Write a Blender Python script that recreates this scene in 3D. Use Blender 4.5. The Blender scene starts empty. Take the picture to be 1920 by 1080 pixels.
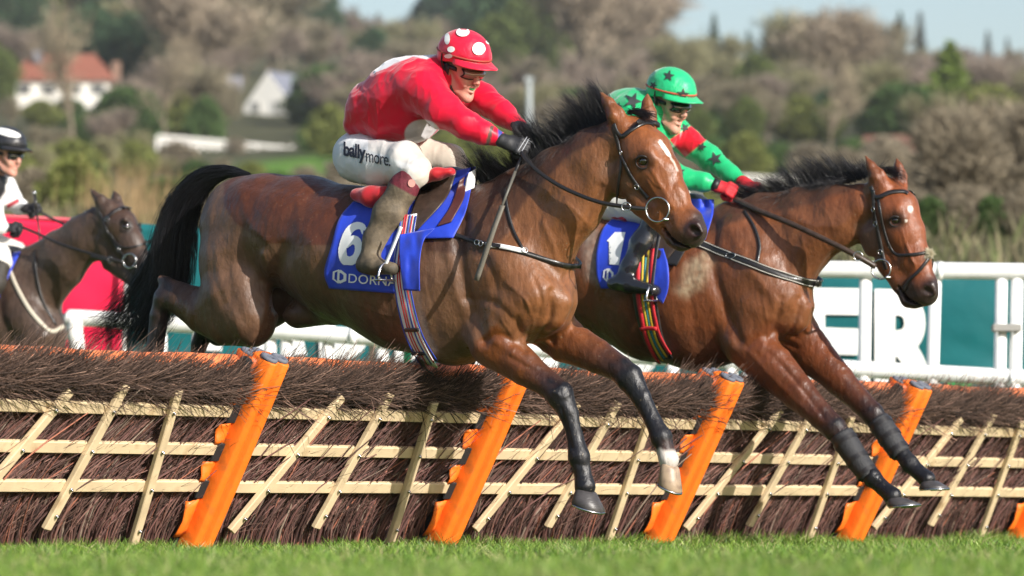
import bpy, bmesh, math, random
import numpy as np
from mathutils import Vector, Matrix, noise as mnoise
from mathutils.bvhtree import BVHTree
random.seed(7); rng = np.random.default_rng(7)
SC = bpy.context.scene; COL = SC.collection
# ------------------------------------------------------------------ camera
FPX = 9200.0                      # focal length in pixels of the 1920 wide photograph
CAM = np.array([0.0, 0.0, 0.19])  # a long lens held just above the grass
TILT = math.atan(420.0 / FPX)
cd = bpy.data.cameras.new('camera'); cam = bpy.data.objects.new('camera', cd); COL.objects.link(cam)
cd.sensor_width = 36.0; cd.lens = FPX / 1920.0 * 36.0
cam.location = CAM; cam.rotation_euler = (math.pi / 2 + TILT, 0, 0)
cd.clip_start = 0.5; cd.clip_end = 6000
cd.dof.use_dof = True; cd.dof.focus_distance = 21.5; cd.dof.aperture_fstop = 3.6
SC.camera = cam
# ------------------------------------------------------------------ light
SUN_EL = math.radians(26); SUN_AZ = math.radians(138)   # winter sun over the camera's right shoulder
w = bpy.data.worlds.new('World'); SC.world = w; w.use_nodes = True
nt = w.node_tree; nt.nodes.clear()
o_ = nt.nodes.new('ShaderNodeOutputWorld'); bg = nt.nodes.new('ShaderNodeBackground'); sk = nt.nodes.new('ShaderNodeTexSky')
sk.sky_type = 'NISHITA'; sk.sun_disc = False; sk.sun_elevation = SUN_EL; sk.sun_rotation = SUN_AZ
sk.air_density = 1.0; sk.dust_density = 1.6; sk.ozone_density = 1.0; sk.altitude = 50
bg.inputs['Strength'].default_value = 0.105
nt.links.new(sk.outputs[0], bg.inputs[0]); nt.links.new(bg.outputs[0], o_.inputs[0])
sl = bpy.data.lights.new('sun', 'SUN'); sl.energy = 5.0; sl.angle = math.radians(0.5); sl.color = (1.0, 0.955, 0.89)
sun = bpy.data.objects.new('sun', sl); COL.objects.link(sun)
# direction towards the sun: azimuth clockwise from +Y
SUN_DIR = Vector((math.sin(SUN_AZ) * math.cos(SUN_EL), math.cos(SUN_AZ) * math.cos(SUN_EL), math.sin(SUN_EL)))
sun.rotation_euler = SUN_DIR.to_track_quat('Z', 'Y').to_euler()
SC.view_settings.view_transform = 'Standard'; SC.view_settings.look = 'None'
SC.view_settings.exposure = 0.56; SC.view_settings.gamma = 1.0; SC.view_settings.use_curve_mapping = False
SC.cycles.use_denoising = True; SC.cycles.max_bounces = 6; SC.cycles.transparent_max_bounces = 8
SC.cycles.volume_bounces = 0
# ------------------------------------------------------------------ survey: photograph pixel -> direction
def ray(px, py):
    vz = (540.0 - py) / FPX; c, s = math.cos(TILT), math.sin(TILT)
    return np.array([(px - 960.0) / FPX, c - s * vz, s + c * vz])
def at(px, py, Y):
    v = ray(px, py); return CAM + v * (Y / v[1])
def atz(px, py, z):
    v = ray(px, py); return CAM + v * ((z - CAM[2]) / v[2])
def proj(p):
    p = np.asarray(p, dtype=float) - CAM; c, s = math.cos(TILT), math.sin(TILT)
    y = p[..., 1] * c + p[..., 2] * s; z = -p[..., 1] * s + p[..., 2] * c
    return 960 + FPX * p[..., 0] / y, 540 - FPX * z / y
class Frame:
    """sagittal plane of an animal: anchor point, forward, towards-camera side and up"""
    def __init__(s, px, py, Y, heading):
        a = math.radians(heading)
        s.F = np.array([math.cos(a), -math.sin(a), 0.0]); s.R = np.array([-math.sin(a), -math.cos(a), 0.0])
        s.U = np.array([0, 0, 1.0]); s.C = at(px, py, Y)
    def P(s, px, py, w=0.0):
        v = ray(px, py); t = np.dot(s.C + s.R * w - CAM, s.R) / np.dot(v, s.R)
        return CAM + v * t
    def mirror(s, p):
        p = np.asarray(p, dtype=float); k = (p - s.C) @ s.R
        return p - 2 * k[..., None] * s.R if p.ndim > 1 else p - 2 * k * s.R
# ------------------------------------------------------------------ materials
MATS = {}
def mat(name, col=(.5, .5, .5), rough=.6, attr=False, nscale=0, namp=0, col2=None, bump=0, bscale=60, bdist=.004,
        metal=0, spec=.5, sheen=0, coat=0, stretch=None, detail=4, bumps=None, sub=0, trans=0, alpha_=1, coords='Object', rpos=(.35, .65)):
    if name in MATS: return MATS[name]
    m = bpy.data.materials.new(name); m.use_nodes = True; n = m.node_tree; N = n.nodes; L = n.links
    b = N['Principled BSDF']; b.inputs['Base Color'].default_value = (*col, 1); b.inputs['Roughness'].default_value = rough
    b.inputs['Metallic'].default_value = metal; b.inputs['Specular IOR Level'].default_value = spec
    if sheen: b.inputs['Sheen Weight'].default_value = sheen; b.inputs['Sheen Roughness'].default_value = .4
    if coat: b.inputs['Coat Weight'].default_value = coat; b.inputs['Coat Roughness'].default_value = .12
    if sub: b.inputs['Subsurface Weight'].default_value = sub; b.inputs['Subsurface Radius'].default_value = (.012, .005, .003)
    if trans: b.inputs['Transmission Weight'].default_value = trans
    tc = N.new('ShaderNodeTexCoord'); mp = N.new('ShaderNodeMapping'); L.new(tc.outputs[coords], mp.inputs[0])
    if stretch: mp.inputs['Scale'].default_value = stretch
    src = None
    if attr:
        a = N.new('ShaderNodeAttribute'); a.attribute_name = 'Col'; src = a.outputs['Color']
    if nscale:
        t = N.new('ShaderNodeTexNoise'); t.inputs['Scale'].default_value = nscale; t.inputs['Detail'].default_value = detail
        L.new(mp.outputs[0], t.inputs['Vector'])
        if col2 is not None:
            cr = N.new('ShaderNodeValToRGB'); cr.color_ramp.elements[0].position = rpos[0]; cr.color_ramp.elements[1].position = rpos[1]
            L.new(t.outputs['Fac'], cr.inputs[0]); mx = N.new('ShaderNodeMix'); mx.data_type = 'RGBA'
            L.new(cr.outputs[0], mx.inputs[0])
            if src: L.new(src, mx.inputs[6])
            else: mx.inputs[6].default_value = (*col, 1)
            mx.inputs[7].default_value = (*col2, 1); src = mx.outputs[2]
        if namp:
            mr = N.new('ShaderNodeMapRange'); mr.inputs[1].default_value = .3; mr.inputs[2].default_value = .7
            mr.inputs[3].default_value = 1 - namp; mr.inputs[4].default_value = 1 + namp
            L.new(t.outputs['Fac'], mr.inputs[0]); vm = N.new('ShaderNodeVectorMath'); vm.operation = 'SCALE'
            if src: L.new(src, vm.inputs[0])
            else: vm.inputs[0].default_value = col
            L.new(mr.outputs[0], vm.inputs['Scale']); src = vm.outputs[0]
    if src: L.new(src, b.inputs['Base Color'])
    if bump:
        prev = None
        for (sc_, amp, st) in (bumps or [(bscale, 1, None)]):
            t2 = N.new('ShaderNodeTexNoise'); t2.inputs['Scale'].default_value = sc_; t2.inputs['Detail'].default_value = 5
            if st:
                m2 = N.new('ShaderNodeMapping'); m2.inputs['Scale'].default_value = st; L.new(tc.outputs[coords], m2.inputs[0]); L.new(m2.outputs[0], t2.inputs['Vector'])
            else: L.new(mp.outputs[0], t2.inputs['Vector'])
            bp = N.new('ShaderNodeBump'); bp.inputs['Strength'].default_value = bump; bp.inputs['Distance'].default_value = bdist * amp
            L.new(t2.outputs['Fac'], bp.inputs['Height'])
            if prev: L.new(prev, bp.inputs['Normal'])
            prev = bp.outputs[0]
        L.new(prev, b.inputs['Normal'])
    MATS[name] = m; return m
mat('steel', (.55, .55, .56), .22, metal=1)
mat('eye', (.012, .006, .004), .04, spec=.9, coat=.8)
mat('hide_dark', (.02, .014, .012), .5, bump=.3, bscale=200)
mat('hair_black', (.012, .011, .013), .38, spec=.55)
# ------------------------------------------------------------------ object helpers
def tag(o, label=None, cat=None, group=None, kind=None):
    if label: o['label'] = label
    if cat: o['category'] = cat
    if group: o['group'] = group
    if kind: o['kind'] = kind
    return o
def empty(name, loc, rz=0, label=None, cat=None, group=None):
    o = bpy.data.objects.new(name, None); COL.objects.link(o); o.location = loc; o.rotation_euler = (0, 0, rz)
    o.empty_display_size = .1
    return tag(o, label, cat, group)
def xf(o):                      # world matrix of a freshly made unparented/parented object (no depsgraph needed)
    m = Matrix.LocRotScale(o.location, o.rotation_euler.to_quaternion(), o.scale)
    return (xf(o.parent) @ m) if o.parent else m
def mesh_obj(name, V, Fc, m, parent=None, smooth=True, world=True, cols=None, mats=None, midx=None):
    """V in world space when world=True and a parent is given"""
    me = bpy.data.meshes.new(name); V = np.asarray(V, dtype=np.float64)
    if parent is not None and world:
        inv = np.array(xf(parent).inverted()); V = V @ inv[:3, :3].T + inv[:3, 3]
    if isinstance(Fc, np.ndarray):
        n = len(Fc); k = Fc.shape[1]
        me.vertices.add(len(V)); me.vertices.foreach_set('co', V.astype(np.float32).ravel())
        me.loops.add(n * k); me.loops.foreach_set('vertex_index', Fc.astype(np.int32).ravel())
        me.polygons.add(n); me.polygons.foreach_set('loop_start', np.arange(0, n * k, k, dtype=np.int32))
        try: me.polygons.foreach_set('loop_total', np.full(n, k, dtype=np.int32))
        except Exception: pass
        me.update(calc_edges=True)
    else:
        me.from_pydata([tuple(v) for v in V], [], [tuple(f) for f in Fc]); me.update()
    if smooth: me.polygons.foreach_set('use_smooth', np.ones(len(me.polygons), dtype=bool))
    for mm in (mats or [m]): me.materials.append(mm)
    if midx is not None: me.polygons.foreach_set('material_index', np.asarray(midx, dtype=np.int32))
    if cols is not None:
        a = me.color_attributes.new('Col', 'FLOAT_COLOR', 'POINT')
        c = np.ones((len(V), 4), dtype=np.float32); c[:, :3] = cols; a.data.foreach_set('color', c.ravel())
    o = bpy.data.objects.new(name, me); COL.objects.link(o)
    if parent is not None: o.parent = parent
    return o
class MB:
    """collects simple shapes into one mesh"""
    def __init__(s): s.V = []; s.F = []
    def add(s, V, F):
        n = len(s.V); s.V += [tuple(v) for v in V]; s.F += [tuple(i + n for i in f) for f in F]
    def box(s, c, sx, sy, sz, X=(1, 0, 0), Y=(0, 1, 0), Z=(0, 0, 1), bev=0):
        c = np.array(c, float); X, Y, Z = [np.array(a, float) for a in (X, Y, Z)]
        hx, hy, hz = sx / 2, sy / 2, sz / 2
        if bev:
            P = []
            for z, q in ((-hz, bev), (-hz + bev, 0), (hz - bev, 0), (hz, bev)):
                a, b_ = hx - q, hy - q; e = bev * .6
                for x, y in ((-a, -b_ + e), (-a + e, -b_), (a - e, -b_), (a, -b_ + e), (a, b_ - e), (a - e, b_), (-a + e, b_), (-a, b_ - e)):
                    P.append(c + X * x + Y * y + Z * z)
            F = [tuple(range(7, -1, -1)), tuple(range(24, 32))]
            for r in range(3):
                for i in range(8): F.append((r * 8 + i, r * 8 + (i + 1) % 8, (r + 1) * 8 + (i + 1) % 8, (r + 1) * 8 + i))
            s.add(P, F)
        else:
            P = [c + X * x + Y * y + Z * z for z in (-hz, hz) for x, y in ((-hx, -hy), (hx, -hy), (hx, hy), (-hx, hy))]
            s.add(P, [(3, 2, 1, 0), (4, 5, 6, 7), (0, 1, 5, 4), (1, 2, 6, 5), (2, 3, 7, 6), (3, 0, 4, 7)])
    def tube(s, pts, r, n=8, r2=None, cap=True, flat=None):
        P = [np.array(p, float) for p in pts]; rs = r if hasattr(r, '__len__') else ([r] * len(P) if r2 is None else list(np.linspace(r, r2, len(P))))
        V = []; up = None
        for i, p in enumerate(P):
            t = P[min(i + 1, len(P) - 1)] - P[max(i - 1, 0)]; t /= (np.linalg.norm(t) + 1e-9)
            if up is None: up = np.array([0, 0, 1.]) if abs(t[2]) < .9 else np.array([1., 0, 0])
            a = np.cross(up, t); a /= np.linalg.norm(a) + 1e-9; b_ = np.cross(t, a); up = b_
            for k in range(n):
                q = 2 * math.pi * k / n; V.append(p + (a * math.cos(q) + b_ * math.sin(q)) * rs[i])
        F = []
        for i in range(len(P) - 1):
            for k in range(n): F.append((i * n + k, i * n + (k + 1) % n, (i + 1) * n + (k + 1) % n, (i + 1) * n + k))
        if cap: F.append(tuple(range(n - 1, -1, -1))); F.append(tuple(range((len(P) - 1) * n, len(P) * n)))
        s.add(V, F)
    def build(s, name, m, parent=None, smooth=False, world=True, auto=None):
        o = mesh_obj(name, s.V, s.F, m, parent, smooth, world)
        if getattr(s, 'second', None): s.second.build(name, m, parent, smooth, world)
        return o
def strands(P0, D, L, r, seg=4, bend=None, jit=0, sides=3, taper=.25):
    """many thin curved tubes at once. P0 (n,3) roots, D (n,3) unit directions, L (n) lengths, bend (n,3) added quadratically"""
    n = len(P0); t = np.linspace(0, 1, seg + 1)
    B = np.zeros((n, 3)) if bend is None else bend
    C = P0[:, None, :] + D[:, None, :] * (L[:, None] * t)[:, :, None] + B[:, None, :] * (t ** 2)[None, :, None]
    if jit: C[:, 1:] += np.cumsum(rng.normal(0, jit, (n, seg, 3)), axis=1)
    T = np.gradient(C, axis=1); T /= np.linalg.norm(T, axis=2, keepdims=True) + 1e-9
    ref = rng.normal(size=(n, 1, 3)); A = np.cross(T, ref); A /= np.linalg.norm(A, axis=2, keepdims=True) + 1e-9; Bn = np.cross(T, A)
    R = np.asarray(r).reshape(-1, 1) * (1 - (1 - taper) * t)[None, :]
    rings = []
    for k in range(sides):
        q = 2 * math.pi * k / sides; rings.append(C + (A * math.cos(q) + Bn * math.sin(q)) * R[:, :, None])
    V = np.stack(rings, axis=2).reshape(-1, 3)
    base = (np.arange(n) * (seg + 1) * sides)[:, None, None]
    i = np.arange(seg)[None, :, None] * sides; k = np.arange(sides)[None, None, :]; k2 = (k + 1) % sides
    F = np.stack([base + i + k, base + i + k2, base + i + sides + k2, base + i + sides + k], axis=-1).reshape(-1, 4)
    return V, F
def ribbons(P0, D, L, wd, seg=3, bend=None, face=None):
    """flat tapering blades"""
    n = len(P0); t = np.linspace(0, 1, seg + 1)
    B = np.zeros((n, 3)) if bend is None else bend
    C = P0[:, None, :] + D[:, None, :] * (L[:, None] * t)[:, :, None] + B[:, None, :] * (t ** 2)[None, :, None]
    S = rng.normal(size=(n, 3)) if face is None else face
    S = np.cross(D, S); S /= np.linalg.norm(S, axis=1, keepdims=True) + 1e-9
    W = np.asarray(wd).reshape(-1, 1) * (1 - t ** 1.5 * .95)[None, :]
    V = np.stack([C - S[:, None, :] * W[:, :, None], C + S[:, None, :] * W[:, :, None]], axis=2).reshape(-1, 3)
    base = (np.arange(n) * (seg + 1) * 2)[:, None]; i = np.arange(seg)[None, :] * 2
    F = np.stack([base + i, base + i + 1, base + i + 3, base + i + 2], axis=-1).reshape(-1, 4)
    return V, F
def vnoise(p, seed=0):
    p = np.asarray(p, dtype=np.float64); i = np.floor(p).astype(np.int64); f = p - i; f = f * f * (3 - 2 * f)
    def h(x, y, z):
        n = (x * 374761393 + y * 668265263 + z * 2147483647 + seed * 974711) & 0xffffffff
        n = ((n ^ (n >> 13)) * 1274126177) & 0xffffffff
        return ((n ^ (n >> 16)) & 0xffff) / 65535.0
    r = 0
    for dx in (0, 1):
        for dy in (0, 1):
            for dz in (0, 1):
                wx = f[..., 0] if dx else 1 - f[..., 0]; wy = f[..., 1] if dy else 1 - f[..., 1]; wz = f[..., 2] if dz else 1 - f[..., 2]
                r = r + wx * wy * wz * h(i[..., 0] + dx, i[..., 1] + dy, i[..., 2] + dz)
    return r
def smoothstep(a, b, x):
    t = np.clip((x - a) / (b - a), 0, 1); return t * t * (3 - 2 * t)
def catmull(P, n=6):
    P = np.asarray(P, float)
    if len(P) < 3: return np.array([P[0] + (P[-1] - P[0]) * t for t in np.linspace(0, 1, n + 1)])
    Q = np.vstack([2 * P[0] - P[1], P, 2 * P[-1] - P[-2]]); out = []
    for i in range(1, len(Q) - 2):
        a, b_, c, d = Q[i - 1], Q[i], Q[i + 1], Q[i + 2]
        for t in np.linspace(0, 1, n, endpoint=False):
            out.append(.5 * ((2 * b_) + (-a + c) * t + (2 * a - 5 * b_ + 4 * c - d) * t * t + (-a + 3 * b_ - 3 * c + d) * t ** 3))
    out.append(P[-1]); return np.array(out)
# ------------------------------------------------------------------ bodies: signed distance fields meshed with surface nets
class Body:
    def __init__(s, fr): s.fr = fr; s.ch = []; s.S = 1.0
    def chain(s, nodes, k=.03, kin=.012, lat=None, op='add', grow=0.0):
        """nodes (px, py, w, r in plane px, r sideways px); radii measured at the node's own depth"""
        P = []; rv = []; rl = []
        for nd in nodes:
            p = s.fr.P(nd[0], nd[1], nd[2]); sc = p[1] / FPX
            a = nd[3] * sc + grow; b_ = (nd[4] if len(nd) > 4 else nd[3]) * sc + grow
            P.append(p); rv.append(max(a, .002)); rl.append(max(b_, .002))
        s.ch.append(dict(P=np.array(P), rv=np.array(rv), rl=np.array(rl), lat=s.fr.R if lat is None else np.array(lat), k=k, kin=kin, op=op))
        return s
    def raw(s, pts, rv, rl=None, lat=None, k=.02, kin=.008, op='add'):
        rl = rv if rl is None else rl
        s.ch.append(dict(P=np.array(pts, float), rv=np.array(rv, float), rl=np.array(rl, float), lat=s.fr.R if lat is None else np.array(lat, float), k=k, kin=kin, op=op))
    def eval(s, X):
        X = X.astype(np.float32); d = np.full(len(X), 1e3, dtype=np.float32)
        for c in s.ch:
            m_ = max(c['rv'].max(), c['rl'].max()) + max(c['k'], .01) * 1.5 + s.pad
            lo = (c['P'].min(0) - m_).astype(np.float32); hi = (c['P'].max(0) + m_).astype(np.float32)
            idx = np.nonzero(np.all((X > lo) & (X < hi), axis=1))[0]
            if not len(idx): continue
            x = X[idx]; dc = None; P = c['P']
            segs = range(len(P) - 1) if len(P) > 1 else [0]
            for i in segs:
                a = P[i]; b_ = P[min(i + 1, len(P) - 1)]; ab = b_ - a; L = np.linalg.norm(ab)
                if L < 1e-6: T = np.array([0, 0, 1.]); L = 1e-6; one = True
                else: T = ab / L; one = False
                la = c['lat'] - T * np.dot(c['lat'], T)
                if np.linalg.norm(la) < .2: q0 = np.array([0, 0, 1.]) if abs(T[2]) < .8 else np.array([1., 0, 0]); la = q0 - T * np.dot(q0, T)
                la /= np.linalg.norm(la) + 1e-9; ot = np.cross(T, la)
                q = x - a.astype(np.float32); s_ = q @ T.astype(np.float32); t = np.clip(s_ / L, 0, 1) if not one else np.zeros_like(s_)
                ex = s_ - t * L; u = q @ la.astype(np.float32); v = q @ ot.astype(np.float32)
                j = min(i + 1, len(P) - 1)
                ra = c['rl'][i] + (c['rl'][j] - c['rl'][i]) * t; rb = c['rv'][i] + (c['rv'][j] - c['rv'][i]) * t; rc = np.minimum(ra, rb)
                k0 = np.sqrt((u / ra) ** 2 + (v / rb) ** 2 + (ex / rc) ** 2); k1 = np.sqrt((u / ra ** 2) ** 2 + (v / rb ** 2) ** 2 + (ex / rc ** 2) ** 2)
                dd = np.where(k0 < 1e-3, -rc, k0 * (k0 - 1) / (k1 + 1e-9))
                dc = dd if dc is None else smin(dc, dd, c['kin'])
            if c['op'] == 'add': d[idx] = smin(d[idx], dc, c['k'])
            else: d[idx] = -smin(-d[idx], dc, c['k'])
        return d
    def mesh(s, h, iters=2):
        s.pad = 6 * h
        lo = np.min([c['P'].min(0) - max(c['rv'].max(), c['rl'].max()) for c in s.ch if c['op'] == 'add'], axis=0) - .03 - 2 * h
        hi = np.max([c['P'].max(0) + max(c['rv'].max(), c['rl'].max()) for c in s.ch if c['op'] == 'add'], axis=0) + .03 + 2 * h
        st = 4; n = (np.ceil((hi - lo) / (h * st)).astype(int) + 1)
        cx = [lo[a] + (np.arange(n[a]) + .5) * h * st for a in range(3)]
        G = np.stack(np.meshgrid(*cx, indexing='ij'), -1).reshape(-1, 3)
        dc = s.eval(G).reshape(n); N = n * st
        D = np.repeat(np.repeat(np.repeat(np.where(dc < 0, -1., 1.).astype(np.float32), st, 0), st, 1), st, 2)
        act = np.abs(dc) < h * st * 1.35
        for ax in range(3):     # a block next to a sign change is always refined
            sg = dc < 0; df = np.diff(sg, axis=ax)
            sl1 = [slice(None)] * 3; sl2 = [slice(None)] * 3; sl1[ax] = slice(0, -1); sl2[ax] = slice(1, None)
            act[tuple(sl1)] |= df; act[tuple(sl2)] |= df
        A = np.argwhere(act); off = np.stack(np.meshgrid(*[np.arange(st)] * 3, indexing='ij'), -1).reshape(-1, 3)
        I = (A[:, None, :] * st + off[None]).reshape(-1, 3)
        X = lo + I * h
        D[I[:, 0], I[:, 1], I[:, 2]] = s.eval(X)
        V, F = surface_nets(D, lo, h)
        for _ in range(iters): V = lap(V, F, .5)
        return V, F
def smin(a, b, k):
    if k <= 0: return np.minimum(a, b)
    hh = np.maximum(k - np.abs(a - b), 0) / k; return np.minimum(a, b) - hh * hh * k * .25
def surface_nets(D, lo, h):
    S = D < 0; nx, ny, nz = D.shape; cn = (nx - 1) * (ny - 1) * (nz - 1)
    acc = {}; cells = []; pts = []; quads = []
    E = np.eye(3, dtype=int)
    def cid(i): return (i[:, 0] * (ny - 1) + i[:, 1]) * (nz - 1) + i[:, 2]
    for ax in range(3):
        s1 = [slice(None)] * 3; s2 = [slice(None)] * 3; s1[ax] = slice(0, -1); s2[ax] = slice(1, None)
        cr = S[tuple(s1)] != S[tuple(s2)]; I = np.argwhere(cr)
        b_, c = (ax + 1) % 3, (ax + 2) % 3; dim = np.array([nx, ny, nz])
        I = I[(I[:, b_] > 0) & (I[:, c] > 0) & (I[:, b_] < dim[b_] - 1) & (I[:, c] < dim[c] - 1)]
        J = I + E[ax]; a0 = D[I[:, 0], I[:, 1], I[:, 2]]; a1 = D[J[:, 0], J[:, 1], J[:, 2]]
        t = a0 / (a0 - a1); p = I + t[:, None] * E[ax]
        q4 = [cid(I - E[b_] - E[c]), cid(I - E[c]), cid(I), cid(I - E[b_])]
        for q in q4: cells.append(q); pts.append(p)
        q = np.stack(q4, 1); fl = a0 < 0
        q[~fl] = q[~fl][:, ::-1]; quads.append(q)
    cells = np.concatenate(cells); pts = np.concatenate(pts); quads = np.concatenate(quads)
    u, inv = np.unique(cells, return_inverse=True); cnt = np.bincount(inv)
    V = np.stack([np.bincount(inv, weights=pts[:, a]) / cnt for a in range(3)], 1)
    return lo + V * h, np.searchsorted(u, quads)
def lap(V, F, f=.5):
    n = len(V); E = np.concatenate([F[:, [0, 1]], F[:, [1, 2]], F[:, [2, 3]], F[:, [3, 0]]]) if F.shape[1] == 4 else np.concatenate([F[:, [0, 1]], F[:, [1, 2]], F[:, [2, 0]]])
    a = np.concatenate([E[:, 0], E[:, 1]]); b_ = np.concatenate([E[:, 1], E[:, 0]]); c = np.maximum(np.bincount(a, minlength=n), 1)
    M = np.stack([np.bincount(a, weights=V[b_, k], minlength=n) / c for k in range(3)], 1)
    return V + (M - V) * f
def normals(V, F):
    a = V[F[:, 2]] - V[F[:, 0]]; b_ = V[F[:, 3 if F.shape[1] == 4 else 1]] - V[F[:, 1 if F.shape[1] == 4 else 0]]
    fn = np.cross(a, b_); N = np.zeros_like(V)
    for k in range(3):
        for j in range(F.shape[1]): N[:, k] += np.bincount(F[:, j], weights=fn[:, k], minlength=len(V))
    return N / (np.linalg.norm(N, axis=1, keepdims=True) + 1e-12)
def bvh(V, F): return BVHTree.FromPolygons([Vector(v) for v in V], [tuple(int(i) for i in f) for f in F])
CV = Vector(CAM)
def cast(tree, px, py):
    v = Vector(ray(px, py)).normalized(); h = tree.ray_cast(CV, v)
    return (np.array(h[0]), np.array(h[1])) if h[0] is not None else (None, None)
def castline(tree, pts, off=.004, n=8):
    """a line drawn over the photograph, laid onto a body; gaps are bridged"""
    P = catmull([p[:2] for p in pts], n); out = []; nr = []
    for q in P:
        a, b_ = cast(tree, q[0], q[1]); out.append(a); nr.append(b_)
    ok = [i for i in range(len(P)) if out[i] is not None]
    if not ok: return None, None
    for i in range(len(P)):
        if out[i] is None:
            j = min(ok, key=lambda z: abs(z - i)); out[i] = at(P[i][0], P[i][1], out[j][1]); nr[i] = nr[j]
    O = np.array(out); Nn = np.array(nr)
    for a in range(len(Nn)):
        if np.dot(Nn[a], O[a] - CAM) > 0: Nn[a] = -Nn[a]
    K = np.array([1, 2, 3, 2, 1]) / 9.0     # leather does not follow every dent
    for a in range(3):
        O[:, a] = np.convolve(np.pad(O[:, a], 2, mode='reflect', reflect_type='odd'), K, 'valid'); Nn[:, a] = np.convolve(np.pad(Nn[:, a], 2, mode='edge'), K, 'valid')
    Nn /= np.linalg.norm(Nn, axis=1, keepdims=True)
    return O + Nn * off, Nn
def strap(mb, O, Nn, wd, th=.004):
    if O is None: mb.add([(0, 0, 0), (.001, 0, 0), (0, .001, 0)], [(0, 1, 2)]); print('rows missing strap'); return
    T = np.gradient(O, axis=0); T /= np.linalg.norm(T, axis=1, keepdims=True) + 1e-9
    S = np.cross(T, Nn); S /= np.linalg.norm(S, axis=1, keepdims=True) + 1e-9
    W = (wd if hasattr(wd, '__len__') else np.full(len(O), wd)); W = np.asarray(W)[:, None] / 2
    ring = [O - S * W - Nn * th / 2, O - S * W * .92 + Nn * th / 2, O + S * W * .92 + Nn * th / 2, O + S * W - Nn * th / 2]
    V = np.stack(ring, 1).reshape(-1, 3); F = []
    for i in range(len(O) - 1):
        for k in range(4): F.append((i * 4 + k, i * 4 + (k + 1) % 4, i * 4 + 4 + (k + 1) % 4, i * 4 + 4 + k))
    F.append((3, 2, 1, 0)); e = (len(O) - 1) * 4; F.append((e, e + 1, e + 2, e + 3)); mb.add(V, F)
def patch(tree, left, right, nu=24, nv=30, off=.008, wr=.004, seed=1, its=6):
    """a cloth laid over a body between two lines drawn over the photograph"""
    Lc = catmull(left, 8); Rc = catmull(right, 8)
    def samp(C, v):
        d = np.r_[0, np.cumsum(np.linalg.norm(np.diff(C, axis=0), axis=1))]; d /= d[-1]
        return np.array([np.interp(v, d, C[:, 0]), np.interp(v, d, C[:, 1])])
    Q = np.array([[samp(Lc, j / nv) * (1 - i / nu) + samp(Rc, j / nv) * (i / nu) for i in range(nu + 1)] for j in range(nv + 1)])
    D = np.full((nv + 1, nu + 1), np.nan)
    for j in range(nv + 1):
        for i in range(nu + 1):
            a, b_ = cast(tree, *Q[j, i])
            if a is not None: D[j, i] = np.dot(a - CAM, [0, 1, 0])
    med = np.nanmedian(D)
    for _ in range(60):      # fill holes
        if not np.isnan(D).any(): break
        Pd = np.pad(D, 1, mode='edge'); nb = np.stack([Pd[:-2, 1:-1], Pd[2:, 1:-1], Pd[1:-1, :-2], Pd[1:-1, 2:]]); mm = np.nanmean(np.where(np.isnan(nb), np.nan, nb), axis=0)
        D = np.where(np.isnan(D), mm, D)
    D0 = D.copy()
    for _ in range(its):
        Pd = np.pad(D, 1, mode='edge'); D = .5 * D + .125 * (Pd[:-2, 1:-1] + Pd[2:, 1:-1] + Pd[1:-1, :-2] + Pd[1:-1, 2:]); D = np.minimum(D, D0)
    V = np.array([[at(Q[j, i][0], Q[j, i][1], D[j, i]) for i in range(nu + 1)] for j in range(nv + 1)])
    wn = vnoise(np.stack([Q[..., 0] / 26 + Q[..., 1] / 60, Q[..., 1] / 70, Q[..., 0] * 0 + seed], -1)) + .5 * vnoise(np.stack([Q[..., 0] / 11, Q[..., 1] / 25, Q[..., 0] * 0 + seed + 9], -1))
    vdir = (CAM - V); vdir /= np.linalg.norm(vdir, axis=2, keepdims=True)
    V = V + vdir * (off + wr * wn)[..., None]
    V = V.reshape(-1, 3); W = nu + 1
    F = np.array([[j * W + i, (j + 1) * W + i, (j + 1) * W + i + 1, j * W + i + 1] for j in range(nv) for i in range(nu)])
    return V, F
def solid(o, t):
    md = o.modifiers.new('thickness', 'SOLIDIFY'); md.thickness = t; md.offset = 0; return o
def text_geo(txt, bold=0.0, space=1.0, shear=0):
    cu = bpy.data.curves.new('t', 'FONT'); cu.body = txt; cu.offset = bold; cu.space_character = space; cu.shear = shear; cu.resolution_u = 6; cu.fill_mode = 'BOTH'
    o = bpy.data.objects.new('t', cu); COL.objects.link(o); dg = bpy.context.evaluated_depsgraph_get(); dg.update()
    me = bpy.data.meshes.new_from_object(o.evaluated_get(dg)); bm = bmesh.new(); bm.from_mesh(me)
    bmesh.ops.triangulate(bm, faces=bm.faces)
    V = np.array([v.co[:] for v in bm.verts]); wd = V[:, 0].max() - V[:, 0].min()
    bm.verts.ensure_lookup_table()
    V = np.array([v.co[:2] for v in bm.verts]); F = [[v.index for v in f.verts] for f in bm.faces]; bm.free()
    bpy.data.objects.remove(o); bpy.data.curves.remove(cu); bpy.data.meshes.remove(me)
    V[:, 0] -= V[:, 0].min(); V[:, 1] -= V[:, 1].min(); return V, F
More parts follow.
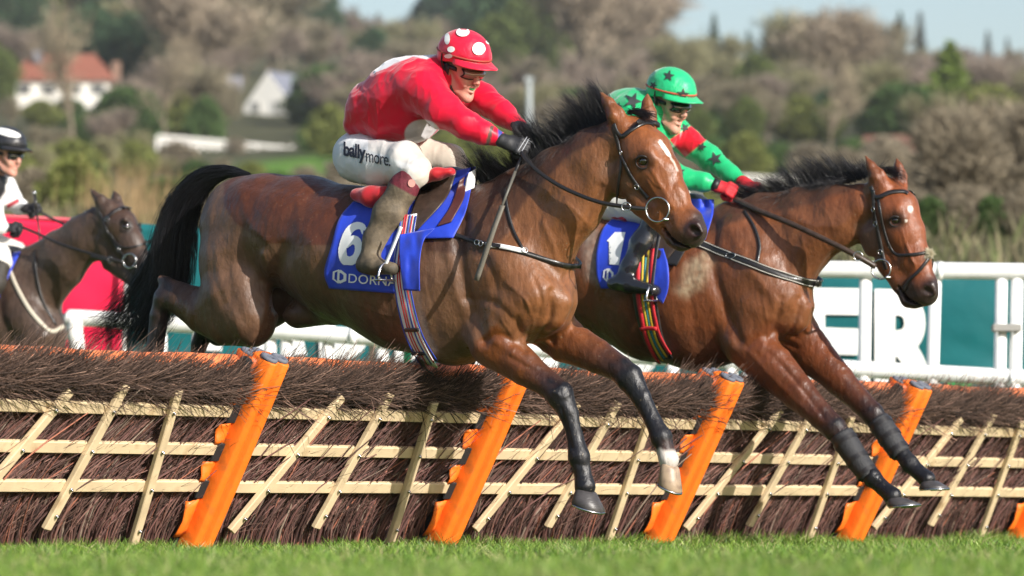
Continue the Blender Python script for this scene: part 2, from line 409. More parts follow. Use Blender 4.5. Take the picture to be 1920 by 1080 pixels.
def decal(name, V2, F, quad, tree, m, parent, off=.0045, maxe=5.0):
    """lay flat artwork on a body: unit square of the artwork -> four photograph pixels (bl, br, tr, tl)"""
    u = V2[:, 0] / V2[:, 0].max(); v = V2[:, 1] / V2[:, 1].max(); q = np.array(quad, float)
    Q = q[0] * ((1 - u) * (1 - v))[:, None] + q[1] * (u * (1 - v))[:, None] + q[2] * (u * v)[:, None] + q[3] * ((1 - u) * v)[:, None]
    bm = bmesh.new(); bv = [bm.verts.new((x, y, 0)) for x, y in Q]
    for f_ in F:
        try: bm.faces.new([bv[i] for i in f_])
        except ValueError: pass
    bmesh.ops.triangulate(bm, faces=bm.faces)
    for _ in range(5):
        le = [e for e in bm.edges if e.calc_length() > maxe]
        if not le: break
        bmesh.ops.subdivide_edges(bm, edges=le, cuts=1); bmesh.ops.triangulate(bm, faces=[f_ for f_ in bm.faces if len(f_.verts) > 3])
    bm.verts.ensure_lookup_table(); Q = np.array([v.co[:2] for v in bm.verts]); F = [[v.index for v in f_.verts] for f_ in bm.faces]; bm.free()
    P = []; last = None
    for a in Q:
        h, n = cast(tree, a[0], a[1])
        if h is not None:
            if np.dot(n, h - CAM) > 0: n = -n
            h = h + n * off * .8
        P.append(h)
    P0_ = P; hit = [p is not None for p in P0_]
    if not any(hit): return None
    F = [f_ for f_ in F if all(hit[i] for i in f_)]; P = np.array([p if p is not None else P0_[hit.index(True)] for p in P0_])
    vd = CAM - P; P = P + vd / np.linalg.norm(vd, axis=1, keepdims=True) * off * .4
    return mesh_obj(name, P, F, m, parent, smooth=True)
# ------------------------------------------------------------------ ground, hillside and sky line
_Y = [-60, 0, 33, 36, 60, 120, 250, 400, 600, 800, 1000, 1500, 2600]; _Z = [0, 0, 0, .3, 3.55, 7.4, 17.2, 31.5, 52, 73, 86, 95, 95]
def gz(x, Y):
    z = np.interp(Y, _Y, _Z); px = x / np.maximum(Y, 1) * FPX + 960
    z = z + np.interp(px, [-1500, 300, 700, 1100, 3000], [1, 1, .15, 0, 0]) * smoothstep(300, 800, Y) * 9
    r = smoothstep(36, 60, Y)
    return z + r * (.35 * (vnoise(np.stack([x / 6, Y / 9, x * 0], -1)) - .5) + 1.5 * smoothstep(200, 400, Y) * (vnoise(np.stack([x / 45, Y / 60, x * 0 + 4], -1)) - .5))
rows = np.concatenate([np.linspace(-60, 33, 20), np.linspace(33.5, 70, 40), np.geomspace(72, 2600, 90)])
us = np.linspace(-1, 1, 121); us = np.sign(us) * np.abs(us) ** 1.4
X = us[None, :] * (30 + np.maximum(rows, 0) * .9)[:, None]; Yg = np.repeat(rows[:, None], len(us), 1); Zg = gz(X, Yg)
V = np.stack([X, Yg, Zg], -1).reshape(-1, 3); W = len(us)
F = np.array([[j * W + i, j * W + i + 1, (j + 1) * W + i + 1, (j + 1) * W + i] for j in range(len(rows) - 1) for i in range(W - 1)])
turf = np.array([.075, .135, .020]); scrub = np.array([.12, .11, .055]); hill = np.array([.075, .075, .040])
k1 = smoothstep(32, 42, V[:, 1])[:, None]; k2 = smoothstep(150, 300, V[:, 1])[:, None]; c = turf * (1 - k1) + scrub * k1; c = c * (1 - k2) + hill * k2
gn = vnoise(V / np.array([5, 9, 5]))[:, None]; c = c * (.75 + .5 * gn); lawn = (smoothstep(255, 262, V[:, 1]) * smoothstep(300, 290, V[:, 1]) * smoothstep(-14.5, -13.5, V[:, 0]) * smoothstep(-9.5, -10.5, V[:, 0]))[:, None]
c = c * (1 - lawn) + np.array([.10, .20, .03]) * lawn
tag(mesh_obj('ground', V, F, mat('ground_cover', rough=.95, attr=True, nscale=3, namp=.35, bump=.5, bdist=.03, bscale=25, spec=.1), cols=c), kind='structure')
# ------------------------------------------------------------------ trees
def crown_mesh(name, C, D, L, Wd, cols_m, mats_n, flat=False):
    V, F = ribbons(C, D, L, Wd, seg=1); me = mesh_obj(name, V, F, mats_n, smooth=False); return me
def proto(name, parts):
    root = bpy.data.objects.new(name, None)
    kids = []
    for nm, V, F, m, cols in parts:
        o = mesh_obj(nm, V, F, m, smooth=False, cols=cols); COL.objects.unlink(o); kids.append(o)
    return kids
def bark(c, nm): return mat(nm, c, .9, nscale=6, namp=.3, bump=.4, bscale=30, bdist=.02, spec=.2)
def branch_tree(seed, H, spread, ntw, tl, tw, col, colv, trunk_r=.02, up=.35, fork=.3, m='twigs'):
    """trunk forking into limbs, limbs into boughs; twigs in clumps round the bough ends"""
    r = np.random.default_rng(seed); mb = MB(); tips = []
    def limb(p, d, L, rad, lev):
        pts = [p]; q = p.copy(); dd = d.copy()
        for i in range(4):
            dd = dd + r.normal(0, .13, 3) + np.array([0, 0, up * .18]); dd /= np.linalg.norm(dd); q = q + dd * L / 4; pts.append(q.copy())
            if lev >= 1: tips.append((q.copy(), dd.copy(), lev))
        mb.tube(pts, [rad * (1 - .16 * i) for i in range(5)], 6 if lev < 2 else 4, cap=False)
        if lev < 3:
            for k in range([6, 4, 3][lev]):
                i = r.integers(2, 5); a = r.uniform(0, 6.283); e = dd + np.array([math.cos(a), math.sin(a), r.uniform(-.1, .5)]) * (.75 if lev < 2 else .9); e /= np.linalg.norm(e)
                limb(pts[i], e, L * r.uniform(.55, .8) * spread, rad * .5, lev + 1)
    limb(np.zeros(3), np.array([r.normal(0, .05), r.normal(0, .05), 1.]), H * fork, H * trunk_r, 0)
    T = np.array([t[0] for t in tips]); Dn = np.array([t[1] for t in tips]); s = H / max(T[:, 2].max() + tl * .6, .1)
    i = r.integers(0, len(T), ntw); C = T[i] + r.normal(0, H * .035, (ntw, 3)); D = Dn[i] + r.normal(0, .6, (ntw, 3)) + [0, 0, .2]; D /= np.linalg.norm(D, axis=1, keepdims=True)
    global rng; old = rng; rng = r
    V, F = ribbons(C, D, r.uniform(.5, 1.2, ntw) * tl, r.uniform(.6, 1.3, ntw) * tw, seg=1); rng = old
    cc = np.repeat(np.array(col)[None] * r.uniform(1 - colv, 1 + colv, (ntw, 1)) * (1 + .25 * (vnoise(C / (H * .18))[:, None] - .5)), 4, 0)
    tv = np.array(mb.V) * [s, s, s]; V = V * s
    return proto('tree', [('trunk', tv, mb.F, bark((.17, .14, .10), 'bark_grey'), None), ('crown', V, F, mat(m, rough=.9, attr=True, spec=.15), cc)])
def leaf_tree(seed, H, R, n, ls, col, colv, shape='round', trunk=.12, m='leaves'):
    r = np.random.default_rng(seed)
    if shape == 'cone': t = r.uniform(0, 1, n) ** 1.3; rad = R * (1 - t) ** .85 * (.75 + .25 * np.sin(t * 34 + seed)); z = H * (trunk + (1 - trunk) * t)
    elif shape == 'spread': t = r.uniform(0, 1, n); lay = np.round(t * 4) / 4; rad = R * (1 - .5 * lay) * np.ones(n); z = H * (.45 + .5 * lay) + r.normal(0, H * .03, n)
    else: t = r.uniform(0, 1, n); rad = R * np.sin(np.clip(t * .93 + .07, 0, 1) * math.pi) ** .55; z = H * (trunk + (1 - trunk) * t)
    a = r.uniform(0, 6.283, n); q = r.uniform(0, 1, n) ** .38
    lump = vnoise(np.stack([np.cos(a) * 2.2, np.sin(a) * 2.2, z / H * 6], -1) + seed * 3.1); rad = rad * (.62 + .62 * lump)
    C = np.stack([np.cos(a) * rad * q, np.sin(a) * rad * q, z + (H * .02) * r.normal(size=n)], -1); keep = vnoise(C / (R * .28) + seed) > .27; C = C[keep]; n = len(C)
    D = np.stack([C[:, 0], C[:, 1], np.abs(r.normal(0, R * .4, n))], -1) + r.normal(0, R * .5, (n, 3)); D /= np.linalg.norm(D, axis=1, keepdims=True)
    global rng; old = rng; rng = r
    V, F = ribbons(C, D, r.uniform(.6, 1.2, n) * ls, r.uniform(.25, .5, n) * ls, seg=1); rng = old
    cc = np.repeat(np.array(col)[None] * r.uniform(1 - colv, 1 + colv, (n, 1)) * (.8 + .5 * vnoise(C / (R * .3) + 7)[:, None]), 4, 0)
    mb = MB(); mb.tube([(0, 0, -.3), (0, 0, H * .35), (.01 * H, 0, H * .85)], [H * .022, H * .016, H * .004], 7)
    for k in range(9):
        a_ = k * 2.4; zz = H * (.25 + .07 * k); L = R * .55 * (1 - k * .07); mb.tube([(0, 0, zz), (math.cos(a_) * L, math.sin(a_) * L, zz + L * .35)], [H * .008, H * .003], 5)
    return proto('tree', [('trunk', mb.V, mb.F, bark((.17, .14, .10), 'bark_grey'), None), ('crown', V, F, mat(m, rough=.75, attr=True, spec=.25), cc)])
LM = [(-999, 0, 'left of the orange roofed house'), (0, 110, 'by the orange roofed house'), (110, 215, 'right of the orange roofed house'), (215, 340, 'between the two houses'), (340, 440, 'left of the white gabled house'), (440, 560, 'by the white gabled house'), (560, 650, 'right of the white gabled house'),
      (650, 740, 'above the back of the red jockey'), (740, 850, 'above the shoulders of the red jockey'), (850, 960, 'above the cap of the red jockey'), (960, 1050, 'by the tall grey pole'), (1050, 1150, 'above the blowing black mane'), (1150, 1230, 'left of the green cap'), (1230, 1330, 'above the green cap'), (1330, 1420, 'right of the green cap'),
      (1420, 1520, 'above the hands of the green jockey'), (1520, 1620, 'above the leading horse mane'), (1620, 1720, 'above the leading horse ears'), (1720, 1830, 'by the green conical tree'), (1830, 1920, 'near the right edge'), (1920, 9999, 'at the right edge')]
def place(kids, name, px, Y, hpx, H0, label, cat, group, zrot=None, dy=0, wide=1):
    if group: label = label + ' ' + next(t for a_, b_, t in LM if a_ <= px < b_)
    x = (px - 960) / FPX * Y; z = float(gz(np.array([x]), np.array([Y]))[0]) + dy; s = hpx / FPX * Y / H0
    root = empty(name, (x, Y, z - .05 * s), rng.uniform(0, 6.28) if zrot is None else zrot, label, cat, group); root.scale = (s * wide, s * wide, s)
    for kd in kids:
        c = kd.copy(); COL.objects.link(c); c.parent = root
    return root
BR = [branch_tree(11, 10, .95, 3800, .9, .05, (.21, .185, .125), .35), branch_tree(12, 10, 1.0, 4200, .9, .05, (.22, .18, .145), .35), branch_tree(13, 10, .9, 3800, 1.0, .05, (.21, .20, .11), .3),
      branch_tree(14, 10, 1.05, 4200, .85, .055, (.23, .185, .15), .3)]
BRG = branch_tree(15, 10, 1.0, 3200, 1.0, .05, (.28, .23, .17), .3, fork=.36)
OPEN_ = branch_tree(16, 10, 1.1, 900, .9, .035, (.30, .25, .17), .3, trunk_r=.03, fork=.42)
CON = [leaf_tree(21, 10, 2.1, 5200, .42, (.045, .085, .045), .4, 'cone'), leaf_tree(22, 10, 2.5, 5200, .45, (.05, .09, .045), .4, 'cone')]
CONG = leaf_tree(23, 10, 3.4, 7000, .45, (.13, .19, .03), .35, 'cone', trunk=.04)
SPI = leaf_tree(24, 10, 1.5, 3000, .5, (.08, .095, .08), .4, 'cone')
EVG = [leaf_tree(25, 10, 4.2, 6500, .5, (.045, .085, .04), .45), leaf_tree(26, 10, 4.0, 6500, .5, (.095, .125, .035), .4), leaf_tree(27, 10, 5.5, 4200, .55, (.04, .07, .045), .4, 'spread')]
BUS = [leaf_tree(31, 10, 7, 4500, .9, (.15, .17, .045), .35, trunk=.0), leaf_tree(32, 10, 7, 4500, .9, (.06, .105, .03), .4, trunk=.0), leaf_tree(33, 10, 8, 4500, .8, (.20, .17, .12), .3, trunk=.0)]
BBR = branch_tree(34, 10, 1.0, 13000, .7, .035, (.23, .195, .14), .3, fork=.16, trunk_r=.012, up=.1)
LB = ['bare brown winter tree on the wooded hillside', 'bare brown winter tree on the wooded hillside', 'bare brown winter tree on the wooded hillside', 'bare brown winter tree on the wooded hillside']
def bare(px, Y, h, k=None, wide=1.25): k = int(rng.integers(0, 4)) if k is None else k; place(BR[k], 'bare_tree', px, Y, h, 10, ('farther' if Y > 540 else 'middle' if Y > 420 else 'nearer') + ' bare brown tree', 'tree', 'bare trees on the hillside', wide=wide)
def con(px, Y, h, k=None): k = int(rng.integers(0, 2)) if k is None else k; place(CON[k], 'conifer_tree', px, Y, h, 10, 'dark green hilltop conifer', 'tree', 'dark conifers on the hill')
def evg(px, Y, h, k=0): place(EVG[k], 'evergreen_tree', px, Y, h, 10, ('dark' if k != 1 else 'olive') + ' broad evergreen tree', 'tree', 'broad evergreens on the hill')
for px in range(-60, 700, 42): con(px + rng.uniform(-14, 14), rng.uniform(720, 880), rng.uniform(130, 200) * (1 if px < 620 else .6))
for px, h in ((1238, 60), (1340, 70), (1405, 60), (1440, 55), (1010, 90), (1080, 100), (1530, 60), (1690, 80)): con(px, rng.uniform(760, 860), h + 25)
for px, h in ((1728, 122), (1855, 92), (1892, 80), (1415, 70)): place(SPI, 'spruce_tree', px, 700, h - 8, 10, {1728: 'tallest thin spruce spire on the skyline above the brown woods', 1855: 'thin spruce spire on the skyline just right of the green conical tree', 1892: 'thin spruce spire at the right end of the skyline', 1415: 'short thin spruce tip on the skyline behind the green jockey'}[px], 'tree', None)
for px in range(-80, 2040, 46):                       # upper belt of bare woods
    if 660 < px < 1000: h = rng.uniform(75, 110)
    else: h = np.interp(px, [-80, 600, 660, 1000, 1200, 1240, 1900], [60, 85, 85, 140, 140, 55, 40]) * rng.uniform(.8, 1.2)
    bare(px + rng.uniform(-16, 16), rng.uniform(560, 660), h + 20)
for px in range(-90, 2050, 62): bare(px + rng.uniform(-22, 22), (Yq := rng.uniform(440, 540)), rng.uniform(75, 115) * (1 if Yq < 900 else 1))
for px in list(range(-60, 2050, 60)):
    if not (-20 < px < 240 or 420 < px < 600): bare(px + rng.uniform(-22, 22), rng.uniform(330, 410), rng.uniform(95, 150))
for px, Y, h, k in ((215, 600, 200, 0), (262, 560, 190, 0), (320, 620, 170, 0), (600, 640, 120, 0), (660, 660, 100, 1), (850, 640, 190, 2), (905, 620, 180, 0), (960, 560, 210, 0), (1000, 540, 190, 1), (930, 500, 150, 1), (20, 560, 150, 0), (90, 600, 150, 1), (170, 470, 150, 0), (240, 440, 160, 0), (-10, 420, 120, 1), (700, 520, 120, 0), (1420, 420, 120, 1), (1560, 350, 100, 0), (1230, 400, 120, 1), (1900, 480, 90, 0), (1250, 700, 80, 0),
                    (1610, 620, 120, 0), (1505, 480, 110, 1), (355, 440, 70, 1), (1400, 320, 90, 1), (1310, 300, 80, 1), (1560, 330, 80, 1)): evg(px, Y, h, k)
for px, Y, h, w_ in ((1110, 470, 290, 1.1), (1165, 520, 260, 1.1), (1490, 470, 185, 1.3), (1560, 430, 205, 1.3), (1640, 480, 175, 1.3), (350, 430, 240, 1.3), (420, 470, 225, 1.3), (500, 520, 190, 1.3), (1330, 500, 130, 1.3), (1270, 470, 130, 1.3)):
    place(BRG if px in (1110, 1560, 350) else BR[px % 4], 'bare_tree', px, Y, h, 10, 'tall pale leafless tree topping the woods', 'tree', 'tall bare trees on the hill', wide=w_)
place(OPEN_, 'bare_tree', 132, 300, 305, 10, 'pale leafless forked tree standing in front of the orange roofed house', 'tree', None, zrot=.4, wide=.8)
place(OPEN_, 'bare_tree', 312, 320, 230, 10, 'pale leafless tree standing between the two houses', 'tree', None, zrot=2.0, wide=.7)
place(OPEN_, 'bare_tree', 1560, 280, 215, 10, 'pale leafless tree with long trunks above the dark mane of the leading horse', 'tree', None, zrot=3.0, wide=.9)
place(CONG, 'conical_tree', 1784, 360, 176, 10, 'bright green conical evergreen standing out of the brown woods', 'tree', None, wide=1.7)
for i, (px, Y, h, k, w_) in enumerate([(-20, 200, 60, 1, 1), (30, 210, 60, 0, 1), (80, 250, 60, 2, 1), (135, 90, 120, 0, .75), (170, 110, 110, 1, .7), (60, 100, 90, 2, .9), (250, 250, 70, 0, 1), (330, 260, 60, 2, 1), (385, 320, 95, 1, .6), (440, 300, 30, 2, 1), (585, 300, 60, 1, .7), (620, 290, 90, 0, .8), (680, 280, 70, 1, 1), (760, 260, 80, 2, 1),
                                       (850, 240, 90, 0, 1), (920, 230, 110, 0, .9), (980, 210, 100, 0, 1), (1030, 230, 70, 2, 1), (1060, 300, 100, 2, 1), (1130, 260, 80, 1, 1), (1250, 240, 80, 2, 1), (1340, 250, 80, 1, .9), (1400, 240, 90, 0, .8), (1460, 250, 70, 1, 1), (1520, 230, 70, 2, 1), (1600, 240, 80, 1, 1), (1660, 230, 80, 2, 1), (1900, 250, 110, 2, 1), (1830, 230, 100, 2, 1)]):
    place(BUS[k], 'bush', px, Y, h, 10, ['yellow green bush low down', 'dark green bush low down', 'dull brown bush low down'][k], 'bush', ['yellow green bushes', 'dark green bushes', 'brown bushes'][k], wide=w_)
for px, Y, h, k in ((20, 380, 60, 2), (75, 385, 48, 0), (125, 390, 48, 1), (60, 300, 60, 2), (100, 280, 70, 2), (150, 330, 60, 1), (195, 300, 95, 2), (235, 350, 100, 1), (275, 380, 100, 2), (330, 370, 90, 0), (380, 390, 70, 1), (612, 400, 110, 1), (640, 360, 100, 2), (690, 370, 100, 0), (250, 270, 70, 2), (310, 225, 45, 2), (365, 215, 45, 1), (420, 225, 45, 2), (470, 205, 40, 0), (10, 240, 80, 1), (70, 215, 70, 2), (130, 230, 75, 0), (190, 240, 80, 2),
                    (720, 330, 90, 2), (780, 340, 90, 0), (850, 320, 100, 2), (1010, 330, 110, 2), (1080, 350, 100, 1), (1150, 330, 100, 2), (1230, 350, 90, 0), (1300, 340, 100, 2), (1370, 350, 90, 1), (1440, 330, 90, 2), (1500, 350, 80, 0), (1620, 340, 90, 2), (1690, 330, 110, 1), (1750, 300, 110, 2), (1850, 320, 110, 0)):
    place(BUS[k] if k < 2 else BR[px % 4], 'bush' if k < 2 else 'bare_tree', px, Y, h, 10, ['yellow green shrub on the slope', 'dark green shrub on the slope', 'small bare tree on the slope'][k], ['bush', 'bush', 'tree'][k], 'trees and shrubs on the lower slope', wide=1.2)
for px, Y, h, w_ in ((1700, 100, 130, .9), (1745, 92, 170, .9), (1795, 88, 200, .9), (1835, 96, 205, .9), (1875, 90, 205, .9), (1925, 92, 210, .9), (1965, 100, 190, .9), (1680, 110, 100, .9), (1765, 120, 185, .9), (1900, 120, 195, .9), (1720, 72, 75, 1), (1790, 70, 85, 1), (1850, 72, 80, 1), (1915, 70, 85, 1)):
    place(BBR, 'leafless_shrub', px, Y, h, 10, 'pale leafless thicket shrub above the white rail', 'shrub', 'leafless thicket on the right', wide=w_)
for px, k in ((1560, 1), (1620, 2), (1690, 1), (1745, 1), (1800, 2), (1860, 1), (1905, 2), (1420, 2), (1490, 0)): place(BUS[k], 'bush', px, 60, 70, 10, ['yellow green bush just behind the banner', 'dark green bush just behind the banner', 'dull brown bush just behind the banner'][k], 'bush', 'bushes behind the banner', wide=.8)
for px in range(300, 1960, 38): place(BBR if px % 4 else BUS[(px // 38) % 3], 'low_scrub', px + rng.uniform(-20, 20), rng.uniform(75, 190), rng.uniform(35, 80), 10, 'low dull scrub on the bank', 'bush', 'low scrub on the bank', wide=1.3)
# rough grass and dead stalks on the bank
n = 26000; Yb = rng.uniform(36, 120, n); xb = rng.uniform(-1, 1, n) * (Yb * .125 + 1); P0 = np.stack([xb, Yb, gz(xb, Yb)], -1); D = rng.normal(0, .28, (n, 3)) + [0, 0, 1]; D /= np.linalg.norm(D, axis=1, keepdims=True)
V, F = ribbons(P0, D, rng.uniform(.10, .22, n) * (1 + Yb / 160), rng.uniform(.008, .02, n) * (1 + Yb / 60), seg=2, bend=rng.normal(0, .1, (n, 3)))
pal = np.array([[.19, .165, .10], [.11, .12, .055], [.15, .135, .085], [.09, .105, .045]])[rng.integers(0, 4, n)] * rng.uniform(.7, 1.2, (n, 1))
tag(mesh_obj('rough_grass', V, F, mat('dry_stalks', rough=.9, attr=True, spec=.1), cols=np.repeat(pal, 6, 0)), 'tangled dry grass on the bank behind the banners', 'grass', kind='stuff')
n = 380; px_ = np.where(rng.uniform(size=n) < .75, rng.normal(235, 48, n), rng.uniform(300, 1850, n)); Yb = rng.uniform(62, 95, n); xb = (px_ - 960) / FPX * Yb; P0 = np.stack([xb, Yb, gz(xb, Yb)], -1); D = rng.normal(0, .1, (n, 3)) + [.06, 0, 1]; D /= np.linalg.norm(D, axis=1, keepdims=True)
V, F = strands(P0, D, rng.uniform(.4, 1.15, n) * np.where(px_ < 330, 1, .5), rng.uniform(.007, .014, n), seg=3, sides=3)
tag(mesh_obj('dead_stalks', V, F, mat('dry_stalks'), cols=np.repeat(np.array([[.27, .19, .10]]) * rng.uniform(.7, 1.3, (n, 1)), 12, 0)), 'tan dead reed stalks standing on the bank above the dark horse', 'reeds', kind='stuff')
# ------------------------------------------------------------------ houses
def house_at(px, Y, dz=0): x = (px - 960) / FPX * Y; return x, float(gz(np.array([x]), np.array([Y]))[0]) + dz
wht = mat('render_white', (.72, .70, .65), .8, nscale=1.5, namp=.08); orr = mat('tiles_orange', (.25, .105, .075), .8, nscale=2, namp=.2); slate = mat('slate', (.17, .18, .22), .6, nscale=2, namp=.2); gla = mat('window_glass', (.03, .035, .04), .1, spec=.8)
def quadmesh(name, V, F, m, root): return mesh_obj(name, V, F, m, root, smooth=False, world=False)
def tile_lines(root, m, a, b_, c, d, n, name='roof_course'):
    """courses of tiles: thin battens lying across a roof slope a-b (ridge) to d-c (eave)"""
    a, b_, c, d = [np.array(v, float) for v in (a, b_, c, d)]; mb = MB(); nn = np.cross(b_ - a, d - a); nn /= np.linalg.norm(nn); nn = nn if nn[2] > 0 else -nn
    for i in range(1, n):
        t = i / n; p = a + (d - a) * t + nn * .03; q = b_ + (c - b_) * t + nn * .03; mb.tube([p, q], .035, 4)
    o = mb.build(name, m, root, world=False); o['kind'] = 'stuff'
def window(root, x, y, z, w_, h, fm, nrm=-1):
    s = MB(); t = .06
    for (cx, cz, sx, sz) in ((x, z - h / 2, w_ + 2 * t, t), (x, z + h / 2, w_ + 2 * t, t), (x - w_ / 2 - t / 2, z, t, h - t), (x + w_ / 2 + t / 2, z, t, h - t), (x, z, t * .7, h - t)): s.box((cx, y + nrm * .05, cz), sx, .08, sz)
    f = s.build('window', fm, root, world=False); g = MB(); g.box((x, y + nrm * .02, z), w_, .03, h - t); p = g.build('pane', gla, f, world=False); p.location = (0, 0, 0)
x, z = house_at(112, 425); s_ = 425 / FPX; zt = CAM[2] + 425 * (960 - 182) / FPX
r1 = empty('house', (x, 425, z), 0, 'long white house under a hipped orange tiled roof', 'house'); zb = zt - z
mb = MB(); mb.box((0, 3, zb / 2 + .75), 8.4, 6, zb + 1.5); mb.build('wall', wht, r1, world=False)
e = zb + 1.5; tp = e + 2.6; quadmesh('roof', [(-4.9, -.5, e), (4.9, -.5, e), (4.9, 6.5, e), (-4.9, 6.5, e), (-2.7, 3, tp), (2.6, 3, tp)], [(0, 1, 5, 4), (1, 2, 5), (2, 3, 4, 5), (3, 0, 4), (3, 2, 1, 0)], orr, r1)
tile_lines(r1, mat('tile_edge', (.30, .09, .045), .8), (-2.7, 3, tp), (2.6, 3, tp), (4.9, -.5, e), (-4.9, -.5, e), 14)
mb = MB(); mb.box((-2.2, 1.8, tp - .4), .7, .9, 1.0); mb.build('roof_dormer', slate, r1, world=False); mb = MB(); mb.box((4.4, 5, e + 1.0), .7, .7, 2.2); mb.build('chimney', mat('brick', (.22, .14, .10), .9), r1, world=False)
for wx in (-3.2, -1.1, 1.2, 3.2): window(r1, wx, 0, e - .75, 1.1, .9, wht)
Y = 420; x, z = house_at(500, Y); zt = CAM[2] + Y * (960 - 236) / FPX - z
r2 = empty('house', (x, Y, z), math.radians(-26), 'white gabled house with a grey slate roof and end chimney', 'house'); mb = MB(); mb.box((0, 3.5, zt / 2 + .9), 4.6, 7, zt + 1.8); mb.build('wall', wht, r2, world=False)
e = zt + 1.8; ap = e + 2.9; quadmesh('gable', [(-2.3, 0, e), (2.3, 0, e), (0, 0, ap), (-2.3, 7, e), (2.3, 7, e), (0, 7, ap)], [(0, 1, 2), (5, 4, 3), (0, 2, 5, 3), (1, 4, 5, 2)], wht, r2)
quadmesh('roof', [(-2.55, .1, e - .2), (0, .1, ap + .12), (0, 7.2, ap + .12), (-2.55, 7.2, e - .2), (2.55, .1, e - .2), (2.55, 7.2, e - .2), (-2.5, .1, e - .32), (0, .1, ap), (2.5, .1, e - .32), (-2.5, 7.2, e - .32), (0, 7.2, ap), (2.5, 7.2, e - .32)], [(0, 1, 2, 3), (1, 4, 5, 2), (0, 6, 7, 1), (1, 7, 8, 4), (3, 2, 10, 9), (2, 5, 11, 10)], slate, r2)
mb = MB(); mb.box((2.2, 5.4, e + 1.1), .9, .9, 3.0); mb.build('chimney', wht, r2, world=False)
for wx in (-1.1, 1.1): window(r2, wx, 0, e - .1, .75, .9, wht)
mb = MB(); mb.box((.4, -1.0, zt + .35), 5.6, 2.0, .18); mb.build('porch_roof', mat('pale_grey', (.45, .45, .48), .7), r2, world=False)
Y = 470; x, z = house_at(398, Y); zt = CAM[2] + Y * (960 - 200) / FPX - z
r3 = empty('house', (x, Y, z), 0, 'low grey roofed house half hidden by trees beside the white gabled house', 'house'); mb = MB(); mb.box((0, 3, zt / 2 + .5), 4.6, 5.6, zt + 1.0); mb.build('wall', mat('render_grey', (.42, .42, .43), .8), r3, world=False)
quadmesh('roof', [(-2.6, -.2, zt + 1), (2.6, -.2, zt + 1), (2.6, 6.2, zt + 1), (-2.6, 6.2, zt + 1), (-2.6, 3, zt + 3.2), (2.6, 3, zt + 3.2)], [(0, 1, 5, 4), (2, 3, 4, 5), (1, 2, 5), (3, 0, 4), (3, 2, 1, 0)], mat('slate_pale', (.30, .30, .36), .7), r3)
window(r3, 0, .2, zt + .3, 1, .8, wht)
Y = 290; x, z = house_at(1655, Y); zt = CAM[2] + Y * (960 - 305) / FPX - z
r4 = empty('barn', (x, Y, z), math.radians(-15), 'low barn with a reddish brown roof behind the leading horse ears', 'barn'); mb = MB(); mb.box((0, 2, zt / 2 + .3), 3.2, 4, zt + .6); mb.build('wall', mat('barn_wall', (.12, .08, .06), .9), r4, world=False)
quadmesh('roof', [(-1.9, -.2, zt + .6), (1.9, -.2, zt + .6), (1.9, 4.2, zt + .6), (-1.9, 4.2, zt + .6), (-1.4, 2, zt + 1.8), (1.4, 2, zt + 1.8)], [(0, 1, 5, 4), (2, 3, 4, 5), (1, 2, 5), (3, 0, 4), (3, 2, 1, 0)], mat('rust_roof', (.20, .09, .06), .8), r4)
# white paddock railings far up the slope
def paddock(pts, Y, hpx, label, n):
    P = [(at(a, b_, Y)) for a, b_ in pts]; root = empty('paddock_fence', (P[0][0], P[0][1], 0), 0, label, 'fence'); m = mat('paddock_white', (.74, .72, .68), .6); sc = Y / FPX
    for k, t in enumerate((0, .5)):
        mb = MB(); mb.tube([p - np.array([0, 0, t * hpx * sc]) for p in P], hpx * sc * .17, 6); mb.build('rail', m, root)
    for i in range(n):
        t = i / (n - 1) * (len(P) - 1); j = min(int(t), len(P) - 2); p = P[j] + (P[j + 1] - P[j]) * (t - j); g = float(gz(np.array([p[0]]), np.array([p[1]]))[0]); mb = MB(); mb.box((p[0], p[1], (p[2] + g - .4) / 2), hpx * sc * .3, hpx * sc * .3, max(p[2] - g + .4, hpx * sc)); mb.build('post', m, root)
paddock([(296, 256), (430, 267), (612, 286)], 318, 20, 'white paddock railing running across the lawn left of the red jockey', 18)
paddock([(1385, 330), (1460, 334), (1560, 342)], 225, 18, 'white paddock railing behind the hands of the green jockey', 10)
mb = MB(); p = at(992, 250, 150); g = float(gz(np.array([p[0]]), np.array([150.]))[0]); mb.tube([(p[0], 150, g - .2), (p[0], 150, CAM[2] + 150 * (960 - 150) / FPX)], .095, 10)
pole = empty('pole', (p[0], 150, g), 0, 'tall pale grey pole standing on the slope right of the red jockey', 'pole'); mb.build('shaft', mat('pole_grey', (.33, .37, .38), .6), pole); mb = MB(); mb.box((p[0], 150, CAM[2] + 150 * (960 - 150) / FPX + .05), .26, .26, .12); mb.build('cap', MATS['pole_grey'], pole)
